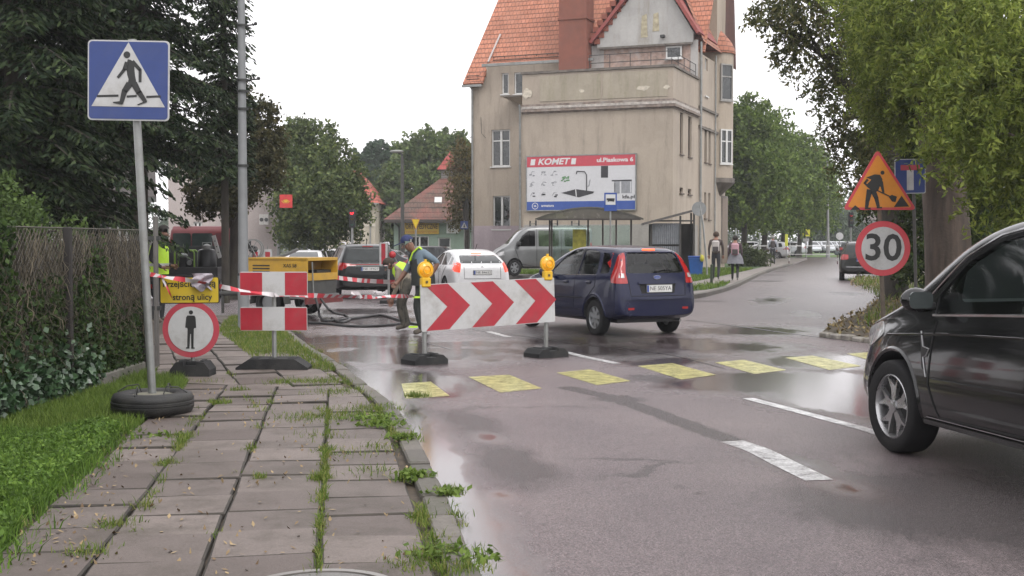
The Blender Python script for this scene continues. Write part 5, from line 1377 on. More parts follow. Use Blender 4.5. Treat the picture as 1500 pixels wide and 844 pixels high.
    mb = MB(); y0_ = hy(1056, 0); mb.box2((-.02, y0_, .2), (.03, y0_ + 1.6, hz(287, 0, 11)), COP); mb.box2((.0, y0_ + .12, .2), (.045, y0_ + 1.48, hz(287, 0, 11) - .12), M('door_brown', (.22, .17, .13), .7)); mb.build('side_door', None, t)
    # cable line on the front
    mb = MB(); mb.tube([(hx(704, 4.9), 4.95, hz(172, a, 5)), (hx(705, 4.9), 4.95, hz(196, a, 5)), (hx(711, 4.9), 4.95, hz(203, a, 5))], .012, IRON, 4); mb.build('wall_cable', None, t)
    # ---- billboard
    u0, u1 = hx(772, -.1), hx(930.5, -.1); um = (u0 + u1) / 2; W_ = u1 - u0; z1, z0_ = hz(228, um, -.1), hz(307.5, um, -.1); Hh = z1 - z0_
    Xw, Yw = wld(um, -.12)
    bt = thing('billboard', 'wide red, white and blue advertising board with a black sink, on the beige house wall', 'billboard', (Xw, Yw, z0_ + .1), th)
    w2 = W_ / 2
    BW = M('board_white', (.66, .66, .68), .5, var=.05); BR = M('board_red', (.58, .07, .10), .5, var=.06); BB = M('board_blue', (.035, .09, .36), .5, var=.08); BK = M('board_black', (.035, .035, .04), .5); BG = M('board_grey', (.30, .31, .33), .5)
    WH = M('board_letter_white', (.75, .75, .75), .5, var=.03)
    mb = MB(); mb.box((0, .02, Hh / 2), (W_, .05, Hh), BW); mb.build('panel', None, bt)
    mb = MB(); mb.box((0, .02, Hh + .02), (W_ + .1, .09, .05), ZINC); mb.box((0, .02, -.02), (W_ + .1, .09, .05), ZINC); mb.box((-w2 - .02, .02, Hh / 2), (.05, .09, Hh), ZINC); mb.box((w2 + .02, .02, Hh / 2), (.05, .09, Hh), ZINC); mb.build('frame', None, bt)
    mb = MB(); mb.box((0, -.008, Hh - .25), (W_ - .01, .008, .49), BR); mb.build('red_header', None, bt)
    mb = MB(); mb.box((0, -.008, .20), (W_ - .01, .008, .41), BB); mb.build('blue_footer', None, bt)
    mb = MB(); addtext(mb, 'KOMET', .40, WH, -w2 + 1.32, -.015, Hh - .26, shear=.25, bold=.012, fitw=1.62, depth=.006)
    for x in (-w2 + .30, -w2 + 2.33): mb.prism([(x - .12, Hh - .40), (x + .10, Hh - .40), (x + .14, Hh - .12), (x - .08, Hh - .12)], -.018, -.013, 'Y', WH)
    addtext(mb, 'ul.Piaskowa 6', .27, WH, w2 - .98, -.015, Hh - .24, bold=.008, fitw=1.75, depth=.006); mb.build('lettering', None, bt)
    mb = MB(); addtext(mb, 'armatura', .17, WH, -w2 + 1.05, -.015, .21, bold=.004, depth=.005)
    mb.add(*[[Vector((-w2 + .42 + r_ * math.cos(k * math.pi / 14), -.015, .20 + r_ * math.sin(k * math.pi / 14))) for k in range(28) for r_ in (.13, .16)], [(2 * k, (2 * k + 2) % 56, (2 * k + 3) % 56, 2 * k + 1) for k in range(28)]], WH)
    addtext(mb, 'kfa', .11, WH, -w2 + .42, -.015, .20, bold=.004); mb.build('footer_lettering', None, bt)
    mb = MB(); addtext(mb, 'kfa.pl', .22, BK, w2 - .32, -.015, .58, bold=.004, fitw=.58); mb.build('web_address', None, bt)
    mb = MB()
    sk = [(-w2 + 1.72, .80), (-w2 + 2.45, .97), (-w2 + 3.35, .84), (-w2 + 3.3, .76), (-w2 + 2.6, .58)]
    sheet(mb, sk, -.012, BK); sheet(mb, [(-w2 + 2.42, .96), (-w2 + 2.47, .96), (-w2 + 2.5, .62), (-w2 + 2.46, .62)], -.016, WH)
    mb.tube([(-w2 + 2.98, -.02, .88), (-w2 + 2.98, -.02, 1.62), (-w2 + 2.88, -.02, 1.78), (-w2 + 2.5, -.02, 1.8), (-w2 + 2.48, -.02, 1.68)], .022, BK, 6); mb.tube([(-w2 + 3.15, -.02, 1.4), (-w2 + 3.1, -.02, 1.12), (-w2 + 2.98, -.02, 1.1)], .016, BG, 6)
    mb.build('sink_picture', None, bt)
    mb = MB(); mb.box((w2 - 1.48, -.01, Hh - .78), (.34, .006, .54), BK); mb.box((w2 - .88, -.01, 1.05), (.27, .006, .62), BG); mb.box((w2 - .42, -.01, 1.06), (.50, .006, .62), BG); mb.box((w2 - .65, -.013, 1.33), (.96, .006, .06), BK); mb.box((w2 - .22, -.014, 1.02), (.05, .006, .5), BW); mb.box((w2 - .98, -.014, 1.02), (.03, .006, .4), BK); mb.build('oven_pictures', None, bt)
    for i in range(3):
        for j in range(3):
            mb = MB(); cx, cz = -w2 + .28 + i * .55, .72 + j * .5
            for q_ in range(3): mb.box((cx + random.uniform(-.12, .12), -.01, cz + random.uniform(-.1, .1)), (random.uniform(.04, .14), .005, random.uniform(.02, .07)), BG if j else BK)
            mb.tube([(cx - .1, -.012, cz - .05), (cx, -.012, cz + .12), (cx + .12, -.012, cz + .1)], .008, BG, 4)
            mb.build('tap_picture', None, bt)
    mb = MB(); 
    for k in range(14): mb.box((-w2 + 1.95 + random.uniform(-.2, .2), -.01, 1.45 + random.uniform(-.12, .12)), (.09, .004 + .0001 * k, .06), M('board_green', (.12, .28, .12), .5))
    mb.build('plant_picture', None, bt)
big_house()

def simple_house(name, label, cx0, cx1, Y, zb, ztop_, depth, wallm, roofm, ridge, wins, rz=0., hip=False, over=.3, cat='building'):
    x0, x1 = at(cx0, 353, Y).x, at(cx1, 353, Y).x
    t = thing(name, label, cat, ((x0 + x1) / 2, Y, zb), rz); w_ = (x1 - x0)
    mb = MB(); mb.box2((-w_ / 2, 0, 0), (w_ / 2, depth, ztop_ - zb), wallm); o = mb.build('wall', None, t)
    fr = lambda u, d, z: Vector((u, -d, z)); H0 = ztop_ - zb
    ws = []
    for (px0, px1, py0, py1, cols) in wins:
        u0, u1 = at(px0, 353, Y).x - t.location.x, at(px1, 353, Y).x - t.location.x; z1, z0 = at(750, py0, Y).z - zb, at(750, py1, Y).z - zb
        ws.append((fr, u0, u1, z0, z1, .18, cols))
    if ws: cutbox(o, [w__[:6] for w__ in ws])
    for (f, u0, u1, z0, z1, dp, cols) in ws: window(t, f, (u0 + u1) / 2, z0, u1 - u0, z1 - z0, cols=cols, transom=.3 if z1 - z0 > 1.2 else 0)
    if ridge:
        R0 = ridge - zb
        a, b = -w_ / 2 - over, w_ / 2 + over; c, d = -over, depth + over; zE = H0 - .02
        mb = MB()
        if hip == 'gx':   # ridge along depth, gable to the front
            v = [(a, c, zE), (b, c, zE), (b, d, zE), (a, d, zE), (0, c, R0), (0, d, R0)]; f = [(0, 4, 5, 3), (1, 2, 5, 4), (0, 1, 4), (2, 3, 5), (0, 3, 2, 1)]
        elif hip:
            hx_ = min(w_, depth) * .32; v = [(a, c, zE), (b, c, zE), (b, d, zE), (a, d, zE), (a + hx_ * 1.6, (c + d) / 2, R0), (b - hx_ * 1.6, (c + d) / 2, R0)]; f = [(0, 1, 5, 4), (1, 2, 5), (2, 3, 4, 5), (3, 0, 4), (0, 3, 2, 1)]
        else:
            v = [(a, c, zE), (b, c, zE), (b, d, zE), (a, d, zE), (a, (c + d) / 2, R0), (b, (c + d) / 2, R0)]; f = [(0, 1, 5, 4), (1, 2, 5), (2, 3, 4, 5), (3, 0, 4), (0, 3, 2, 1)]
        mb.add(v, f, roofm); mb.build('roof', None, t)
        mb = MB(); mb.box2((a, c - .08, zE - .14), (b, c - .0, zE - .01), ZINC); mb.build('gutter', None, t)
    return t, w_
# green shop with the ventilator turret
GT = tile_mat('brown_roof_tiles', (.17, .10, .075), (.13, .08, .06), (.06, .04, .035), dirt=(.32, .09, .07), damt=.5)
GWL = plaster('green_plaster', (.27, .36, .29), (.2, .25, .2), .4)
Yg = 84.
t, w_ = simple_house('green_shop', 'low green shop with a brown hipped roof and a small red turret', 577, 700, Yg, -.3, at(750, 322, Yg).z, 7, GWL, GT, 0, [(601, 628, 346, 362, 2), (642, 660, 348, 363, 1)])
H0 = at(750, 322, Yg).z + .3; ax = at(656, 353, Yg).x - t.location.x; AZ = at(750, 262, Yg + 3).z + .3
mb = MB(); a_, b_ = at(563, 353, Yg).x - t.location.x, w_ / 2 + .6
v = [(a_, -.6, H0), (b_, -.6, H0), (b_, 7.6, H0), (a_, 7.6, H0), (ax - .65, 2.6, AZ), (ax + .65, 2.6, AZ), (ax + .65, 4.2, AZ), (ax - .65, 4.2, AZ)]
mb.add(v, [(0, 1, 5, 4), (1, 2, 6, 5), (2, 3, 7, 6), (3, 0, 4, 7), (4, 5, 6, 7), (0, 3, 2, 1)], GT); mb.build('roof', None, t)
mb = MB(); mb.box((0, -.66, H0 - .1), (b_ - a_, .12, .22), M('dark_fascia', (.06, .05, .045), .7)); mb.build('gutter', None, t)
mb = MB(); mb.box2((ax - .6, 2.65, AZ), (ax + .6, 4.15, AZ + .62), M('louvre_grey', (.38, .37, .35), .7, scl=(.2, .2, 12), var=.4, scale=3)); 
for k in range(4): mb.box2((ax - .63, 2.6, AZ + .06 + k * .15), (ax + .63, 2.66, AZ + .12 + k * .15), M('louvre_slat', (.22, .2, .18), .7))
mb.build('turret', None, t)
RT2 = tile_mat('small_red_tiles', (.42, .07, .06), (.34, .07, .055), (.14, .04, .04))
mb = MB(); zt = AZ + .6; v = [(ax - .9, 2.35, zt), (ax + .9, 2.35, zt), (ax + .9, 4.45, zt), (ax - .9, 4.45, zt), (ax, 3.4, at(750, 221, Yg + 3).z + .3)]; mb.add(v, [(0, 1, 4), (1, 2, 4), (2, 3, 4), (3, 0, 4), (3, 2, 1, 0)], RT2); mb.build('turret_roof', None, t)
sky_x = at(641, 353, Yg).x - t.location.x; k_ = (AZ - H0) / 3.2; zz = at(750, 294, Yg + 1).z + .3; yy = -.6 + (zz - H0) / k_ 
mb = MB(); mb.box((sky_x, yy - .06, zz + .02), (.5, .12, .55), WPVC, Matrix.Rotation(math.atan2(1, k_) * -1 + R(0), 3, 'X')); mb.build('skylight', None, t)
mb = MB(); px = at(573, 353, Yg).x - t.location.x; mb.tube([(px + .3, -.3, H0 - .2), (px + .55, -.1, H0 - .5), (px + .6, -.1, .1)], .06, IRON, 6); mb.build('drainpipe', None, t)
def wall_sign(name, label, px0, px1, py0, py1, Y, draw, bgm, cat='sign', th=.05):
    x0, x1 = at(px0, 353, Y).x, at(px1, 353, Y).x; z1, z0 = at(750, py0, Y).z, at(750, py1, Y).z
    s = thing(name, label, cat, ((x0 + x1) / 2, Y, (z0 + z1) / 2)); w_, h = x1 - x0, z1 - z0
    mb = MB(); mb.box((0, 0, 0), (w_, th, h), bgm, None, .006); mb.build('board', None, s)
    mb = MB(); draw(mb, w_, h, -th / 2 - .006); 
    if mb.v: mb.build('lettering', None, s)
    return s
SY = M('sign_yellow', (.62, .42, .05), .5, var=.08); KK = M('sign_black', (.02, .02, .02), .5)
def d1(mb, w_, h, y): addtext(mb, 'ORTOPEDYCZNE', .5, M('sign_brown', (.12, .08, .03), .6), 0, y, h * .18, bold=.01, fitw=w_ * .92); addtext(mb, 'zaopatrzenie i sprzęt', .3, M('sign_orange', (.5, .2, .03), .6), 0, y, -h * .30, fitw=w_ * .9)
wall_sign('shop_sign', 'yellow shop sign with dark capitals over the green shop window', 592, 643, 327, 343, Yg - .06, d1, SY)
def d2(mb, w_, h, y): addtext(mb, 'NFZ', .55, KK, 0, y, h * .12, bold=.01, fitw=w_ * .75); mb.box((0, y, -h * .3), (w_ * .7, .004, h * .06), M('sign_grey', (.4, .4, .4), .6))
wall_sign('shop_sign', 'small square white sign on the green wall, right of the yellow one', 654, 672, 325, 342, Yg - .06, d2, M('sign_white', (.68, .69, .68), .5, var=.05))
# cream house with red roof
HY = 100.
t, w_ = simple_house('cream_house', 'cream house with a steep red roof behind the broad dark tree', 478, 549, HY, -.3, at(750, 297, HY).z, 8, plaster('cream_plaster', (.55, .50, .40), (.4, .36, .3), .3), tile_mat('bright_red_tiles', (.52, .12, .08), (.42, .10, .07), (.15, .05, .04)), at(750, 246, HY).z, [(511, 519, 335, 356, 2), (526, 530, 338, 352, 1), (519, 525, 305, 314, 1)], over=.4, hip=True)
mb = MB(); mb.box2((-w_ / 2 - .02, -.06, 3.0), (w_ / 2 + .03, 0, 3.15), plaster('cream_trim', (.62, .58, .5), (.5, .45, .4))); mb.build('string_course', None, t)
mb = MB(); mb.tube([(w_ / 2 - .35, -.1, 0), (w_ / 2 - .35, -.1, 5.6)], .06, ZINC, 6); mb.build('drainpipe', None, t)
# pale pink building
PY_ = 62.
PK = plaster('pink_plaster', (.50, .44, .42), (.36, .32, .30), .5)
t, w_ = simple_house('pale_pink_building', 'tall pale pink windowless gable wall behind the street lamp pole', 250, 405, PY_, -.3, at(750, 216, PY_).z, 10, PK, None, 0, [(333, 342, 322, 346, 1), (285, 297, 325, 345, 2)], rz=R(13))
H0 = at(750, 216, PY_).z + .3
mb = MB(); mb.box2((-w_ / 2 - .1, -.1, H0), (w_ / 2 + .1, 10.1, H0 + .15), COPG := M('roof_edge', (.2, .19, .18), .7)); mb.build('roof', None, t)
mb = MB(); mb.tube([(w_ / 2 + .06, -.1, 0), (w_ / 2 + .06, -.1, H0)], .09, M('grey_pipe', (.3, .31, .3), .6), 8); mb.build('drainpipe', None, t)
mb = MB(); mb.box2((-w_ / 2, -.04, 0), (w_ / 2, 0.0, .75), M('plinth_grey', (.24, .23, .23), .8, var=.2)); mb.build('plinth', None, t)
for k, px in enumerate((384, 391)):
    p = at(px, 322, PY_ - .3); a_ = thing('air_conditioner', 'white air conditioner unit on the pale pink wall, %s of the two' % ('left' if k == 0 else 'right'), 'air conditioner', p, 0, 'air conditioners on the pink wall')
    mb = MB(); mb.box((0, 0, 0), (.24, .3, .52), M('ac_white', (.62, .6, .57), .5), None, .02); mb.build('casing', None, a_); mb = MB(); mb.lathe([(.001, -.16), (.1, -.16), (.1, -.15)], M('ac_fan', (.08, .08, .08), .6), 14, axis='Y'); mb.build('fan_grille', None, a_)
# grey house behind the fence
GY = 31.
t, w_ = simple_house('grey_house', 'grey rendered house with white framed windows behind the overgrown fence', 40, 196, GY, 0, at(750, 287, GY).z, 4, plaster('grey_render', (.20, .19, .19), (.12, .11, .11), .4), M('dark_felt_roof', (.13, .115, .11), .8, var=.3), at(750, 205, GY).z, [(126, 141, 318, 352, 1), (158, 185, 316, 350, 2), (60, 90, 318, 350, 2)], over=.5, rz=R(17))
mb = MB(); x0, x1 = at(118, 353, GY).x - t.location.x, at(142, 353, GY).x - t.location.x
for z in (1.4, 2.0): mb.tube([(x0, -.35, z - .2), (x1, -.35, z - .2)], .02, IRON, 5)
for k in range(7): mb.tube([(x0 + (x1 - x0) * k / 6, -.35, 1.2), (x0 + (x1 - x0) * k / 6, -.35, 1.8)], .012, IRON, 4)
mb.build('railing', None, t)
# pale low wall/house seen through the right-hand trees
t, w_ = simple_house('pale_annex', 'pale low building glimpsed behind the 30 sign and the tree trunks', 1275, 1352, 62, .1, at(750, 322, 62).z, 5, plaster('pale_annex_plaster', (.50, .42, .38), (.4, .33, .3), .4), M('annex_roof', (.14, .12, .11), .8), at(750, 308, 62).z, [(1322, 1332, 330, 345, 1)], over=.3, rz=R(-17))

# ---------------------------------------------------------------- bus shelter, bin store
def bus_shelter():
    Y = 45.; x0, x1 = at(797, 353, Y).x, at(930, 353, Y).x
    t = thing('bus_shelter', 'bus shelter with a dark curved roof and glass back in front of the house', 'bus shelter', ((x0 + x1) / 2, Y, .1), R(-6)); w_ = x1 - x0
    DK = M('shelter_brown', (.06, .05, .045), .5, .3)
    for x in (-w_ / 2 + .2, -.1, .45, .95, w_ / 2 - .15):
        mb = MB(); mb.box((x, 1.1, 1.1), (.06, .06, 2.2), DK); mb.build('post', None, t)
    for x in (-w_ / 2 + .2, w_ / 2 - .15):
        mb = MB(); mb.box((x, 0, 1.1), (.06, .06, 2.2), DK); mb.build('post', None, t)
    mb = MB(); n = 14; P = []
    for k in range(n + 1):
        u = k / n; x = -w_ / 2 - .3 + (w_ + .6) * u; P.append((x, 2.2 + .42 * math.sin(math.pi * u) ** .9))
    vs = [(x, y, z + dz) for (x, z) in P for (y, dz) in ((-.45, 0), (1.35, 0), (1.35, .035), (-.45, .035))]
    fs = []
    for k in range(n):
        for j in range(4): fs.append((k * 4 + j, k * 4 + (j + 1) % 4, (k + 1) * 4 + (j + 1) % 4, (k + 1) * 4 + j))
    mb.add(vs, fs, M('smoked_roof', (.10, .09, .07), .25, var=.4, scale=1.5, dirt=(.12, .13, .06))); mb.build('roof', None, t)
    mb = MB()
    for x0_, x1_ in ((-w_ / 2 + .25, -.14), (-.06, .41), (.49, .91), (.99, w_ / 2 - .2)): mb.box(((x0_ + x1_) / 2, 1.1, 1.2), (x1_ - x0_, .012, 1.6), glass_mat('shelter_glass', .42, (.9, 1, .95)))
    mb.build('glass_wall', None, t)
    mb = MB(); mb.box((-.42, 1.05, 1.35), (.5, .03, 1.0), M('poster_yellow', (.55, .52, .08), .6, var=.5, scale=4)); mb.build('poster', None, t)
    mb = MB(); mb.box((.2, .8, .45), (2.2, .35, .05), M('bench_wood', (.25, .15, .08), .7)); mb.build('bench', None, t)
    mb = MB(); mb.box((0, -.42, 2.2), (w_ + .4, .05, .06), DK); mb.build('roof_beam', None, t)
    mb = MB(); mb.prism([(x, z - .004) for x, z in P] + [(w_ / 2 + .2, 2.19)], -.40, -.385, 'Y', MATS['smoked_roof']); mb.build('roof_end_panel', None, t)
bus_shelter()
p = gr(894, 420, .1); t = thing('bus_stop_sign', 'blue bus stop sign on a thin pole in front of the billboard', 'sign', (at(894, 353, 43).x, 43, .1))
mb = MB(); mb.tube([(0, 0, 0), (0, 0, 3.1)], .03, ZINC, 8); mb.build('pole', None, t)
mb = MB(); mb.box((0, -.045, 2.78), (.44, .02, .64), BLU := M('sign_blue', (.02, .07, .32), .4, var=.1), None, .004); mb.box((0, -.058, 2.86), (.34, .006, .36), M('sign_white', (.68, .69, .68), .5)); mb.box((0, -.063, 2.87), (.28, .004, .07), KK); mb.box((.02, -.063, 2.82), (.22, .004, .04), KK); mb.ball((-.08, -.063, 2.81), .025, KK); mb.ball((.09, -.063, 2.81), .025, KK); mb.build('sign_plate', None, t)
def bin_store():
    Y = 51.; x0, x1 = at(954, 353, Y).x, at(1016, 353, Y).x; w_ = x1 - x0
    t = thing('bin_store', 'open bin store with corrugated metal sides and a sloping lean-to roof', 'shed', (x0, Y, .1), R(-4))
    DK = M('store_frame', (.05, .045, .04), .6)
    zl, zr = at(750, 328, Y).z - .1, at(750, 311, Y).z - .1
    for x, y, z in ((0, 0, zl), (w_ * .68, 0, zl + (zr - zl) * .68), (w_, 0, zr), (0, 1.6, zl), (w_, 1.6, zr)): mb = MB(); mb.box((x, y, z / 2), (.08, .08, z), DK); mb.build('post', None, t)
    cor = M('corrugated_grey', (.24, .25, .27), .5, .4)
    for (u0, u1, z0, z1) in ((.05, w_ * .66, .1, 1.2), (.05, w_ * .66, 1.28, 2.15)):
        mb = MB(); n = 26; P = [(u0 + (u1 - u0) * k / n, .03 * (k % 2)) for k in range(n + 1)]
        vs = [(x, y + dy, z) for x, y in P for z in (z0, z1) for dy in (0, .02)]
        fs = [(4 * k, 4 * k + 4, 4 * k + 6, 4 * k + 2) for k in range(n)] + [(4 * k + 1, 4 * k + 3, 4 * k + 7, 4 * k + 5) for k in range(n)]
        mb.add(vs, fs, cor); mb.build('wall_panel', None, t)
    mb = MB(); mb.box((w_, .8, 1.1), (.03, 1.5, 2.1), DK); mb.build('side_panel', None, t)
    mb = MB(); mb.box((w_ * .5, 1.62, 1.1), (w_, .03, 2.1), DK); mb.build('back_panel', None, t)
    a = (-.35, -.3, zl - .05); b = (w_ + .12, -.3, zr + .06)
    mb = MB(); v = [a, b, (b[0], 1.9, b[2]), (a[0], 1.9, a[2])]; mb.add([Vector(q) for q in v] + [Vector(q) + Vector((0, 0, .09)) for q in v], [(0, 3, 2, 1), (4, 5, 6, 7), (0, 1, 5, 4), (1, 2, 6, 5), (2, 3, 7, 6), (3, 0, 4, 7)], M('store_roof', (.10, .09, .085), .6)); mb.build('roof', None, t)
    mb = MB(); mb.box((w_ * .5, 0, 2.25), (w_, .06, .06), DK); mb.build('beam', None, t)
bin_store()
# ================================================================ SIGNS, BARRIERS, ROADWORKS
GALV = M('galvanised_pole', (.36, .37, .36), .4, .6, var=.15, dirt=(.22, .2, .18), dirtamt=.6)
SW = M('reflective_white', (.55, .55, .55), .45, var=.06, scale=7, dirt=(.32, .30, .27), dirtamt=.65)
SR = M('reflective_red', (.42, .018, .035), .4, var=.12, scale=7, dirt=(.28, .07, .07), dirtamt=.6)
SR2 = M('faded_red', (.48, .055, .08), .45, var=.1, scale=4, dirt=(.35, .12, .12), dirtamt=.5)
SBL = M('reflective_blue', (.025, .055, .22), .45, var=.1, dirt=(.06, .08, .18), dirtamt=.5)
SOR = M('reflective_orange', (.72, .26, .02), .45, var=.08, dirt=(.6, .28, .06))
SK = M('sign_black', (.02, .02, .02), .5); SBK = M('sign_back_grey', (.30, .31, .31), .5, .4)
RUBB = M('recycled_rubber', (.020, .021, .022), .75, var=.4, bump=.5, dirt=(.07, .065, .06), dirtamt=.5, spec=.3)
def plate_part(name, poly, y0, y1, mat, t, edge=None):
    mb = MB(); mb.prism(poly, y0, y1, 'Y', mat); return mb.build(name, None, t)
def lay(mb, poly, y, mat, th=.003):
    mb.prism(poly, y - th, y, 'Y', mat)
def foot(t, w_, d_, h, name='rubber_foot', x=0, style=0):
    mb = MB(); a, b = w_ / 2, d_ / 2
    if style == 0:   # block with two raised pads and sloping ends
        prof = [(-a, 0), (a, 0), (a, h * .45), (a * .72, h * .95), (a * .34, h), (a * .30, h * .72), (-a * .30, h * .72), (-a * .34, h), (-a * .72, h * .95), (-a, h * .45)]
    else: prof = [(-a, 0), (a, 0), (a, h * .25), (a * .62, h), (-a * .62, h), (-a, h * .25)]
    mb.prism(prof, -b, b, 'Y', RUBB)
    for s_ in (-1, 1):
        mb.box((s_ * a * .52, 0, h * .99), (a * .22, b * 1.1, .02), RUBB, None, .006)
    mb.box((0, 0, h * .8), (.12, .12, .06), RUBB, None, .01)
    o = mb.build(name, None, t); o.location.x = x; return o

# --- pedestrian crossing sign standing in a tyre filled with concrete
p = gr(224, 606, PZ)
t = thing('crossing_sign', 'blue pedestrian crossing sign on a leaning pole planted in an old tyre', 'sign', (p.x, p.y, PZ), 0)
top = at(194, 58, p.y - .05) - p; b0 = at(223, 588, p.y) - p
ax = (top - Vector((0, 0, .1))).normalized()
mb = MB(); P0 = Vector((-.0, 0, .1)); mb.tube([P0, Vector(top)], .033, GALV, 14); mb.build('pole', None, t)
cz = (at(195.5, 121, p.y).z - p.z); cx = at(195.5, 121, p.y).x - p.x; W2 = .345
def sign_empty(par, name, x, y, z, roll=0., yaw=0.):
    return (x, y, z, roll, yaw)
def place(o, x, y, z, roll=0., yaw=0.):
    o.location = (x, y, z); o.rotation_euler = (0, roll, yaw); return o
o = plate_part('sign_plate', rrect(.70, .685, .035), -.006, .006, SW, t); o.scale = (.95,) * 3; place(o, cx, -.125, cz, R(1))
mb = MB(); lay(mb, rrect(.675, .66, .03), -.0075, SBL)
tri = [(-.315, -.225), (.315, -.225), (.0, .325)]; lay(mb, tri, -.011, SW)
def stick(mb, segs, y, mat):
    for (x0, z0, w0, x1, z1, w1) in segs:
        d = Vector((x1 - x0, z1 - z0)).normalized(); n_ = Vector((-d.y, d.x))
        lay(mb, [(x0 - n_.x * w0, z0 - n_.y * w0), (x1 - n_.x * w1, z1 - n_.y * w1), (x1 + n_.x * w1, z1 + n_.y * w1), (x0 + n_.x * w0, z0 + n_.y * w0)], y, mat)
# figure: coordinates read off the sign (metres from the plate centre)
def s_(px, py): return ((px - 425) / 760 * .70, (430 - py) / 740 * .685)
y_ = -.0145
lay(mb, circ(.029, 20, *s_(412, 195)), y_, SK)
body = [s_(*q) for q in [(420, 235), (445, 240), (480, 262), (482, 320), (488, 380), (498, 430), (500, 465), (455, 480), (420, 465), (428, 420), (415, 380), (410, 340), (398, 330), (405, 290)]]
mb.add([(q[0], y_, q[1]) for q in body], ngon_tri(body), SK)
stick(mb, [(*s_(412, 262), .016, *s_(388, 335), .016), (*s_(392, 328), .014, *s_(328, 408), .011), (*s_(462, 255), .018, *s_(538, 335), .014), (*s_(536, 328), .013, *s_(536, 445), .012),
           (*s_(440, 460), .030, *s_(392, 530), .024), (*s_(394, 522), .024, *s_(362, 640), .017), (*s_(478, 455), .028, *s_(528, 545), .024), (*s_(524, 535), .024, *s_(585, 622), .017)], y_ - .0012, SK)
for pts in ([(285, 632), (365, 622), (380, 640), (372, 655), (290, 642)], [(510, 652), (560, 630), (600, 612), (602, 628), (520, 658)]):
    q = [s_(*a) for a in pts]; lay(mb, q, y_ - .003, SK)
for x0, x1 in ((135, 335), (412, 505), (595, 727)):
    a, b = s_(x0, 580), s_(x1, 572); lay(mb, [(a[0], a[1] - .009), (b[0], b[1] - .009), (b[0], b[1] + .009), (a[0], a[1] + .009)], -.0142, SK)
o = mb.build('pictogram', None, t); place(o, cx, -.125, cz, R(1)); o.scale = (.95,) * 3
for dz in (.16, -.16): mb = MB(); mb.box((cx + .01, -.09, cz + dz), (.1, .07, .03), GALV); mb.build('bracket', None, t)
tw = thing('tyre_base', 'old car tyre lying flat with concrete inside, holding the leaning sign pole', 'tyre', (p.x, p.y, PZ), .3); tw.scale = (.9, .9, .95)
mb = MB(); prof = [(.19, .02), (.30, .0), (.35, .02), (.372, .06), (.374, .085), (.366, .09), (.374, .096), (.374, .118), (.366, .123), (.372, .14), (.35, .18), (.30, .195), (.215, .188), (.19, .16)]
mb.lathe(prof, M('old_tyre', (.012, .012, .012), .6, var=.3, bump=.5, bscale=70, dirt=(.06, .055, .045), dirtamt=.5), 56, closed=True); mb.build('tyre', None, tw, sharp=50)
mb = MB(); mb.lathe([(.205, .03), (.205, .165), (.15, .178), (.001, .182)], M('mossy_concrete', (.20, .19, .15), .9, var=.35, scale=9, bump=.6, dirt=(.08, .11, .03), dirtamt=.8), 32); mb.build('concrete_fill', None, tw, sharp=50)
for a in (.4, 2.2, 3.6, 5.3):
    mb = MB(); mb.tube([(.16 * math.cos(a), .16 * math.sin(a), .17), (.17 * math.cos(a + .2), .17 * math.sin(a + .2), .25), (.25 * math.cos(a + .5), .25 * math.sin(a + .5), .24), (.33 * math.cos(a + .6), .33 * math.sin(a + .6), .19)], .006, KK, 5); mb.build('wire_loop', None, tw)

# --- no pedestrians sign with yellow detour board
p = gr(283, 550, PZ)
t = thing('no_pedestrians_sign', 'round red-rimmed no pedestrians sign with a yellow detour board above it', 'sign', (p.x, p.y, PZ), 0)
foot(t, .42, .30, .16)
c = at(281, 482, p.y) - p; cy_ = at(279, 425, p.y) - p
mb = MB(); mb.tube([(.0, 0, .1), (0, 0, cy_.z + .1)], .022, GALV, 10); mb.build('post', None, t)
r = .302
mb = MB(); lay(mb, circ(r, 56), .004, SR2, .010); lay(mb, circ(r * .80, 56), -.0075, SW); 
def q_(x, z): return (x * .0042, z * .0042)
lay(mb, circ(.0225, 18, *q_(0, 43)), -.011, SK); bod = [q_(*a) for a in [(-9, 35), (9, 35), (12, 30), (14, 4), (9, 3), (8, 0), (8, -46), (2, -46), (1, -12), (-1, -12), (-2, -46), (-8, -46), (-8, 0), (-9, 3), (-14, 4), (-12, 30)]]
mb.add([(a[0], -.0125, a[1]) for a in bod], ngon_tri(bod), SK); lay(mb, [q_(*a) for a in [(-11, -46), (-11, -49), (-2, -49), (-2, -46)]], -.0126, SK); lay(mb, [q_(*a) for a in [(2, -46), (2, -49), (11, -49), (11, -46)]], -.0126, SK)
place(mb.build('round_plate', None, t), c.x, -.035, c.z, R(1.5))
mb = MB(); YB = M('detour_yellow', (.62, .44, .02), .45, var=.08, dirt=(.5, .38, .06))
mb.prism(rrect(.635, .285, .02), -.006, .006, 'Y', SK); mb.prism(rrect(.615, .265, .015), -.009, -.0065, 'Y', YB)
addtext(mb, 'Przejście drugą', .092, SK, 0, -.0115, .065, bold=.0015, fitw=.56, depth=.002); addtext(mb, 'stroną ulicy', .092, SK, 0.03, -.0115, -.075, bold=.0015, fitw=.42, depth=.002)
place(mb.build('detour_board', None, t), cy_.x, -.035, cy_.z, R(-.5))
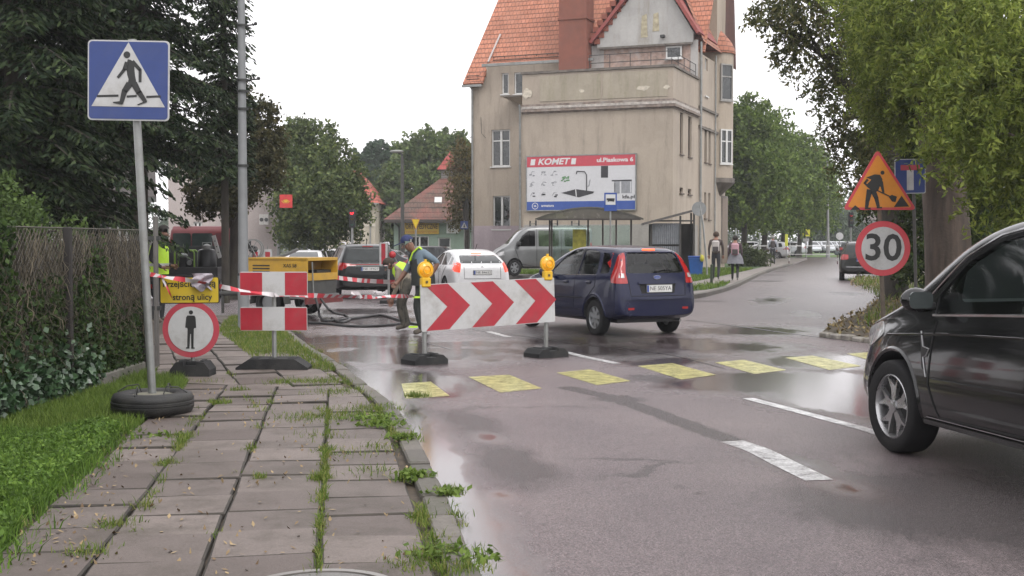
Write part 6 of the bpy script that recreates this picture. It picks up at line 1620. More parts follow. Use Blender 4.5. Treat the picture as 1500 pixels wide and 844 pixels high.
# cloth hung over the board
ct = thing('rag', 'crumpled pale rag hanging over the yellow detour board', 'cloth', (p.x + .03, p.y - .03, PZ + cy_.z + .14))
mb = MB(); n = 12; vs = []; fs = []
for sgn in (-1,):
    for i in range(n + 1):
        for j in range(n + 1):
            u, v = i / n, j / n; x = -.01 + .20 * u + .02 * math.sin(v * 7); z = -.17 * v + .025 * math.sin(u * 9 + 1) * v; y = -.04 - .02 * math.sin(u * 11 + v * 5) - .022 * math.cos(v * 13 + u * 6)
            vs.append((x, y - .02, z + .04))
mb.add(vs, [(i * (n + 1) + j, i * (n + 1) + j + 1, (i + 1) * (n + 1) + j + 1, (i + 1) * (n + 1) + j) for i in range(n) for j in range(n)], M('pale_rag', (.42, .38, .42), .9, var=.25, scale=12), True)
mb.add([(v[0], v[1] + .05, v[2]) for v in vs], [(i * (n + 1) + j, i * (n + 1) + j + 1, (i + 1) * (n + 1) + j + 1, (i + 1) * (n + 1) + j) for i in range(n) for j in range(n)], M('pale_rag', (0, 0, 0)), True)
mb.build('cloth', None, ct)

# --- two-board red and white barrier
p = gr(402, 541, PZ)
t = thing('barrier_boards', 'two red and white striped boards on one post with a low black foot', 'barrier', (p.x, p.y, PZ), 0)
foot(t, .80, .34, .13, style=1)
mb = MB(); mb.tube([(0, 0, .08), (0, 0, at(402, 400, p.y).z - PZ)], .026, GALV, 10); mb.build('post', None, t)
for (x0, y0, x1, y1) in ((352.5, 398, 451.5, 433), (353, 449.5, 451, 484)):
    a, b = at(x0, y0, p.y) - p, at(x1, y1, p.y) - p; w_ = b.x - a.x; h = a.z - b.z
    mb = MB(); mb.prism(rrect(w_, h, .02), -.005, .014, 'Y', SW)
    for s__ in (-1, 1): 
        x_a, x_b = sorted((s__ * (w_ / 2 - .004), s__ * w_ * .168)); mb.prism([(x_a, -h / 2 + .006), (x_b, -h / 2 + .006), (x_b, h / 2 - .010), (x_a, h / 2 - .010)], -.008, -.0055, 'Y', SR)
    place(mb.build('striped_board', None, t), (a.x + b.x) / 2, -.045, (a.z + b.z) / 2)

# --- chevron board
pl = gr(622, 533); pr = gr(800, 519)
A0 = at(614, 418, pl.y); A1 = at(617, 485, pl.y); B0 = at(809.5, 405, pr.y - .3); B1 = at(811.5, 472, pr.y - .3)
d = Vector((pr.x - pl.x, pr.y - pl.y, 0)); ang = math.atan2(B0.y - A0.y, B0.x - A0.x); Lb = math.hypot(B0.x - A0.x, B0.y - A0.y)
t = thing('chevron_board', 'long white direction board with three red chevrons, standing on two black feet', 'barrier', ((A0.x + B0.x) / 2, (A0.y + B0.y) / 2, 0), ang)
h = ((A0.z - A1.z) + (B0.z - B1.z)) / 2; zc = (A0.z + A1.z + B0.z + B1.z) / 4; tilt = math.atan2((B0.z + B1.z) / 2 - (A0.z + A1.z) / 2, Lb)
mb = MB(); mb.prism(rrect(Lb, h, .02), -.006, .012, 'Y', SW); u = Lb / 2
cw_ = .36 * Lb / 2.07
for k in range(3):
    x0 = -u + .06 + k * .68 * Lb / 2.06; tip = .345 * Lb / 2.06; hh = h / 2 - .008
    pts = [(x0, hh), (x0 + cw_ * .95, hh), (x0 + cw_ * .95 + tip * .93, 0), (x0 + cw_ * .95 , -hh), (x0, -hh), (x0 + tip * .93, 0)]
    mb.add([(q[0], -.0085, q[1]) for q in pts], [(0, 1, 2, 5), (5, 2, 3, 4)], SR)
bo = mb.build('chevron_panel', None, t, fix=False); place(bo, 0, -.045, zc, -tilt)
for px_, gp_ in ((-u + .07, pl), (u - .10, pr)):
    ztop = zc + px_ * math.tan(tilt) + h / 2 + .01
    mb = MB(); mb.tube([(px_, 0, .08), (px_, 0, ztop)], .028, GALV, 12); mb.build('post', None, t)
    o = foot(t, .47, .36, .12, x=px_); o.rotation_euler = (0, 0, .06)
    AMB = M('amber_lens', (.85, .36, .01), .25, emit=.25, coat=.5, var=.2, scale=40); AMH = M('lamp_yellow', (.80, .48, .02), .4, var=.1)
    l = thing('warning_lamp', ('amber warning lamp on the left end of the chevron board' if px_ < 0 else 'amber warning lamp on the right end of the chevron board'), 'lamp', t.matrix_basis @ Vector((0, 0, 0)), 0, 'amber lamps on the chevron board')
    mw = Matrix.Translation(t.location) @ Matrix.Rotation(ang, 4, 'Z'); l.location = mw @ Vector((px_, -.03, ztop - .04)); l.rotation_euler = (0, 0, ang)
    mb = MB(); mb.box((0, 0, .055), (.125, .08, .12), AMH, None, .012); mb.box((0, -.043, .06), (.03, .01, .03), M('lamp_dark', (.1, .07, .02), .5)); mb.build('battery_case', None, l)
    mb = MB(); prof = [(.001, -.055), (.05, -.05), (.08, -.035), (.095, -.012), (.098, 0), (.095, .012), (.08, .035), (.05, .05), (.001, .055)]
    mb.lathe([(r_, z_) for r_, z_ in prof], AMB, 28, (0, 0, .21), axis='Y'); mb.build('lens', None, l)
    mb = MB(); mb.lathe([(.092, -.018), (.104, -.018), (.104, .018), (.092, .018)], AMH, 28, (0, 0, .21), axis='Y', closed=True); mb.lathe([(.045, -.062), (.053, -.062), (.053, -.05), (.045, -.05)], AMH, 20, (0, 0, .21), axis='Y', closed=True); mb.box((0, 0, .325), (.03, .02, .03), AMH); mb.build('lens_ring', None, l)

# --- roadworks triangle + 30
VY = 20.6; zb = at(1295, 464, VY).z
t = thing('speed_limit_sign', 'orange roadworks triangle above a round red-rimmed 30 sign on one rusty pole', 'sign', (at(1295, 464, VY).x, VY, zb), 0)
P = t.location.copy()
mb = MB(); top = at(1288, 300, VY) - P; mb.tube([(0, 0, -.35), (top.x, 0, top.z)], .036, M('rusty_pole', (.16, .13, .10), .7, .3, var=.3, dirt=(.2, .09, .04)), 10); mb.build('pole', None, t)
c = at(1291.5, 364, VY) - P; r = 40.0 / (F / VY)
mb = MB(); lay(mb, circ(r, 60), .004, M('limit_red', (.62, .05, .07), .45, var=.06, dirt=(.5, .12, .12)), .012); lay(mb, circ(r * .785, 60), -.009, SW); addtext(mb, '30', .62, SK, 0, -.014, -.005, bold=.011, fitw=.60, depth=.004)
place(mb.build('speed_limit_plate', None, t), c.x, -.06, c.z, R(1))
def TP(x, y): q = at(x, y, VY) - P; return (q.x, q.z)
TR = [TP(1236, 306), TP(1284, 222), TP(1338, 306)]; G_ = (sum(q[0] for q in TR) / 3, sum(q[1] for q in TR) / 3)
def ins(k): return [(G_[0] + (q[0] - G_[0]) * k, G_[1] + (q[1] - G_[1]) * k) for q in TR]
mb = MB(); lay(mb, rnd(ins(1.06), .09), -.050, MATS['limit_red'], .012); lay(mb, rnd(ins(.93), .06), -.064, SOR)
def wp(px, py): return TP(1180 + px / 3.0136, 200 + py / 3.0136)
y_ = -.069
lay(mb, circ(.034, 18, *wp(334, 161)), y_, SK)
b_ = [wp(*q) for q in [(262, 182), (300, 168), (324, 170), (334, 190), (332, 225), (322, 222), (316, 240), (300, 250), (268, 225), (262, 215), (285, 192)]]
mb.add([(q[0], y_, q[1]) for q in b_], ngon_tri(b_), SK)
def wst(a, b, w0, w1): p0, p1 = wp(*a), wp(*b); stick(mb, [(p0[0], p0[1], w0, p1[0], p1[1], w1)], y_ - .0015, SK)
wst((270, 190), (253, 210), .022, .018); wst((255, 205), (270, 222), .018, .014); wst((328, 200), (338, 250), .03, .018)
wst((278, 235), (268, 285), .05, .035); wst((268, 280), (264, 315), .035, .028); wst((292, 240), (308, 275), .045, .035); wst((306, 270), (316, 312), .035, .026)
wst((256, 318), (282, 318), .012, .012); wst((308, 315), (332, 315), .012, .012); wst((304, 236), (372, 268), .010, .010)
for q in ([(362, 268), (375, 258), (398, 266), (392, 290), (376, 288)], [(384, 312), (418, 262), (452, 310)], [(192, 326), (214, 304), (238, 323)]):
    q = [wp(*a) for a in q]; mb.add([(a[0], y_ - .001, a[1]) for a in q], ngon_tri(q), SK)
mb.build('roadworks_plate', None, t)
# --- dead end sign
VY = 23.5; b_ = at(1343, 418, VY)
t = thing('dead_end_sign', 'blue square dead end sign with a red bar, beside the big tree trunk', 'sign', (b_.x, VY, .2), 0); P = t.location.copy()
c = at(1332, 258.5, VY) - P; mb = MB(); mb.tube([(0, 0, -.1), (at(1338, 235, VY).x - P.x, .03, c.z + .28)], .033, M('dark_pole', (.10, .095, .09), .6, .3), 8); mb.build('pole', None, t)
w_ = 45 / (F / VY); mb = MB(); lay(mb, rrect(w_, w_ * 1.12, .03), 0, SW, .01); lay(mb, rrect(w_ * .95, w_ * 1.07, .03), -.011, SBL); lay(mb, rrect(w_ * .22, w_ * .66, .01, cy=-w_ * .12), -.015, SW); lay(mb, rrect(w_ * .62, w_ * .17, .01, cy=w_ * .28), -.016, SR2)
place(mb.build('sign_plate', None, t), c.x, -.04, c.z, R(-1))
# --- tall lamp pole left
p = gr(357, 482, PZ)
t = thing('street_lamp', 'tall grey tapered street lamp pole behind the striped boards', 'street lamp', (p.x, p.y, PZ), 0); top = at(353, -60, p.y) - p
mb = MB(); m_ = M('lamp_pole_concrete', (.25, .26, .265), .65, .1, var=.15, scale=3, bump=.2)
mb.tube([(0, 0, -.1), (0, 0, .9)], [.095, .09], m_, 16); mb.tube([(0, 0, .9), Vector((top.x * .5, 0, top.z * .5)), top, top + Vector((0, 0, 4))], [.085, .07, .055, .04], m_, 16); mb.build('pole', None, t)
for py, w__ in ((38, .13), (118, .18), (134, .09), (160, .09), (243, .10), (402, .1)):
    q = at(356, py, p.y) - p; mb = MB(); mb.lathe([(.085, -.02), (.09, -.02), (.09, .02), (.085, .02)], IRON, 16, (q.x * .9, 0, q.z), closed=True)
    if py in (38, 118): mb.tube([(q.x, 0, q.z), (q.x + w__ + .1, -.03, q.z + .02)], .014, IRON, 6); mb.ball((q.x + w__ + .08, -.03, q.z + .03), .03, IRON)
    mb.build('clamp', None, t)
# small service pole beside the crossing sign (thin, behind)
p = gr(207, 545, PZ); t = thing('fence_end_post', 'thin grey post at the near end of the overgrown fence', 'post', (p.x, p.y + .6, .05))
mb = MB(); mb.tube([(0, 0, 0), (0, 0, 1.75)], .03, M('old_steel', (.16, .15, .14), .7, .3), 8); mb.build('post', None, t)
for z in (1.5, .7): mb = MB(); mb.box((-.1, 0, z), (.3, .05, .05), IRON); mb.build('bracket', None, t)

# ---------------------------------------------------------------- barrier tape
def tape(pts, label, wd=.052, sag=.03, tw=1.2):
    P = cat([Vector(q) for q in pts], 14); vs = []; fs = []; 
    for i, q in enumerate(P):
        a = math.sin(i * .19 + pts[0][0]) * tw; d = (P[min(i + 1, len(P) - 1)] - P[max(0, i - 1)]).normalized()
        up = Matrix.Rotation(a, 3, d) @ Vector((0, 0, 1)); up = up.normalized() * wd / 2; vs += [q + up, q - up]
    for i in range(len(P) - 1): fs.append((2 * i, 2 * i + 2, 2 * i + 3, 2 * i + 1))
    mb = MB(); acc = 0; TW = M('tape_white', (.66, .62, .63), .45, var=.05); TRD = M('tape_red', (.62, .04, .06), .45, var=.06)
    for i, f in enumerate(fs):
        acc += (P[i + 1] - P[i]).length
        mb.add([vs[j] for j in f], [(0, 1, 2, 3)], TRD if int(acc / .13) % 2 else TW, True)
        mb.add([vs[j] + Vector((0, .002, 0)) for j in f], [(0, 1, 2, 3)], TRD if int(acc / .13) % 2 else TW, True)
    o = mb.build('barrier_tape', None, None, fix=False); tag(o, label, 'tape', 'red and white barrier tapes'); return o
y1 = 13.9
tape([at(205, 399, 13.6), at(242, 406, 12.98), at(290, 413, 12.95), at(350, 425, 13.5), at(402, 432, 13.62)], 'red and white tape running from the fence post across the yellow detour board')
tape([at(402, 432, 13.64), at(460, 433, 14.6), at(530, 435, 16.), at(575, 434, 17), at(606, 434, 15.75)], 'red and white tape between the striped boards and the chevron board', .055, tw=1.0)
tape([at(236, 404, 13.0), at(244, 420, 12.97), at(252, 436, 12.98)], 'short loose end of red and white tape by the yellow detour board', .045)
tape([at(488, 406, 26.), at(530, 411, 26.5), at(590, 414, 24.5)], 'higher red and white tape stretched behind the compressor towards the workers', .09, tw=.3)
for px, lb in ((522, 'crumpled white film knotted on the tape, left of two'), (554, 'crumpled white film knotted on the tape, nearest to the workers')):
    q = at(px, 434, 15.9); mb = MB()
    for k in range(7): mb.add([q] + [q + Vector((random.uniform(-.1, .1), random.uniform(-.03, .03), random.uniform(-.03, .07))) for _ in range(3)], [(0, 1, 2, 3)], M('tape_white', (.6, .6, .6)))
    tag(mb.build('knotted_film', None), lb, 'plastic film')

# ---------------------------------------------------------------- vine covered fence
def fence():
    t = thing('chain_link_fence', 'old chain-link fence overgrown with dry vines along the left edge', 'fence', (0, 0, 0))
    mb = MB(); CM = M('old_concrete', (.17, .16, .14), .85, var=.3, scale=4, bump=.5, dirt=(.06, .08, .03), dirtamt=.8)
    a, b = Vector((fx(2.5), 2.5, 0)), Vector((fx(13.6), 13.6, 0)); d = (b - a).normalized(); n_ = Vector((-d.y, d.x, 0))
    for k in range(4):
        p0, p1 = a.lerp(b, k / 4), a.lerp(b, (k + 1) / 4 - .004); c = (p0 + p1) / 2
        mb.box((c.x, c.y, .07 + random.uniform(-.01, .01)), ((p1 - p0).length, .12, .24), CM, math.atan2(d.y, d.x), .015)
    mb.build('concrete_plinth', None, t)
    for k in range(6):
        q = a.lerp(b, k / 5); mb = MB(); mb.box((q.x + .04, q.y, .85), (.07, .07, 1.6), M('fence_post_brown', (.03, .026, .024), .8), None, .01); mb.build('post', None, t)
    # wire mesh : diagonal wires
    mb = MB(); L = (b - a).length; Hm = 1.42; z0 = .22; st = .075; W = M('rusty_wire', (.13, .12, .10), .6, .5)
    vs = []; fs = []
    k = -Hm
    r_ = .0022
    def wire(p, q):
        o = len(vs); dd = (q - p).normalized(); s1 = n_ * r_; s2 = dd.cross(n_) * r_
        for w_ in (p, q): vs.extend([w_ + s1, w_ + s2, w_ - s1, w_ - s2])
        for i in range(4): fs.append((o + i, o + (i + 1) % 4, o + 4 + (i + 1) % 4, o + 4 + i))
    s = -Hm
    while s < L:
        for sg in (0, 1):
            u0, u1 = max(0, s), min(L, s + Hm); h0, h1 = u0 - s, u1 - s
            if u1 <= u0: continue
            if sg: h0, h1 = Hm - h0, Hm - h1
            wire(a + d * u0 + Vector((0, 0, z0 + h0)), a + d * u1 + Vector((0, 0, z0 + h1)))
        s += st
    mb.add(vs, fs, W); mb.tube([a + Vector((0, 0, z0 + Hm)), b + Vector((0, 0, z0 + Hm))], .006, W, 5); mb.build('wire_mesh', None, t)
    # vines as strands
    VM = island_mat('vine_stems', (.025, .02, .014), (.15, .125, .085), .85, 6, 0, mid=(.06, .05, .032))
    vv = []; ff = []
    def strand(P, r):
        o = len(vv)
        for p in P: vv.extend([p + d * r, p + n_ * r * -1, p - d * r, p + n_ * r])
        for i in range(len(P) - 1):
            for j in range(4): ff.append((o + i * 4 + j, o + i * 4 + (j + 1) % 4, o + i * 4 + 4 + (j + 1) % 4, o + i * 4 + 4 + j))
    for k in range(3800):
        u = random.random() * L; z = random.uniform(.1, .6) if random.random() < .6 else random.uniform(.2, 1.5); P = []; off = random.uniform(-.14, .16)
        ln = random.randint(8, 18); dx = random.gauss(0, .02)
        for i in range(ln):
            P.append(a + d * u + Vector((0, 0, z)) + n_ * (abs(off) + random.gauss(0, .012))); u += random.gauss(dx, .028); z += random.uniform(.03, .11) * (1 if random.random() < .93 else -1); 
            if z > 1.5 + .2 * random.random(): break
        if len(P) > 2: strand(P, random.uniform(.0015, .0055))
    for k in range(900):   # hanging loose stems
        u = random.random() * L; z = random.uniform(1.1, 1.66); P = []; off = random.uniform(-.05, .16) 
        for i in range(random.randint(6, 16)):
            P.append(a + d * u + Vector((0, 0, z)) + n_ * (off - .02 * i * random.random())); u += random.gauss(0, .03); z -= random.uniform(.02, .1)
        strand(P, random.uniform(.0015, .004))
    me = np_mesh('vine_stems', np.array([tuple(v) for v in vv]), np.array(ff), [VM]); o = link('vine_stems', me, None); tag(o, kind='stuff')
    # leaves
    VL = island_mat('vine_leaves', (.015, .032, .010), (.070, .115, .03), .6, 3, 0, mid=(.032, .058, .016), transl=.25, spec=.2)
    n = 80000; u = rng.uniform(0, L, n); z = rng.uniform(.05, 1.68, n)
    dens = np.array([noise.noise(Vector((uu * 1.1, zz * .9, 4.2))) for uu, zz in zip(u, z)]) + (.55 - z) * .45 + np.where(u < L * .7, .30, -.02)
    keep = dens + rng.uniform(-.3, .3, n) > .02; u, z = u[keep], z[keep]; m_ = len(u)
    off = np.abs(rng.normal(0, .12, m_)) - .05
    C_ = np.array(a)[None] + np.array(d)[None] * u[:, None] + np.array(n_)[None] * off[:, None] + np.array([0, 0, 1])[None] * z[:, None]
    V, Q = leaves_np(C_, .058, .042, nb=.35, nrm_bias=(.8, -.5, .3)); tag(link('vine_leaves', np_mesh('vine_leaves', V, Q, [VL])), kind='stuff')
    # ivy at the foot
    n = 16000; u = rng.uniform(0, L, n); h_ = np.abs(rng.normal(0, .22, n)); o_ = rng.uniform(-.14, .2, n)
    keep = (u < L * .86); u, h_, o_ = u[keep], h_[keep], o_[keep]
    C_ = np.array(a)[None] + np.array(d)[None] * u[:, None] + np.array(n_)[None] * o_[:, None] + np.array([0, 0, 1])[None] * (.12 + h_)[:, None]
    keep = np.array([noise.noise(Vector((c[0] * 1.5, c[1] * 1.2, 9.))) > -.12 for c in C_]); C_ = C_[keep]
    V, Q = leaves_np(C_, .075, .06, nb=.6); tag(link('ivy', np_mesh('ivy', V, Q, [island_mat('ivy_leaf', (.018, .045, .018), (.06, .115, .05), .35, 3, 0, spec=.7)])), kind='stuff')
fence()

# ---------------------------------------------------------------- flatbed truck, generator, canister
def truck():
    Y = 34.; x0 = at(211, 353, Y).x; x1 = at(318, 353, Y).x; xc = (x0 + x1) / 2; w_ = x1 - x0; g = gz(xc, Y); g = -.1
    t = thing('flatbed_truck', 'red cab flatbed truck with a black cargo bed behind the worker in the yellow vest', 'truck', (xc, Y, g), R(4))
    RP = paint('truck_red', (.15, .018, .022), .1, .4); hw = w_ / 2
    S = (w_ / 2)
    mb = MB(); zr = at(750, 331, Y + 3).z - g
    prof = [(3.0, .75), (3.0, zr - .45), (3.12, zr - .12), (3.3, zr), (4.6, zr), (5.0, zr - .15), (5.6, 1.5), (5.75, 1.3), (5.8, .6), (3.0, .6)]
    # cab lofted narrower at the top
    vs = []; 
    for s_ in (-1, 1):
        for (y, z) in prof: vs.append((s_ * (hw * (.97 if z < 1.3 else .97 - .09 * (z - 1.3) / .7)), y, z))
    n = len(prof); fs = [tuple(range(n)), tuple(range(2 * n - 1, n - 1, -1))] + [(i, (i + 1) % n, n + (i + 1) % n, n + i) for i in range(n)]
    mb.add(vs, fs, RP); o = mb.build('cab', None, t); md = o.modifiers.new('b', 'BEVEL'); md.width = .05; md.segments = 3; bake(o)
    DW = M('cab_glass', (.03, .045, .042), .08, var=.3)
    for (a, b) in ((-.80, -.28), (-.24, .36), (.42, .80)):
        mb = MB(); mb.prism(rnd([(a * hw, 1.2), (a * hw, zr - .22), (b * hw, zr - .22), (b * hw, 1.2)], .06), 2.96, 3.01, 'Y', DW if b < .7 else paint('truck_red_dark', (.12, .015, .02), .1, .5)); mb.build('rear_window', None, t)
    for s_ in (-1, 1):
        mb = MB(); mb.prism(rnd([(3.5, 1.2), (3.5, zr - .2), (4.6, zr - .2), (5.2, 1.25)], .06), s_ * (hw * .935), s_ * (hw * .96), 'X', DW); mb.build('side_window', None, t)
        mb = MB(); mb.box((s_ * (hw + .12), 5.1, 1.5), (.16, .1, .3), BLK, None, .03); mb.build('wing_mirror', None, t)
    zb = at(750, 411, Y).z - g; zt = at(750, 391.5, Y).z - g
    mb = MB(); mb.box((0, 1.35, zb + .02), (w_, 2.9, .08), M('bed_floor', (.06, .055, .05), .8)); mb.build('cargo_bed', None, t)
    for (a, b) in (((-hw, -.06, zb), (hw, 0, zt)), ((-hw, 0, zb), (-hw + .04, 2.8, zt)), ((hw - .04, 0, zb), (hw, 2.8, zt)), ((-hw, 2.8, zb), (hw, 2.84, zr - .6))):
        mb = MB(); mb.box2(a, b, M('bed_side_black', (.022, .022, .024), .5, dirt=(.07, .065, .06)), .008); mb.build('bed_side', None, t)
    mb = MB(); mb.tube([(-hw * .5, -.07, zb - .18), (hw * .5, -.07, zb - .18)], .05, BLK, 8); mb.box((0, 2.5, .6), (.8, 6, .16), BLK); mb.build('chassis', None, t)
    for s_ in (-1, 1):
        mb = MB(); mb.box((s_ * hw * .8, -.1, zb - .16), (.3, .06, .12), REDL, None, .01); mb.build('tail_lamp', None, t)
        for y in (.9, 4.7): wheel(t, s_ * (hw - .16), y, .36, .24, s_, 'hub', HUBC, 6)
    B_ = lambda px, py, y=.35: Matrix.Rotation(0, 4, 'Z') @ (at(px, py, Y + y) - Vector((0, 0, 0)))
    zf = g + zb + .07
    # generator
    a0, a1 = at(258.5, 353, Y + .5).x, at(287, 353, Y + .5).x; gw = a1 - a0; gt = at(750, 367, Y + .5).z
    ge = thing('generator', 'small generator in a lime green tube frame standing on the truck bed', 'generator', ((a0 + a1) / 2, Y + .5, zf)); gh = gt - zf
    LM = M('lime_frame', (.30, .52, .05), .4)
    for y in (-.2, .2):
        mb = MB(); P = [(-gw / 2, y, 0), (-gw / 2, y, gh - .06), (-gw / 2 + .06, y, gh), (gw / 2 - .06, y, gh), (gw / 2, y, gh - .06), (gw / 2, y, 0)]; mb.tube(P, .026, LM, 8); mb.tube([(-gw / 2, y, gh - .62), (gw / 2, y, gh - .62)], .022, LM, 8); mb.build('frame', None, ge)
    mb = MB(); mb.box((-.07, 0, gh - .36), (gw * .4, .3, .36), BLK, None, .03); mb.ball((-.08, -.06, gh - .14), .12, M('tank_grey', (.35, .36, .36), .4), sc=(1.2, 1, .5)); mb.box((.14, 0, gh - .36), (.16, .25, .2), IRON, None, .03); mb.lathe([(.001, 0), (.07, 0), (.07, .05), (.001, .05)], GALV, 16, (.12, -.16, gh - .34), axis='Y'); mb.build('engine', None, ge)
    mb = MB(); mb.box((0, 0, (gh - .6) / 2), (gw * .8, .34, max(.1, gh - .62)), BLK, None, .02); mb.build('base_box', None, ge)
    # plate compactor / canister
    c = thing('steel_canister', 'round black canister with a steel top next to the generator', 'canister', (at(303, 353, Y + .5).x, Y + .5, zf)); ch = at(750, 366, Y + .5).z - zf
    mb = MB(); mb.lathe([(.24, 0), (.26, .04), (.26, ch - .08), (.22, ch), (.08, ch + .04), (.001, ch + .05)], M('canister_black', (.04, .04, .042), .35, .4), 24); mb.build('drum', None, c)
    mb = MB(); mb.lathe([(.11, ch), (.11, ch + .12), (.04, ch + .16), (.001, ch + .17)], GALV, 16); mb.tube([(-.14, 0, ch), (-.12, 0, ch + .2), (.12, 0, ch + .2), (.14, 0, ch)], .014, GALV, 6); mb.build('steel_cap', None, c)
    pb = thing('white_batten', 'white perforated batten leaning on the right side of the truck bed', 'batten', (at(321, 353, Y + .2).x, Y + .2, zf - .1))
    q0 = at(322, 378, Y + .2) - pb.location; q1 = at(312.5, 345, Y + .2) - pb.location
    mb = MB(); d_ = (q1 - q0).normalized(); nn = Vector((d_.z, 0, -d_.x)) * .05; mb.add([q0 - nn, q0 + nn, q1 + nn, q1 - nn, q0 - nn + Vector((0, .05, 0)), q0 + nn + Vector((0, .05, 0)), q1 + nn + Vector((0, .05, 0)), q1 - nn + Vector((0, .05, 0))], [(0, 1, 2, 3), (7, 6, 5, 4), (0, 4, 5, 1), (1, 5, 6, 2), (2, 6, 7, 3), (3, 7, 4, 0)], WPVC)
    for k in range(3): e = q0.lerp(q1, .25 + .25 * k); mb.box((e.x, e.y - .004, e.z), (.03, .012, .03), KK)
    mb.build('batten', None, pb)
    ib = thing('water_tank', 'white caged water tank behind the worker in the yellow vest', 'tank', (at(220, 353, Y + 1.2).x, Y + 1.2, zf)); hh = at(750, 335, Y + 1.2).z - zf
    mb = MB(); mb.box((0, 0, hh / 2), (.48, .9, hh), M('tank_white', (.62, .62, .60), .4), None, .06); mb.build('tank', None, ib)
    for z in (.2, hh * .5, hh * .85): mb = MB(); mb.box((0, -.47, z), (.52, .02, .03), GALV); mb.build('cage_bar', None, ib)
    for x in (-.24, 0, .24): mb = MB(); mb.box((x, -.48, hh / 2), (.02, .02, hh), GALV); mb.build('cage_bar', None, ib)
    rb = thing('red_hose_bundle', 'orange red bundle lying on the truck bed beside the white tank', 'bundle', (at(224, 353, Y + .6).x, Y + .6, at(750, 372, Y + .6).z - .2))
    mb = MB(); 
    for k in range(4): mb.lathe([(.20 - .02 * k, -.025 + k * .05), (.23 - .02 * k, k * .05), (.20 - .02 * k, .025 + k * .05), (.17 - .02 * k, k * .05)], M('orange_hose', (.62, .09, .03), .5), 20, closed=True)
    mb.build('hose_coil', None, rb)
truck()

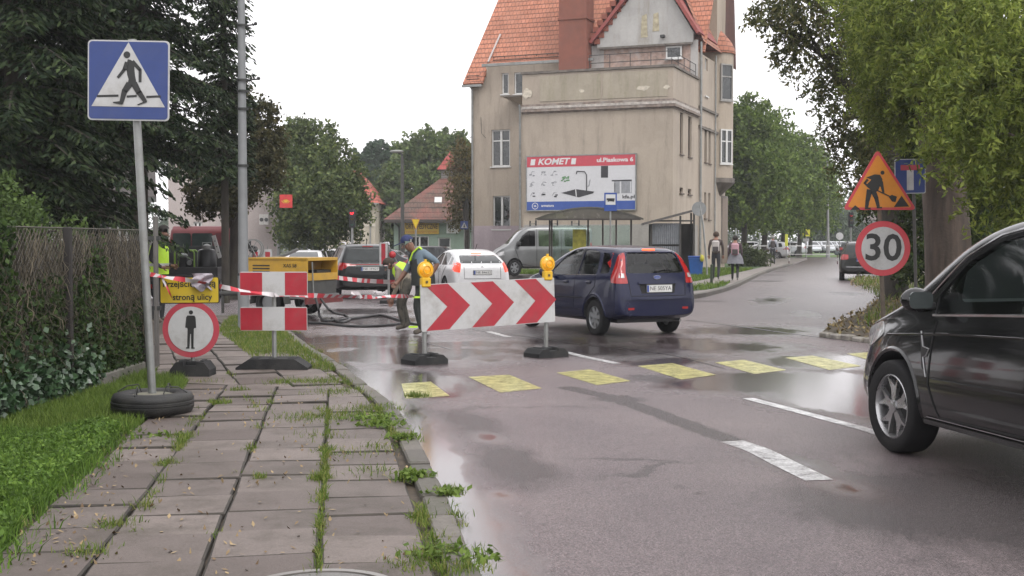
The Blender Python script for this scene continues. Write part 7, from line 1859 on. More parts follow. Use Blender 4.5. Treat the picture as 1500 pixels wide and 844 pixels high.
# ---------------------------------------------------------------- yellow compressor trailer
def compressor():
    c = gr(421, 462, 0); ang = R(24)
    Y = 24.4; x = at(424, 353, Y).x
    t = thing('compressor_trailer', 'yellow two-wheeled air compressor trailer behind the striped boards', 'compressor', (x, Y, 0.0), R(0))
    CY = M('compressor_yellow', (.62, .36, .035), .4, var=.08, dirt=(.35, .22, .06), dirtamt=.4); CD = M('chassis_grey', (.09, .09, .085), .7, .2, dirt=(.05, .045, .04))
    # near-left long side from px 366 to 450, right end panel 450..490
    A = at(361, 385, Y + .2) - t.location; Bc = at(450, 381, Y - .35) - t.location; D = at(490, 378, Y + .55) - t.location
    A.z = Bc.z = D.z = 0; ex = (Bc - A).normalized(); ey = Vector((-ex.y, ex.x, 0)); L = (Bc - A).length; W_ = 1.15
    def P(u, v, z): return A + ex * u + ey * v + Vector((0, 0, z))
    def bx(mb, u0, u1, v0, v1, z0, z1, m): ps = [P(u, v, z) for z in (z0, z1) for v in (v0, v1) for u in (u0, u1)]; mb.add(ps, [(0, 1, 3, 2), (4, 6, 7, 5), (0, 4, 5, 1), (2, 3, 7, 6), (0, 2, 6, 4), (1, 5, 7, 3)], m)
    zt = at(750, 380, Y - .3).z; z0 = zt - .42; zl = zt - .78
    mb = MB(); bx(mb, 0, L - .38, 0, W_, z0, zt, CY); bx(mb, -.02, L - .36, -.02, W_ + .02, zt, zt + .03, CY); bx(mb, L - .38, L, 0, .03, z0, zt, CY); bx(mb, L - .38, L, W_ - .03, W_, z0, zt, CY); bx(mb, L - .38, L, 0, W_, zt - .03, zt + .03, CY); bx(mb, L - .38, L, 0.03, W_ - .03, z0, z0 + .14, CY)
    o = mb.build('canopy', None, t); 
    mb = MB(); bx(mb, L - .40, L - .37, .03, W_ - .03, z0 + .02, zt - .03, M('inner_yellow', (.40, .22, .03), .7)); bx(mb, L - .36, L - .1, .5, W_ - .1, z0 + .14, z0 + .2, KK); mb.build('control_panel', None, t)
    mb = MB(); bx(mb, .05, L - .02, .03, W_ - .03, zl + .08, z0 - .002, CD); bx(mb, .1, L + .02, -.03, W_ + .02, zl, zl + .08, M('chassis_light', (.22, .22, .22), .6, .3)); mb.build('lower_body', None, t)
    mb = MB()
    for k in range(4): bx(mb, .15 + .0 * k, .55, -.006, 0, zt - .14 - k * .06, zt - .115 - k * .06, KK)
    mb.build('vent_slots', None, t)
    tx, f = text_mb('XAS 58', .10, KK, Matrix.Identity(4), depth=.004); mb = MB()
    R4 = Matrix((( ex.x, 0, -ex.y * -1, 0), (ex.y, 0, -ex.x * 1, 0), (0, 1, 0, 0), (0, 0, 0, 1)))
    q = P(L * .72, -.006, zt - .13); mb.add([Vector((ex.x * v.x, ex.y * v.x, v.y)) + ey * (-v.z) + q for v in tx], f, KK); mb.build('lettering', None, t)
    for v, s_ in ((-.12, -1), (W_ + .12, 1)):
        wv = P(L * .45, v, .30); o = wheel(t, 0, 0, .30, .18, -1, 'hub', HUBC, 5); o.location = wv; o.rotation_euler = (0, 0, math.atan2(ex.y, ex.x) + R(90) + (0 if s_ > 0 else math.pi))
        mb = MB(); n = 10; arc = [(L * .45 + .40 * math.cos(R(180) * k / n), .30 + .36 * math.sin(R(180) * k / n)) for k in range(n + 1)]
        for (p0, p1) in zip(arc[:-1], arc[1:]): mb.add([P(p0[0], v - .12, p0[1]), P(p0[0], v + .12, p0[1]), P(p1[0], v + .12, p1[1]), P(p1[0], v - .12, p1[1]), P(p0[0] * .999, v - .12, p0[1] - .02), P(p0[0], v + .12, p0[1] - .02), P(p1[0], v + .12, p1[1] - .02), P(p1[0], v - .12, p1[1] - .02)], [(0, 1, 2, 3), (7, 6, 5, 4), (0, 3, 7, 4), (1, 5, 6, 2)], CD)
        mb.build('mudguard', None, t)
    mb = MB(); mb.tube([P(0, W_ / 2, .45), P(-1.3, W_ / 2, .42)], .045, CD, 8); mb.tube([P(-1.0, W_ / 2, .42), P(-1.0, W_ / 2, .02)], .03, CD, 8); mb.build('drawbar', None, t)
    mb = MB(); bx(mb, L + .0, L + .06, -.1, W_ + .1, zl - .10, zl + .04, M('lamp_board_red', (.18, .03, .03), .6, var=.4, scale=9)); mb.build('lamp_board', None, t)
    mb = MB(); q = P(L + .05, .1, zt - .05); mb.tube([q, P(L + .07, .12, zl)], .015, GALV, 5); mb.build('stay_bar', None, t)
    # hoses
    for i, (pts, lb) in enumerate([([(462, 438), (466, 452), (469, 466), (480, 470), (520, 466), (560, 462), (595, 472), (640, 480)], 'black air hose curving from the compressor, upper of the two on the road'),
                     ([(452, 473), (480, 474), (520, 478), (570, 476), (600, 470)], 'black air hose lying straight on the wet road, lower of the two'),
                     ([(470, 440), (485, 458), (505, 462), (512, 468), (498, 472), (486, 466)], 'short loop of black hose below the end of the compressor')]):
        Pp = []
        for k, (px, py) in enumerate(pts):
            if (i == 0 and k < 3) or (i == 2 and k < 2): q = at(px, py - 2, Y - .6 if k else Y - .4)
            else: q = gr(px, py, .02); 
            if q.z < .02: q.z = .02
            Pp.append(q)
        mb = MB(); mb.tube(cat(Pp, 6), .024, M('hose_black', (.025, .025, .027), .5), 8); tag(mb.build('air_hose', None), lb, 'hose', 'compressor hoses')
    # breaker hammer on the left of the compressor foot
compressor()
# things stacked behind the compressor
Y = 31.
for px, lb in ((374, 'left of the two small red and white barrier boards behind the compressor'), (392, 'right of the two small red and white barrier boards behind the compressor')):
    q = at(px, 372, Y); t = thing('stacked_barrier', lb, 'barrier', (q.x, Y, 0.0), R(10), 'small barriers behind the compressor'); h = q.z
    mb = MB(); mb.box((0, 0, h), (.22, .03, .22), SW, None, .004); mb.box((0, -.018, h - .02), (.12, .004, .14), SR); mb.build('board', None, t)
    mb = MB(); mb.tube([(0, .03, -.05), (0, .03, h + .2)], .015, GALV, 6); mb.box((0, .03, .0), (.3, .2, .08), RUBB); mb.build('stand', None, t)
q = at(371, 365, Y - .5); t = thing('cable_reel', 'round wire reel standing behind the compressor next to the lamp pole', 'reel', (q.x, Y - .5, 0))
mb = MB()
for y in (-.12, .12): mb.lathe([(.22, y - .01), (.25, y - .01), (.25, y + .01), (.22, y + .01)], GALV, 24, (0, 0, q.z), axis='Y', closed=True)
for k in range(6): a = k * math.pi / 3; mb.tube([(0, -.12, q.z), (.23 * math.cos(a), -.12, q.z + .23 * math.sin(a))], .01, GALV, 5)
mb.build('flanges', None, t); mb = MB(); mb.lathe([(.09, -.12), (.09, .12)], KK, 16, (0, 0, q.z), axis='Y'); mb.build('cable', None, t)
mb = MB(); 
for s__ in (-1, 1): mb.tube([(s__ * .2, 0, 0), (0, 0, q.z), (s__ * .2, .2, 0)], .015, GALV, 5)
mb.build('stand', None, t)
q0, q1 = at(398, 380, Y), at(422, 372, Y); t = thing('pipe_stack', 'grey pipe leaning behind the yellow compressor', 'pipe', ((q0.x + q1.x) / 2, Y, 0)); 
mb = MB(); mb.tube([q0 - t.location, q1 - t.location, q1 - t.location + Vector((.25, 0, .12))], .04, GALV, 8); mb.build('pipe', None, t)
mb = MB(); mb.tube([(0, 0, 0), (.0, 0, q0.z + .02)], .02, IRON, 6); mb.build('prop', None, t)
# red-white beacon barrier by the grey SUV
q = at(569, 372, 30.); t = thing('beacon_barrier', 'small red and white barrier with a red lamp between the SUV and the worker', 'barrier', (q.x, 30, 0))
mb = MB(); mb.box((-.12, 0, q.z), (.2, .05, .55), SW, None, .006); mb.box((-.12, -.03, q.z), (.1, .004, .5), SR); mb.build('board', None, t)
mb = MB(); mb.ball((.10, -.03, q.z - .02), .085, M('red_drum', (.55, .03, .04), .5)); mb.build('red_lamp', None, t); mb = MB(); mb.tube([(0, .03, 0), (0, .03, q.z + .2)], .03, GALV, 6); mb.box((0, 0, .03), (.4, .3, .08), RUBB); mb.build('stand', None, t)

# ---------------------------------------------------------------- other street furniture
def pole_lamp(name, label, px, base_z, Y, top_py, r0, r1, arm_px, arm_py, mat, group=None):
    b = at(px, 353, Y); b.z = base_z; top = at(px - 1, top_py, Y); t = thing(name, label, 'street lamp', b, 0, group)
    mb = MB(); T_ = top - b; A_ = at(arm_px, arm_py, Y - 1) - b
    mb.tube([(0, 0, 0), (0, 0, 1.2)], r0 * 1.4, mat, 10); mb.tube([(0, 0, 1.2), T_], [r0, r1], mat, 10); mb.build('pole', None, t)
    mb = MB(); mb.tube([T_, T_ * .97 + A_ * .03 + Vector((0, 0, .15)), A_], r1 * .7, mat, 8); mb.build('arm', None, t)
    mb = MB(); mb.ball(A_, .22, M('lamp_head', (.3, .3, .29), .5), sc=(1.8, .8, .4)); mb.build('lamp_head', None, t); return t
pole_lamp('street_lamp', 'dark street lamp in front of the trees, left of the small red turret', 590, -.3, 70, 230, .13, .08, 581, 222, M('dark_lamp_pole', (.09, .09, .085), .6))
pole_lamp('street_lamp', 'slim pale street lamp beyond the striped posts at the end of the side street', 1213, 0, 112, 231, .13, .07, 1192, 230, M('pale_lamp_pole', (.34, .34, .34), .5, .3))
def traffic_light(label, px, Y, zbase, zlamp, on=None, s=1.):
    b = at(px, 353, Y); b.z = zbase; t = thing('traffic_light', label, 'traffic light', b, 0); H_ = zlamp - zbase
    mb = MB(); mb.tube([(0, 0, 0), (0, 0, H_ - .4)], .06, ZINC, 8); mb.build('pole', None, t)
    mb = MB(); mb.box((0, 0, H_), (.32 * s, .25 * s, 1.0 * s), BLK, None, .03)
    for k in range(3): mb.tube([(0, -.12 * s, H_ + (.3 - .3 * k) * s + .1 * s), (0, -.3 * s, H_ + (.3 - .3 * k) * s + .09 * s)], .11 * s, BLK, 10)
    mb.build('head', None, t)
    for k, c_ in enumerate(((.8, .02, .03), (.12, .08, .01), (.01, .08, .05))):
        mb = MB(); mb.lathe([(.001, -.15 * s), (.1 * s, -.14 * s), (.1 * s, -.12 * s)], M('signal_%d_%s' % (k, on == k), c_, .3, emit=3.0 if on == k else 0), 16, (0, 0, H_ + (.3 - .3 * k) * s), axis='Y'); mb.build('lens', None, t)
traffic_light('traffic light glowing red in front of the cream house', 516, 56, -.3, at(750, 320, 56).z, 0, .85)
traffic_light('dark traffic light left of the orange triangle', 1246, 88, 0, at(750, 322, 88).z, None, 1.1)
# red banner on the pole
q = at(419, 295, 54); t = thing('hanging_sign', 'square red sign with a yellow emblem beside the pale pink building', 'sign', (q.x, 54, q.z))
mb = MB(); w_ = 17 / (F / 58); mb.box((0, 0, 0), (w_, .1, w_ * 1.05), M('sign_red_flat', (.55, .035, .035), .5, emit=.05), None, .01); mb.build('panel', None, t)
mb = MB(); SYL = M('emblem_yellow', (.75, .50, .05), .5)
for a in (-60, -35, -10, 15, 40, 62): r_ = R(90 - a); mb.tube([(0, -.055, -.03), (.15 * math.cos(r_), -.055, -.05 + .17 * math.sin(r_) * .8)], [.012, .02], SYL, 5)
mb.tube([(-.19, -.055, .02), (-.1, -.055, -.07), (.1, -.055, -.07), (.19, -.055, .02)], .014, SYL, 5); mb.build('emblem', None, t)
mb = MB(); mb.tube([(-w_ / 2, 0, w_ * .4), (-w_ / 2 - .45, 2.0, w_ * .4)], .02, IRON, 5); mb.build('bracket', None, t)
# give way triangle on yellow (back side)
q = at(609, 328, 40); t = thing('give_way_sign', 'yellow give way triangle on a thin pole above the worker in the blue cap', 'sign', (q.x, 40, gz(q.x, 40)))
mb = MB(); z_ = q.z - t.location.z; mb.tube([(0, .03, 0), (0, .03, z_ + .2)], .03, GALV, 8); mb.build('pole', None, t)
mb = MB(); s2 = .155; mb.prism(rnd([(-s2 * .9, z_ + s2), (s2 * .9, z_ + s2), (0, z_ - s2 * 1.3)], .03), -.02, 0, 'Y', M('faded_orange', (.62, .30, .05), .5)); mb.prism(rnd([(-s2 * .7, z_ + s2 * .86), (s2 * .7, z_ + s2 * .86), (0, z_ - s2 * .95)], .02), -.025, -.019, 'Y', M('giveway_yellow', (.75, .55, .03), .5)); mb.build('sign_plate', None, t)
# blue crossing sign far
q = at(680, 330, 75); t = thing('distant_crossing_sign', 'small blue pedestrian crossing sign by the left corner of the beige house', 'sign', (q.x, 75, -.3)); z_ = q.z + .3
mb = MB(); mb.tube([(0, .03, 0), (0, .03, z_ + .3)], .03, GALV, 8); mb.build('pole', None, t)
mb = MB(); mb.box((0, 0, z_), (.46, .03, .5), SBL, None, .01); mb.prism([(-.19, z_ - .17), (.19, z_ - .17), (0, z_ + .19)], -.022, -.016, 'Y', SW); mb.prism([(-.05, z_ - .14), (.05, z_ - .14), (.02, z_ + .08), (-.02, z_ + .08)], -.026, -.0225, 'Y', SK); mb.build('sign_plate', None, t)
# round mirror / sign back and leaning pole
q = at(1024, 306, 48); t = thing('round_sign_back', 'grey back of a round sign on a bent pole beside the bin store', 'sign', (at(1028, 353, 48).x, 48, .1)); P = t.location
mb = MB(); r_ = 10.5 / (F / 48); mb.lathe([(.001, -.02), (r_, -.02), (r_, .01), (.001, .01)], SBK, 32, tuple(q - P), axis='Y'); mb.build('disc', None, t)
mb = MB(); mb.tube([(at(1035, 385, 48) - P), (at(1030, 330, 48) - P), (at(1025, 300, 48) - P)], .035, GALV, 8); mb.tube([(at(1035, 385, 48) - P), (at(1036, 392, 48).x - P.x, 0, -.1)], .035, GALV, 8); mb.build('pole', None, t)
# blue wheeled bin
q = gr(1017, 401, .1); t = thing('wheeled_bin', 'blue wheeled rubbish bin with its lid closed beside the bin store', 'bin', (at(1017, 353, 50).x, 49.5, .1), R(-8)); BLB = M('bin_blue', (.02, .10, .36), .45)
h_ = at(750, 375, 49.5).z - .1
mb = MB(); a, b = .23, .30; vs = [(-a, -.25, .06), (a, -.25, .06), (a, .25, .06), (-a, .25, .06), (-b, -.33, h_ - .08), (b, -.33, h_ - .08), (b, .33, h_ - .08), (-b, .33, h_ - .08)]; mb.add(vs, [(0, 3, 2, 1), (4, 5, 6, 7), (0, 1, 5, 4), (1, 2, 6, 5), (2, 3, 7, 6), (3, 0, 4, 7)], BLB); mb.box((0, 0, h_ - .1), (.63, .69, .05), BLB); mb.build('tub', None, t)
mb = MB(); mb.box((0, .02, h_ - .035), (.64, .72, .07), M('bin_lid', (.02, .07, .28), .4), None, .02); mb.build('lid', None, t)
for s__ in (-1, 1): mb = MB(); mb.lathe([(.02, -.03), (.09, -.03), (.09, .03), (.02, .03)], BLK, 14, (s__ * .26, .27, .09), axis='X'); mb.build('wheel', None, t)
q = at(1029, 374, 49); t = thing('yellow_bag', 'small yellow bag hanging at the right edge of the blue bin', 'bag', (q.x, 49.1, q.z - .12)); mb = MB(); mb.ball((0, 0, 0), .13, M('bag_yellow', (.5, .45, .05), .6), sc=(.7, .7, 1.1)); mb.tube([(-.03, 0, .12), (-.1, 0, .2)], .01, M('bag_yellow', (0, 0, 0)), 5); mb.build('sack', None, t)
# green stub post
q = gr(1042, 418, .1); t = thing('stub_post', 'thin dark green stub post on the grass in front of the two students', 'post', q); mb = MB(); mb.tube([(0, 0, -.1), (.01, 0, .62)], .045, M('stub_green', (.05, .07, .04), .7), 8); mb.ball((.01, 0, .63), .05, M('stub_green', (0, 0, 0))); mb.build('post', None, t)
# barrier railing across the end of the side street
def rail(px0, px1, label, Y=77.5):
    x0, x1 = at(px0, 353, Y).x, at(px1, 353, Y).x; t = thing('street_railing', label, 'railing', (x0, Y, .05)); w_ = x1 - x0
    RW = M('rail_grey_white', (.55, .55, .54), .5, .2); RR = M('rail_red', (.35, .05, .05), .5)
    n = max(1, round(w_ / 2.6))
    for k in range(n + 1):
        mb = MB(); x = w_ * k / n
        for j in range(6): mb.tube([(x, 0, j * .2), (x, 0, (j + 1) * .2)], .035, RW if j % 2 else M('rail_dark', (.10, .04, .04), .6), 6)
        mb.build('post', None, t)
    mb = MB(); mb.tube([(0, 0, 1.15), (w_, 0, 1.15)], .03, RW, 6); mb.tube([(0, 0, .62), (w_, 0, .62)], .02, RW, 6); mb.build('rail', None, t)
rail(1085, 1124, 'grey railing on the left of the walking man at the end of the pavement'); rail(1156, 1227, 'low railing with red and white posts across the end of the side street')
# yellow school sign
q = at(1181, 341, 105); t = thing('children_sign', 'square fluorescent yellow warning sign near the slim pale street lamp', 'sign', (q.x, 105, 0))
mb = MB(); mb.tube([(0, .03, 0), (0, .03, q.z + .2)], .05, GALV, 8); mb.build('pole', None, t)
mb = MB(); mb.box((0, 0, q.z), (.62, .04, .62), M('fluo_yellow', (.80, .78, .05), .5, emit=.15), None, .01); mb.prism([(-.22, q.z - .18), (.22, q.z - .18), (0, q.z + .2)], -.03, -.022, 'Y', M('sign_olive', (.18, .16, .03), .6)); mb.box((0, 0, q.z - .62), (.5, .04, .26), SW); mb.build('sign_plate', None, t)
for k, (px, py, Y, c_, lb) in enumerate([(1152, 352, 98, (.70, .72, .05), 'tall narrow yellow-green post sleeve between the far tree trunks')]):
    q = at(px, py, Y); t = thing('marker_post', lb, 'post', (q.x, Y, 0)); mb = MB(); mb.box((0, 0, q.z), (.22, .12, .95), M('fluo_green', c_, .5), None, .01); mb.tube([(0, .0, 0), (0, 0, q.z)], .05, GALV, 6); mb.build('sleeve', None, t)
for px, Y, h_, lb in ((1078, 80, 2.3, 'plain green-grey post left of the hedge by the students'), (1113, 80, 2.0, 'plain grey post between the hedge and the walking man')):
    q = at(px, 353, Y); t = thing('plain_post', lb, 'post', (q.x, Y, 0)); mb = MB(); mb.tube([(0, 0, 0), (0, 0, h_)], .06, M('post_pale', (.33, .36, .33), .6), 8); mb.lathe([(.07, h_), (.07, h_ + .04), (.001, h_ + .05)], M('post_pale', (0, 0, 0)), 8); mb.build('post', None, t)
# round sign far by estate
q = at(1230, 346, 100); t = thing('distant_round_sign', 'small pale round sign left of the dark traffic light', 'sign', (q.x, 100, 0)); mb = MB(); mb.tube([(0, .03, 0), (0, .03, q.z)], .04, GALV, 6); mb.build('pole', None, t); mb = MB(); mb.lathe([(.001, -.02), (.3, -.02), (.3, .02), (.001, .02)], SW, 20, (0, 0, q.z), axis='Y'); mb.build('disc', None, t)
# ================================================================ PEOPLE
SKN = M('skin', (.36, .19, .13), .55, var=.08); SKD = M('tanned_skin', (.24, .12, .08), .55, var=.08)
def figure(t, J, mats, headr=.098, face=(-1, 0, 0), sc=1., hair=None, cap=None, hands=True, girth=1.):
    """one continuous skinned body through the joints J (metres, local)"""
    V = []; E = []; RR = []; B = []; ix = {}
    def jn(n, r):
        ix[n] = len(V); V.append(J[n]); RR.append(tuple(q * sc * girth for q in (r if isinstance(r, tuple) else (r, r))))
    def ed(a, b, reg): E.append((ix[a], ix[b])); B.append((Vector(J[a]), Vector(J[b]), reg))
    jn('pel', (.15, .12)); jn('spi', (.135, .105)); jn('che', (.16, .115)); jn('nec', .055); jn('jaw', .068); jn('hed', headr / girth)
    ed('pel', 'spi', 'shirt'); ed('spi', 'che', 'shirt'); ed('che', 'nec', 'neck'); ed('nec', 'jaw', 'skin'); ed('jaw', 'hed', 'skin')
    for s in 'LR':
        jn(s + 's', .062); jn(s + 'e', .042); jn(s + 'w', .028); jn(s + 'p', .033)
        ed('che', s + 's', 'shirt'); ed(s + 's', s + 'e', 'sleeve'); ed(s + 'e', s + 'w', 'arm'); ed(s + 'w', s + 'p', 'skin')
        jn(s + 'h', .092); jn(s + 'k', .062); jn(s + 'a', .042); jn(s + 't', .036)
        ed('pel', s + 'h', 'legs'); ed(s + 'h', s + 'k', 'legs'); ed(s + 'k', s + 'a', 'legs'); ed(s + 'a', s + 't', 'shoe')
    me = bpy.data.meshes.new('body'); me.from_pydata([tuple(v) for v in V], E, [])
    o = link('body', me, None); md = o.modifiers.new('s', 'SKIN'); md.use_smooth_shade = True
    sv = o.data.skin_vertices[0].data if o.data.skin_vertices else None
    if sv is None:
        bm = bmesh.new(); bm.from_mesh(me); bm.verts.layers.skin.verify(); bm.to_mesh(me); bm.free(); sv = me.skin_vertices[0].data
    for i, r in enumerate(RR): sv[i].radius = r; sv[i].use_root = (i == 0)
    m2 = o.modifiers.new('u', 'SUBSURF'); m2.levels = 2; m2.render_levels = 2
    bake(o)
    me = o.data; me.materials.clear(); names = list(mats.keys())
    for k in names: me.materials.append(mats[k])
    for p in me.polygons:
        best = None; bd = 1e9
        for a, b, reg in B:
            ab = b - a; tt = max(0, min(1, (p.center - a).dot(ab) / max(1e-9, ab.length_squared))); d = (p.center - a - ab * tt).length
            if d < bd: bd = d; best = (reg, tt)
        reg, tt = best
        if reg == 'neck': reg = 'shirt' if tt < .72 else 'skin'
        if reg == 'shirt' and p.center.z < Vector(J['pel']).z + .02 and best[0] == 'shirt': reg = 'legs'
        p.material_index = names.index(reg if reg in names else 'skin'); p.use_smooth = True
    # hands, nose, ears joined into the same mesh
    mb = MB(); f = Vector(face).normalized(); up = (Vector(J['hed']) - Vector(J['jaw'])).normalized(); sd = f.cross(up).normalized(); H = Vector(J['hed']); Jw = Vector(J['jaw'])
    c = H * .6 + Jw * .4
    mb.tube([c + f * headr * .8 + up * .02, c + f * (headr + .028) - up * .01, c + f * headr * .85 - up * .02], [.010, .013, .009], mats['skin'], 6)
    for s in (-1, 1): mb.ball(c + sd * s * headr * .98, .026, mats['skin'], 8, (.6, .6, 1)); mb.ball(c + sd * s * .034 + f * headr * .9 + up * .035, .008, SK, 6)
    mb.tube([c + f * headr * .93 - up * .055 + sd * .02, c + f * headr * .95 - up * .056, c + f * headr * .93 - up * .055 - sd * .02], .005, M('lips', (.25, .08, .07), .5), 5)
    if hands:
        for s in 'LR':
            w_ = Vector(J[s + 'w']); p_ = Vector(J[s + 'p']); d = (p_ - w_).normalized(); x = d.cross(Vector((.3, .9, .2))).normalized(); n_ = d.cross(x)
            for i, (o_, l_) in enumerate(((-.028, .062), (-.010, .072), (.010, .068), (.027, .052))):
                b0 = p_ + x * o_; b1 = b0 + d * l_ * .6 + n_ * .006; b2 = b1 + d * l_ * .35 + n_ * .022; mb.tube([b0 - d * .02, b0 + d * .02, b1, b2], [.010, .0095, .009, .0075], mats['skin'], 6)
            th = w_ * .5 + p_ * .5 - x * .03; mb.tube([th, th - x * .028 + d * .03, th - x * .03 + d * .06], [.012, .010, .008], mats['skin'], 6)
    fx_ = mb.build('face_bits', None, None); bm = bmesh.new(); bm.from_mesh(me)
    off = len(me.materials); m2 = fx_.data
    for x in m2.materials: me.materials.append(x)
    for p in m2.polygons: p.material_index += off
    bm.from_mesh(m2); bm.to_mesh(me); bm.free(); bpy.data.objects.remove(fx_)
    o.parent = t
    if hair:
        mb = MB(); mb.ball(H + up * .015 - f * .014, headr * 1.07, hair, 16, (1, 1, .98)); me2 = mb.build('hair', None, t)
        bm = bmesh.new(); bm.from_mesh(me2.data); dl = [v for v in bm.verts if (v.co - H).dot(f) > headr * .35 and (v.co - H).dot(up) < headr * .35 or (v.co - H).dot(up) < -headr * .75]
        bmesh.ops.delete(bm, geom=dl, context='VERTS'); bm.to_mesh(me2.data); bm.free()
    if cap:
        mb = MB(); mb.ball(H + up * .03, headr * 1.12, cap, 16, (1, 1, .95)); mb.prism([(0, -.08), (.14, -.06), (.16, 0), (.14, .06), (0, .08)], 0, .012, 'Z', cap, Matrix.Translation(H + f * headr * .8 + up * .035) @ Matrix((tuple(f) + (0,), tuple(sd) + (0,), tuple(up) + (0,), (0, 0, 0, 1))).transposed().to_4x4())
        me2 = mb.build('cap', None, t); bm = bmesh.new(); bm.from_mesh(me2.data); dl = [v for v in bm.verts if (v.co - H).dot(up) < .01 and (v.co - H).dot(f) < headr * 1.15]; bmesh.ops.delete(bm, geom=dl, context='VERTS'); bm.to_mesh(me2.data); bm.free()
    return o
def shell(t, name, pts, rx, ry, mat, side, smooth=True, th=.0):
    """cloth shell round the spine points; side = sideways unit vector"""
    mb = MB(); n = 20; vs = []; P = [Vector(p) for p in pts]; s_ = Vector(side).normalized()
    for i, p in enumerate(P):
        d = (P[min(i + 1, len(P) - 1)] - P[max(i - 1, 0)]).normalized(); f = d.cross(s_).normalized()
        for k in range(n): a = 2 * math.pi * k / n; w_ = 1 + .04 * math.sin(k * 2.3 + i * 1.7); vs.append(p + s_ * math.cos(a) * rx[i] * w_ + f * math.sin(a) * ry[i] * w_)
    mb.add(vs, [(i * n + k, i * n + (k + 1) % n, (i + 1) * n + (k + 1) % n, (i + 1) * n + k) for i in range(len(P) - 1) for k in range(n)], mat, smooth)
    return mb.build(name, None, t, sharp=70)
HV = M('hi_vis', (.50, .78, .04), .6, emit=.06, var=.12); REFL = M('reflective_tape', (.5, .5, .48), .3, .3); DKT = M('dark_trousers', (.03, .032, .036), .85, var=.3); SHOE = M('shoe_dark', (.03, .028, .025), .7); BOOT = M('worn_boot', (.12, .10, .08), .8, var=.3)
CAMO = M('camo_cloth', (.06, .056, .045), .9, var=.75, scale=14, dirt=(.15, .13, .10), dirtamt=.8)
# worker in the yellow vest, looking down to the right
Y = 21.5; gx = at(231, 353, Y).x
t = thing('person', 'worker in a yellow vest and dark clothes looking down beside the fence', 'person', (gx, Y, PZ))
J = dict(pel=(0, 0, .92), spi=(0, 0, 1.1), che=(.03, 0, 1.34), nec=(.07, 0, 1.47), jaw=(.11, -.01, 1.53), hed=(.12, -.01, 1.60),
         Ls=(.02, .17, 1.38), Le=(.0, .22, 1.12), Lw=(.2, .14, 1.0), Lp=(.27, .12, 1.0), Rs=(0, -.17, 1.38), Re=(-.07, -.22, 1.12), Rw=(.12, -.2, .98), Rp=(.19, -.18, .98),
         Lh=(0, .1, .86), Lk=(.04, .12, .48), La=(.02, .13, .08), Lt=(.16, .13, .035), Rh=(0, -.1, .86), Rk=(.0, -.1, .47), Ra=(-.06, -.1, .08), Rt=(.09, -.1, .035))
figure(t, J, dict(skin=SKD, shirt=DKT, sleeve=M('black_sleeve', (.025, .025, .028), .85), arm=M('black_sleeve', (0, 0, 0)), legs=DKT, shoe=BOOT), face=(1, -.1, -.5), hair=M('hair_dark', (.02, .015, .012), .8))
shell(t, 'hi_vis_vest', [(0, 0, .86), (0, 0, 1.0), (.01, 0, 1.15), (.03, 0, 1.32), (.05, 0, 1.44)], [.17, .17, .17, .185, .10], [.19, .18, .175, .16, .09], HV, (0, 1, 0))
shell(t, 'reflective_band', [(0, 0, 1.0), (0, 0, 1.05)], [.178, .178], [.19, .19], REFL, (0, 1, 0))
# worker in the blue cap, leaning forward to the left
Y = 19.9; gx = at(609, 353, Y).x
t = thing('person', 'worker in a blue cap, grey T-shirt and dark bib overalls leaning to the left', 'person', (gx, Y, 0))
J = dict(pel=(.10, 0, .90), spi=(.11, 0, 1.05), che=(.06, 0, 1.27), nec=(-.04, 0, 1.38), jaw=(-.10, -.01, 1.42), hed=(-.13, -.01, 1.49),
         Ls=(.15, -.14, 1.32), Le=(.37, -.12, 1.17), Lw=(.24, -.12, .95), Lp=(.17, -.12, .92), Rs=(-.02, .17, 1.28), Re=(-.18, .15, 1.02), Rw=(-.3, .1, .85), Rp=(-.35, .08, .80),
         Lh=(.14, -.08, .86), Lk=(.02, -.12, .48), La=(.10, -.1, .08), Lt=(-.04, -.12, .035), Rh=(.08, .1, .86), Rk=(.05, .12, .48), Ra=(.20, .14, .08), Rt=(.08, .14, .035))
TS = M('grey_blue_tshirt', (.17, .23, .28), .85, var=.15); OV = M('black_overalls', (.022, .026, .024), .8, var=.2)
figure(t, J, dict(skin=SKD, shirt=TS, sleeve=TS, arm=SKD, legs=OV, shoe=BOOT), face=(-1, -.25, -.45), cap=M('navy_cap', (.02, .03, .11), .8), girth=1.18)
shell(t, 'bib_overalls', [(.12, -.01, .80), (.12, -.01, .95), (.10, -.01, 1.1), (.04, -.02, 1.24)], [.20, .195, .175, .13], [.20, .19, .175, .155], OV, (0, 1, 0))
for s_ in (-1, 1):
    mb = MB(); mb.tube([(-.09, s_ * .08 - .02, 1.2), (-.04, s_ * .10 - .03, 1.33), (.06, s_ * .11 - .03, 1.42), (.17, s_ * .09 - .03, 1.33), (.24, s_ * .07 - .02, 1.12)], .028, HV, 6, ell=.5); mb.build('shoulder_strap', None, t)
mb = MB(); mb.box((-.10, -.10, 1.17), (.02, .12, .04), REFL, None, .004); mb.box((.03, -.24, .62), (.13, .02, .03), HV); mb.box((.10, -.23, .72), (.04, .03, .18), HV, None, .01); mb.box((-.03, -.2, .14), (.14, .03, .03), HV); mb.build('reflective_trim', None, t)
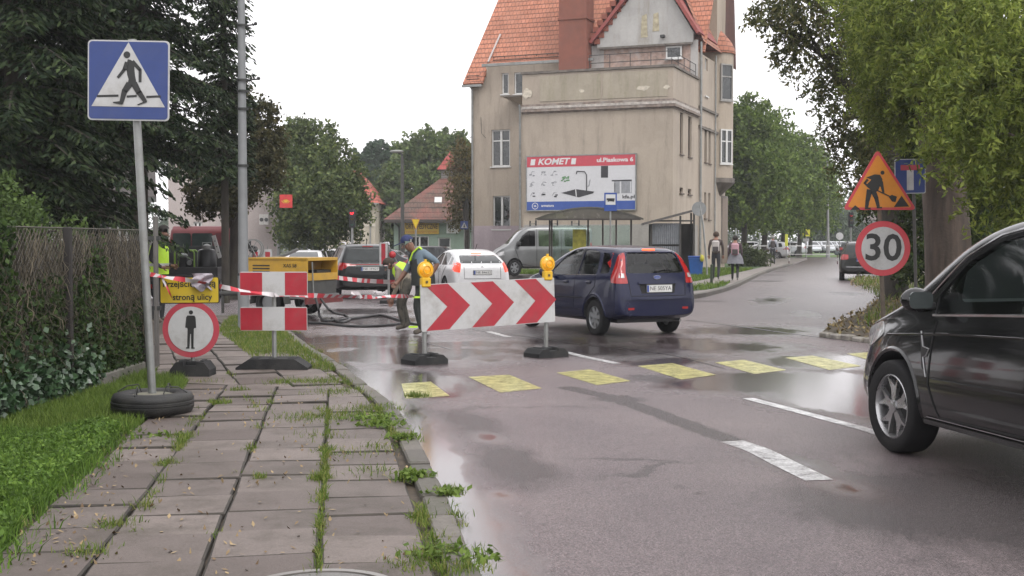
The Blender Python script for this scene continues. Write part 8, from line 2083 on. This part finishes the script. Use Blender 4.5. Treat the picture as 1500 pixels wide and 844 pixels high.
# crouching worker in camouflage trousers
Y = 20.9; gx = at(590, 353, Y).x
t = thing('person', 'worker in camouflage trousers bending down in front of the man in the blue cap', 'person', (gx, Y, 0))
J = dict(pel=(.07, 0, .80), spi=(.03, 0, .93), che=(-.06, 0, 1.08), nec=(-.15, 0, 1.10), jaw=(-.19, -.01, 1.09), hed=(-.24, -.01, 1.12),
         Ls=(-.06, -.16, 1.02), Le=(-.08, -.2, .76), Lw=(-.16, -.16, .54), Lp=(-.18, -.15, .47), Rs=(-.06, .16, 1.04), Re=(-.1, .2, .78), Rw=(-.2, .14, .56), Rp=(-.22, .12, .49),
         Lh=(.07, -.1, .76), Lk=(-.05, -.13, .45), La=(.02, -.12, .08), Lt=(-.12, -.13, .035), Rh=(.07, .1, .76), Rk=(-.02, .13, .45), Ra=(.08, .12, .08), Rt=(-.06, .13, .035))
figure(t, J, dict(skin=SKD, shirt=M('beige_shirt', (.26, .22, .17), .85, var=.3), sleeve=M('beige_sleeve', (.26, .22, .17), .85, var=.3), arm=M('beige_sleeve', (0, 0, 0)), legs=CAMO, shoe=BOOT), face=(-.8, -.1, -.8), hair=M('short_brown_hair', (.045, .03, .02), .85), girth=1.05)
shell(t, 'hi_vis_vest', [(.00, 0, .97), (-.07, 0, 1.06), (-.12, 0, 1.11)], [.165, .165, .10], [.155, .14, .09], HV, (0, 1, 0))
# pedestrians seen from behind
def walker(px, Y, py_feet, lb, mats, hair, H=1.75, pack=None, extra=None, ang=0., stride=.16, group=None, zb=.1):
    x = at(px, 353, Y).x; t = thing('person', lb, 'person', (x, Y, zb), ang, group); k = H / 1.75; s = stride
    J = dict(pel=(0, 0, .93), spi=(0, 0, 1.1), che=(0, 0, 1.35), nec=(0, .01, 1.49), jaw=(0, .02, 1.56), hed=(0, .02, 1.635),
             Ls=(-.19, 0, 1.41), Le=(-.25, -.05, 1.13), Lw=(-.25, .05, .90), Lp=(-.25, .07, .83), Rs=(.19, 0, 1.41), Re=(.25, -.02, 1.13), Rw=(.25, .06, .90), Rp=(.25, .08, .83),
             Lh=(-.09, 0, .87), Lk=(-.10, s * .6, .48), La=(-.10, s * .4, .08), Lt=(-.10, s * .4 + .14, .035), Rh=(.09, 0, .87), Rk=(.10, .02, .48), Ra=(.10, -s, .12), Rt=(.10, -s + .12, .04))
    J = {a: tuple(q * k for q in v) for a, v in J.items()}
    figure(t, J, mats, face=(0, 1, 0), hair=hair, sc=k, headr=.1 * k); 
    if pack:
        mb = MB(); mb.box((0, -.2 * k, 1.22 * k), (.27, .16, .42), pack, None, .05); mb.box((0, -.285 * k, 1.12 * k), (.2, .05, .18), M('pack_dark', (.06, .05, .05), .7), None, .015); mb.build('backpack', None, t)
    if extra: extra(t, k)
    return t
BJ = M('brown_jacket', (.07, .05, .045), .85, var=.2); JN = M('dark_jeans', (.04, .042, .05), .85)
SN = M('pale_shoe', (.5, .5, .48), .6)
walker(1049, 44.5, 413, 'student in a dark jacket with a pale backpack walking away on the pavement', dict(skin=SKN, shirt=BJ, sleeve=BJ, arm=BJ, legs=JN, shoe=SN), M('hair_brown', (.06, .035, .02), .8), 1.76, M('pack_pale', (.5, .46, .44), .7), ang=R(-14))
def skirt(t, k):
    shell(t, 'jacket_round_waist', [(0, -.02, .60), (0, -.01, .8), (0, 0, .98)], [.31, .26, .18], [.24, .2, .15], M('grey_cloth', (.20, .20, .22), .85, var=.2), (1, 0, 0))
walker(1077, 43.8, 412, 'student with a pink backpack and a grey jacket round the waist', dict(skin=SKN, shirt=M('plum_top', (.09, .06, .07), .85), sleeve=M('plum_top', (0, 0, 0)), arm=M('plum_top', (0, 0, 0)), legs=M('black_leggings', (.02, .02, .022), .85), shoe=SN), M('hair_dark', (0, 0, 0)), 1.62, M('pack_pink', (.48, .28, .32), .7), skirt, R(-12), .2)
LT = M('pale_blue_top', (.42, .44, .50), .8, var=.15)
walker(1132, 74, 389, 'grey-haired man in a pale top and dark trousers at the end of the pavement', dict(skin=SKN, shirt=LT, sleeve=LT, arm=LT, legs=JN, shoe=SHOE), M('hair_grey', (.35, .34, .33), .8), 1.74, M('pack_dark', (0, 0, 0)), None, R(-10), .1)

# ================================================================ VEGETATION
BARK = M('bark', (.05, .042, .033), .9, var=.45, scale=7, bump=1., bscale=22, dirt=(.05, .06, .03), scl=(1, 1, .25)); BARKB = M('big_bark', (.11, .082, .065), .9, var=.5, scale=5, bump=1.2, bscale=14, dirt=(.07, .055, .045), scl=(1.6, 1.6, .22))
def foliage(name, c0, c1, c2, tr=.3): return island_mat(name, c0, c2, .6, 1.2, 0, mid=c1, transl=tr, spec=.2, lo=.5, hi=1.45)
def twigs(lobes, per, leaves, L, Wd, tw=.35, droop=.5, shell_=.55, sig=.05, flat=.75):
    """lobes (x,y,z,r): drooping leafy twigs spread through the outer part of every lobe"""
    Cs = []
    for (x, y, z, r) in lobes:
        n = max(6, int(per * r ** 1.6)); d = rng.normal(size=(n, 3)); d /= np.linalg.norm(d, axis=1)[:, None]
        rad = r * (shell_ + (1 - shell_) * rng.random(n) ** .7) * (1 + .18 * np.sin(d[:, 0] * 5 + x) * np.cos(d[:, 2] * 4 + y)) * rng.choice([1, 1, 1, 1.16], n)
        o = np.array([x, y, z]) + d * rad[:, None] * np.array([1, 1, flat])
        td = d * .8 + rng.normal(size=(n, 3)) * .5; td[:, 2] -= droop; td /= np.linalg.norm(td, axis=1)[:, None]
        s = rng.random((n, leaves)); p = o[:, None] + td[:, None] * (s * tw)[..., None] + rng.normal(0, sig, (n, leaves, 3)); p[..., 2] -= (s ** 2) * tw * .3
        Cs.append(p.reshape(-1, 3))
    return leaves_np(np.concatenate(Cs), L, Wd, nb=.45, droop=.35)
def tree(name, label, base, trunk, limbs, lobes, mat, per, leaves, L, Wd, tr=(.25, .16), group=None, bark=None, **k):
    b = Vector(base); t = thing(name, label, 'tree', b, 0, group); bark = bark or BARK
    mb = MB(); P = [Vector(p) - b for p in trunk]; rs = [tr[0] + (tr[1] - tr[0]) * i / (len(P) - 1) for i in range(len(P))]
    P = cat(P, 3); rs = np.interp(np.linspace(0, 1, len(P)), np.linspace(0, 1, len(rs)), rs).tolist(); rs[0] *= 1.35
    mb.tube([p + Vector((noise.noise(p * 1.3) * .04, 0, 0)) for p in P], rs, bark, 14); mb.build('trunk', None, t)
    for lim in limbs:
        mb = MB(); Q_ = cat([Vector(p) - b for p in lim[0]], 3); mb.tube(Q_, np.linspace(lim[1], lim[1] * .25, len(Q_)).tolist(), bark, 7); mb.build('limb', None, t)
    LB = [(x - b.x, y - b.y, z - b.z, r) for (x, y, z, r) in lobes]
    V, Q = twigs(LB, per, leaves, L, Wd, **k); link('crown', np_mesh('crown', V, Q, [mat]), t); return t
def pl_(px, py, Y, r): q = at(px, py, Y); return (q.x, q.y, q.z, r)
def auto_limbs(lobes, origin, n, r): return [([origin, (origin[0] * .5 + l[0] * .5, origin[1] * .5 + l[1] * .5, origin[2] * .55 + l[2] * .45 + .2), l[:3]], r) for l in lobes[:n]]
# --- right foreground trees
lobR1 = [pl_(*q) for q in [(1355, 55, 24.5, 1.25), (1400, 15, 22, 1.7), (1470, 60, 20, 1.4), (1318, 125, 25, .85), (1372, 75, 22.8, .75), (1468, 120, 20, 1.05), (1340, -30, 24, 1.6), (1485, 200, 19, 1.1), (1470, 215, 21, .6), (1310, 170, 25, .5), (1332, 10, 26, 1.1), (1530, 120, 19, 1.7), (1510, 275, 18.5, .7), (1290, 75, 26, .45), (1430, 60, 22, 1.3)]]
o1 = at(1378, 200, 24.2); G1 = foliage('ash_leaves', (.075, .11, .018), (.155, .20, .035), (.28, .32, .07), .42)
tree('broad_tree', 'big leaning tree with a thick brown trunk behind the dead end sign', (at(1388, 430, 24).x, 24, .15), [(at(1392, 440, 24).x, 24, 0), at(1388, 350, 24), at(1378, 220, 24.2), at(1368, 60, 24.5), at(1360, -150, 24.5)],
     auto_limbs(lobR1, tuple(o1), 12, .11), lobR1, G1, 190, 26, .14, .042, (.47, .34), None, BARKB, tw=.42, droop=.6)
lobR2 = [pl_(*q) for q in [(1205, 15, 29, .85), (1155, 22, 29, .6), (1240, 55, 29, .8), (1185, 75, 29, .6), (1238, 130, 29, .5), (1250, 200, 29, .45), (1228, -5, 29, .9), (1268, 170, 29, .65), (1258, 238, 29, .4), (1268, 95, 29, .8), (1128, 30, 29, .35), (1215, 108, 29, .4), (1280, 215, 29, .5), (1232, 178, 29, .25), (1175, 0, 29, .8), (1290, 250, 28, .5), (1262, 275, 29, .3), (1150, 50, 29, .3), (1112, 20, 29, .2), (1140, 70, 29, .25), (1165, 100, 29, .2), (1200, 130, 29, .25), (1188, 40, 29, .4), (1218, 205, 29, .2), (1225, 235, 29, .2), (1200, 165, 29, .15)]]
B2 = foliage('chestnut_scorched', (.045, .055, .02), (.09, .105, .035), (.17, .15, .06), .3)
o2 = at(1300, 190, 30)
tree('chestnut_tree', 'darker brown-tinged tree reaching bare limbs out to the left over the road', (at(1312, 400, 30).x, 30, .15), [(at(1312, 400, 30).x, 30, 0), at(1308, 320, 30), at(1298, 190, 30), at(1285, 60, 29.5), at(1275, -120, 29.5)],
     [([tuple(at(1290, 150, 30)), tuple(at(1242, 130, 29)), tuple(at(1215, 92, 29)), tuple(at(1170, 55, 29)), tuple(at(1125, 35, 29))], .10), ([tuple(at(1296, 170, 30)), tuple(at(1255, 105, 29)), tuple(at(1246, 20, 29)), tuple(at(1225, -60, 29))], .12), ([tuple(at(1215, 92, 29)), tuple(at(1185, 50, 29)), tuple(at(1165, -5, 29))], .055)] + auto_limbs(lobR2[4:], tuple(o2), 10, .05),
     lobR2, B2, 78, 20, .14, .06, (.30, .2), None, BARK, tw=.4, droop=.5, shell_=.3)
lobR3 = [pl_(*q) for q in [(1455, 340, 27, 1.2), (1490, 270, 26, 1.4), (1425, 290, 29, 1.1), (1440, 200, 30, 1.5), (1500, 380, 24, 1.0), (1335, 250, 33, 1.0), (1325, 200, 34, 1.2), (1345, 310, 28.5, .55), (1352, 370, 27, .5), (1300, 290, 34, .7), (1335, 350, 30, .6), (1475, 150, 30, 2.2), (1340, 120, 34, 2.2), (1400, 100, 33, 2.5), (1362, 400, 26, .45), (1430, 370, 26, .8), (1306, 225, 34, .9)]]
tree('hedge_tree', 'dense dark undergrowth and ivy filling the gap behind the big brown trunk', (at(1450, 400, 28).x, 28, .2), [(at(1450, 400, 28).x, 28, 0), at(1450, 300, 28), at(1448, 150, 29)], auto_limbs(lobR3, tuple(at(1450, 330, 28)), 6, .06), lobR3, foliage('shade_leaves', (.022, .04, .012), (.045, .075, .02), (.10, .13, .035), .25), 120, 26, .15, .08, (.2, .1), tw=.4, shell_=.3)
# --- chestnut row in the middle distance
gC = foliage('row_leaves', (.055, .09, .018), (.10, .155, .03), (.17, .235, .05), .35)
for i, (px, Y, h, r) in enumerate([(1088, 84, 11.4, 2.9), (1118, 93, 11.0, 2.7), (1146, 103, 10.8, 2.8), (1170, 114, 10.6, 2.8), (1186, 128, 11.2, 2.7), (1060, 90, 9, 2.6)]):
    x = at(px, 353, Y).x; lb = ['tall full green tree next to the right edge of the beige house', 'second tree from the house in the green row, one of six', 'green tree in the middle of the row beyond the pavement', 'green tree left of the far end of the row', 'last green tree of the row, nearest to the slim pale street lamp', 'lower green tree mostly hidden by the right side of the beige house'][i]
    lob = [(x + rng.normal(0, r * .42), Y + rng.normal(0, r * .4), z_, r * (.62 if z_ < h - 2 else .5) * rng.uniform(.75, 1.15)) for z_ in np.linspace(4.3, h - 1.5, 8) for _ in range(2)] + [(x, Y, h - 1.2, r * .45), (x + r * .4, Y - 1, 4.0, r * .5), (x - r * .4, Y - 1, 4.2, r * .5)]
    tree('row_tree', lb, (x, Y, 0), [(x, Y, 0), (x + .1, Y, 2.2), (x, Y, h * .7)], auto_limbs(lob, (x, Y, 2.6), 4, .1), lob, gC, 30, 18, .34, .20, (.26, .12), 'green trees in the row beyond the pavement', tw=.8, sig=.15, flat=.85)
gF = foliage('far_leaves', (.05, .075, .045), (.075, .11, .06), (.10, .14, .08), .3)
for i, (px, Y, h, r) in enumerate([(1206, 175, 7.8, 3.2), (1232, 190, 6.6, 3.6), (1262, 200, 7.0, 4.2), (1300, 210, 10, 6), (1345, 190, 10, 6), (1395, 180, 10, 6)]):
    x = at(px, 353, Y).x; lob = [(x + rng.normal(0, r * .5), Y + rng.normal(0, r * .4), z_, r * .55) for z_ in np.linspace(2, h - 1.6, 5) for _ in range(2)]
    tree('far_tree', ['hazy grey-green tree right behind the slim pale street lamp', 'low hazy tree between the pale lamp and the dark traffic light', 'hazy tree behind the dark traffic light', 'hazy tree behind the orange triangle', 'far tree behind the dead end sign', 'far tree hidden behind the big brown trunk'][i], (x, Y, 0), [(x, Y, 0), (x, Y, 3), (x, Y, h * .7)], [], lob, gF, 16, 14, .55, .34, (.3, .15), 'hazy trees beyond the junction', tw=1.2, sig=.3)
# --- trees behind the small buildings on the left
specs = [('broad_tree', 'wide dark green tree between the pale pink wall and the cream house', 462, 60, [(455, 300, 58, 1.7), (447, 290, 60, 1.3), (495, 290, 59, 1.4), (460, 250, 60, 1.7), (440, 240, 61, 1.2), (485, 235, 60, 1.4), (450, 205, 61, 1.2), (432, 205, 62, .8), (470, 200, 61, .8), (508, 320, 60, .9), (432, 330, 60, .8), (445, 335, 60, 1.1), (480, 338, 60, .7), (500, 265, 59, 1.0), (428, 262, 60, .7), (515, 300, 60, .6), (470, 280, 58, 1.6), (440, 185, 62, .6)], ((.035, .055, .022), (.075, .105, .035), (.14, .17, .055)), 62, .20, .13),
    ('olive_tree', 'olive brown leafy branches just right of the street lamp pole', 340, 34, [(385, 200, 34, .55), (375, 240, 33.5, .7), (388, 262, 34, .25), (352, 272, 33, .45), (378, 165, 34, .45), (350, 200, 34, .9), (338, 285, 33, .5), (320, 290, 33, .5), (390, 225, 34, .35), (300, 285, 33, .6), (330, 240, 34, .9), (365, 145, 34, .3)], ((.03, .032, .016), (.06, .062, .026), (.115, .10, .045)), 150, .13, .075),
    ('dark_tree', 'dark bluish green tree left of the large light green one', 555, 118, [(545, 235, 118, 2.0), (565, 240, 118, 2.2), (540, 275, 117, 2.2), (560, 290, 116, 2.6), (555, 330, 116, 2.8), (558, 222, 118, 1.2), (535, 310, 116, 2)], ((.035, .06, .04), (.055, .09, .055), (.08, .12, .07)), 26, .45, .28),
    ('light_tree', 'large light green tree behind the roof of the green shop', 620, 108, [(620, 215, 110, 2.0), (600, 235, 110, 2.2), (640, 220, 110, 2.0), (655, 235, 110, 2.2), (580, 260, 108, 2.0), (610, 270, 107, 2.4), (580, 300, 106, 2.2), (640, 265, 108, 2.2), (670, 225, 110, 2.1), (675, 265, 108, 2.2), (600, 310, 106, 2.4), (628, 203, 110, 1.0), (660, 205, 110, 1.1), (572, 330, 105, 2)], ((.05, .085, .025), (.09, .13, .04), (.14, .18, .06)), 26, .40, .25),
    ('autumn_tree', 'brownish green tree squeezed between the turret and the beige house', 682, 76, [(684, 240, 77, .9), (676, 270, 76, .8), (686, 290, 77, 1.0), (682, 220, 77, .7), (680, 310, 78, .8), (690, 265, 77, .8)], ((.06, .055, .02), (.11, .10, .035), (.19, .14, .06)), 60, .22, .14)]
for nm, lb, px, Y, lobs, c3, per, L_, W_ in specs:
    lob = [pl_(*q) for q in lobs]; x = at(px, 353, Y).x; zt = max(q[2] for q in lob); g_ = gz(x, Y)
    tree(nm, lb, (x, Y, g_), [(x, Y, g_), (x + .1, Y, 1.6), (x, Y, zt * .75)], auto_limbs(lob, (x, Y, 1.9), 8, .09), lob, foliage(nm + '_leaves_%d' % px, *c3), per, 26, L_, W_, (.22, .1), tw=.28 if Y < 40 else .6, sig=.06 if Y < 40 else .14, shell_=.4)
lob = [(x_, 210 + rng.uniform(-10, 10), rng.uniform(1, 6), rng.uniform(3, 6)) for x_ in np.arange(-115, 0, 3.)] + [(x_, 235, rng.uniform(.5, 3.5), rng.uniform(2, 3.2)) for x_ in np.arange(20, 150, 2.6)]
V, Q = twigs(lob, 9, 12, .7, .45, tw=1.5, sig=.4); tag(link('far_woods', np_mesh('far_woods', V, Q, [gF])), kind='stuff')
# hedge by the students
lob = [pl_(*q) for q in [(1095, 377, 68, .9), (1105, 380, 68, .8), (1085, 374, 70, .8), (1115, 378, 70, .6)]]
tree('hedge', 'clipped dark hedge behind the grey railing near the walking man', (lob[0][0], 68, .1), [(lob[0][0], 68, 0), (lob[0][0], 68, .6)], [], lob, foliage('hedge_leaves', (.03, .045, .015), (.055, .075, .025), (.09, .11, .035), .2), 120, 18, .14, .09, (.08, .05), tw=.2, shell_=.3)
# --- spruces
SPM = island_mat('spruce_needles', (.008, .015, .009), (.050, .07, .028), .6, 2.2, 0, mid=(.018, .032, .014), transl=.15, spec=.12, lo=.5, hi=1.5)
def spruce(label, px, Y, h, rad, zlow, seed, tr=.19):
    rg = np.random.default_rng(seed); x = at(px, 353, Y).x; t = thing('spruce_tree', label, 'tree', (x, Y, 0))
    mb = MB(); mb.tube([(0, 0, 0), (0, 0, h * .5), (0, 0, h)], [tr, tr * .7, .02], BARK, 12); mb.build('trunk', None, t)
    C_ = []; D_ = []; bm_ = MB(); z = zlow
    while z < min(h - .4, zlow + 8.5):
        R_ = rad * (1 - z / h) ** .8
        for k in range(11):
            a = rg.uniform(0, 6.283); Lb = R_ * rg.uniform(.72, 1.12); zz = z + rg.uniform(-.2, .2); n = max(4, int(Lb / .10)); u = np.linspace(.12, 1, n)
            rr = Lb * u; dz = .10 * Lb * u - .42 * Lb * u ** 1.7 + .10 * Lb * np.maximum(0, u - .7)
            px_, py_ = np.cos(a) * rr, np.sin(a) * rr; pz = zz + dz
            bm_.tube([(px_[0] * .1, py_[0] * .1, zz), (px_[n // 2], py_[n // 2], pz[n // 2]), (px_[-1], py_[-1], pz[-1])], [.035, .02, .006], BARK, 4, caps=False)
            wl = .55 * (1 - u) ** .6 * np.minimum(1, u * 4) + .10
            for sd in (-1, 1):
                m = 7; s = np.linspace(.05, 1, m)[None]; W_ = (wl[:, None] * s); 
                X = px_[:, None] - sd * np.sin(a) * W_ + np.cos(a) * W_ * .55; Yy = py_[:, None] + sd * np.cos(a) * W_ + np.sin(a) * W_ * .55; Z = pz[:, None] - .35 * W_ ** 1.2 - .04
                P = np.stack([X, Yy, Z], -1).reshape(-1, 3) + rg.normal(0, .035, (n * m, 3)); C_.append(P)
                d = np.stack([-sd * np.sin(a) + np.cos(a) * .6 + 0 * X, sd * np.cos(a) + np.sin(a) * .6 + 0 * X, -.75 + 0 * X], -1).reshape(-1, 3); D_.append(d + rg.normal(0, .35, d.shape))
        z += .34
    C_ = np.concatenate(C_); D_ = np.concatenate(D_); D_ /= np.linalg.norm(D_, axis=1)[:, None]; n = len(C_)
    nr = rg.normal(size=(n, 3)) * .5 + [0, 0, .7]; s = np.cross(D_, nr); s /= np.linalg.norm(s, axis=1)[:, None]; l = rg.uniform(.10, .20, n)[:, None]; w_ = rg.uniform(.03, .065, n)[:, None]
    V = np.stack([C_ - D_ * l * .5, C_ + s * w_ * .5, C_ + D_ * l * .5, C_ - s * w_ * .5], 1).reshape(-1, 3)
    link('crown', np_mesh('crown', V, np.arange(4 * n).reshape(n, 4), [SPM]), t)
    bm_.build('branches', None, t, fix=False)
spruce('tall dark spruce directly behind the street lamp pole, right of the blue crossing sign', 205, 25, 17, 2.35, 3.3, 3)
spruce('dark spruce filling the upper left corner behind the fence', 25, 19.5, 15, 2.8, 2.3, 5)
spruce('dark spruce behind the blue crossing sign, between the two others', 135, 27, 18, 3.1, 3.9, 9)
spruce('deeper dark spruce half hidden behind the one at the street lamp pole', 330, 30, 19, .75, 3.3, 11, .10)
lob = [pl_(*q) for q in [(15, 320, 15.5, .35), (60, 330, 16, .25), (-20, 300, 15, .5), (100, 338, 15.5, .15)]]
tree('elder_bush', 'mid green leafy bush above the left end of the fence', (lob[0][0], 15.6, .05), [(lob[0][0], 15.6, 0), (lob[0][0], 15.6, 1.6)], auto_limbs(lob, (lob[0][0], 15.6, 1.2), 4, .03), lob, foliage('elder_leaves', (.035, .06, .015), (.06, .10, .025), (.10, .15, .04)), 240, 22, .08, .045, (.06, .04), tw=.25)
# ---------------------------------------------------------------- damp air
mb = MB(); mb.box2((-260, -8, -1.6), (260, 330, 26))
hm = bpy.data.materials.new('haze_air'); hm.use_nodes = True; nt = hm.node_tree
for n in list(nt.nodes): nt.nodes.remove(n)
o_ = N(nt, 'ShaderNodeOutputMaterial'); v_ = N(nt, 'ShaderNodeVolumePrincipled'); v_.inputs['Density'].default_value = .0006; v_.inputs['Color'].default_value = (.93, .94, .97, 1); lk(nt, v_.outputs[0], o_.inputs['Volume'])
tag(mb.build('haze', hm), kind='stuff')
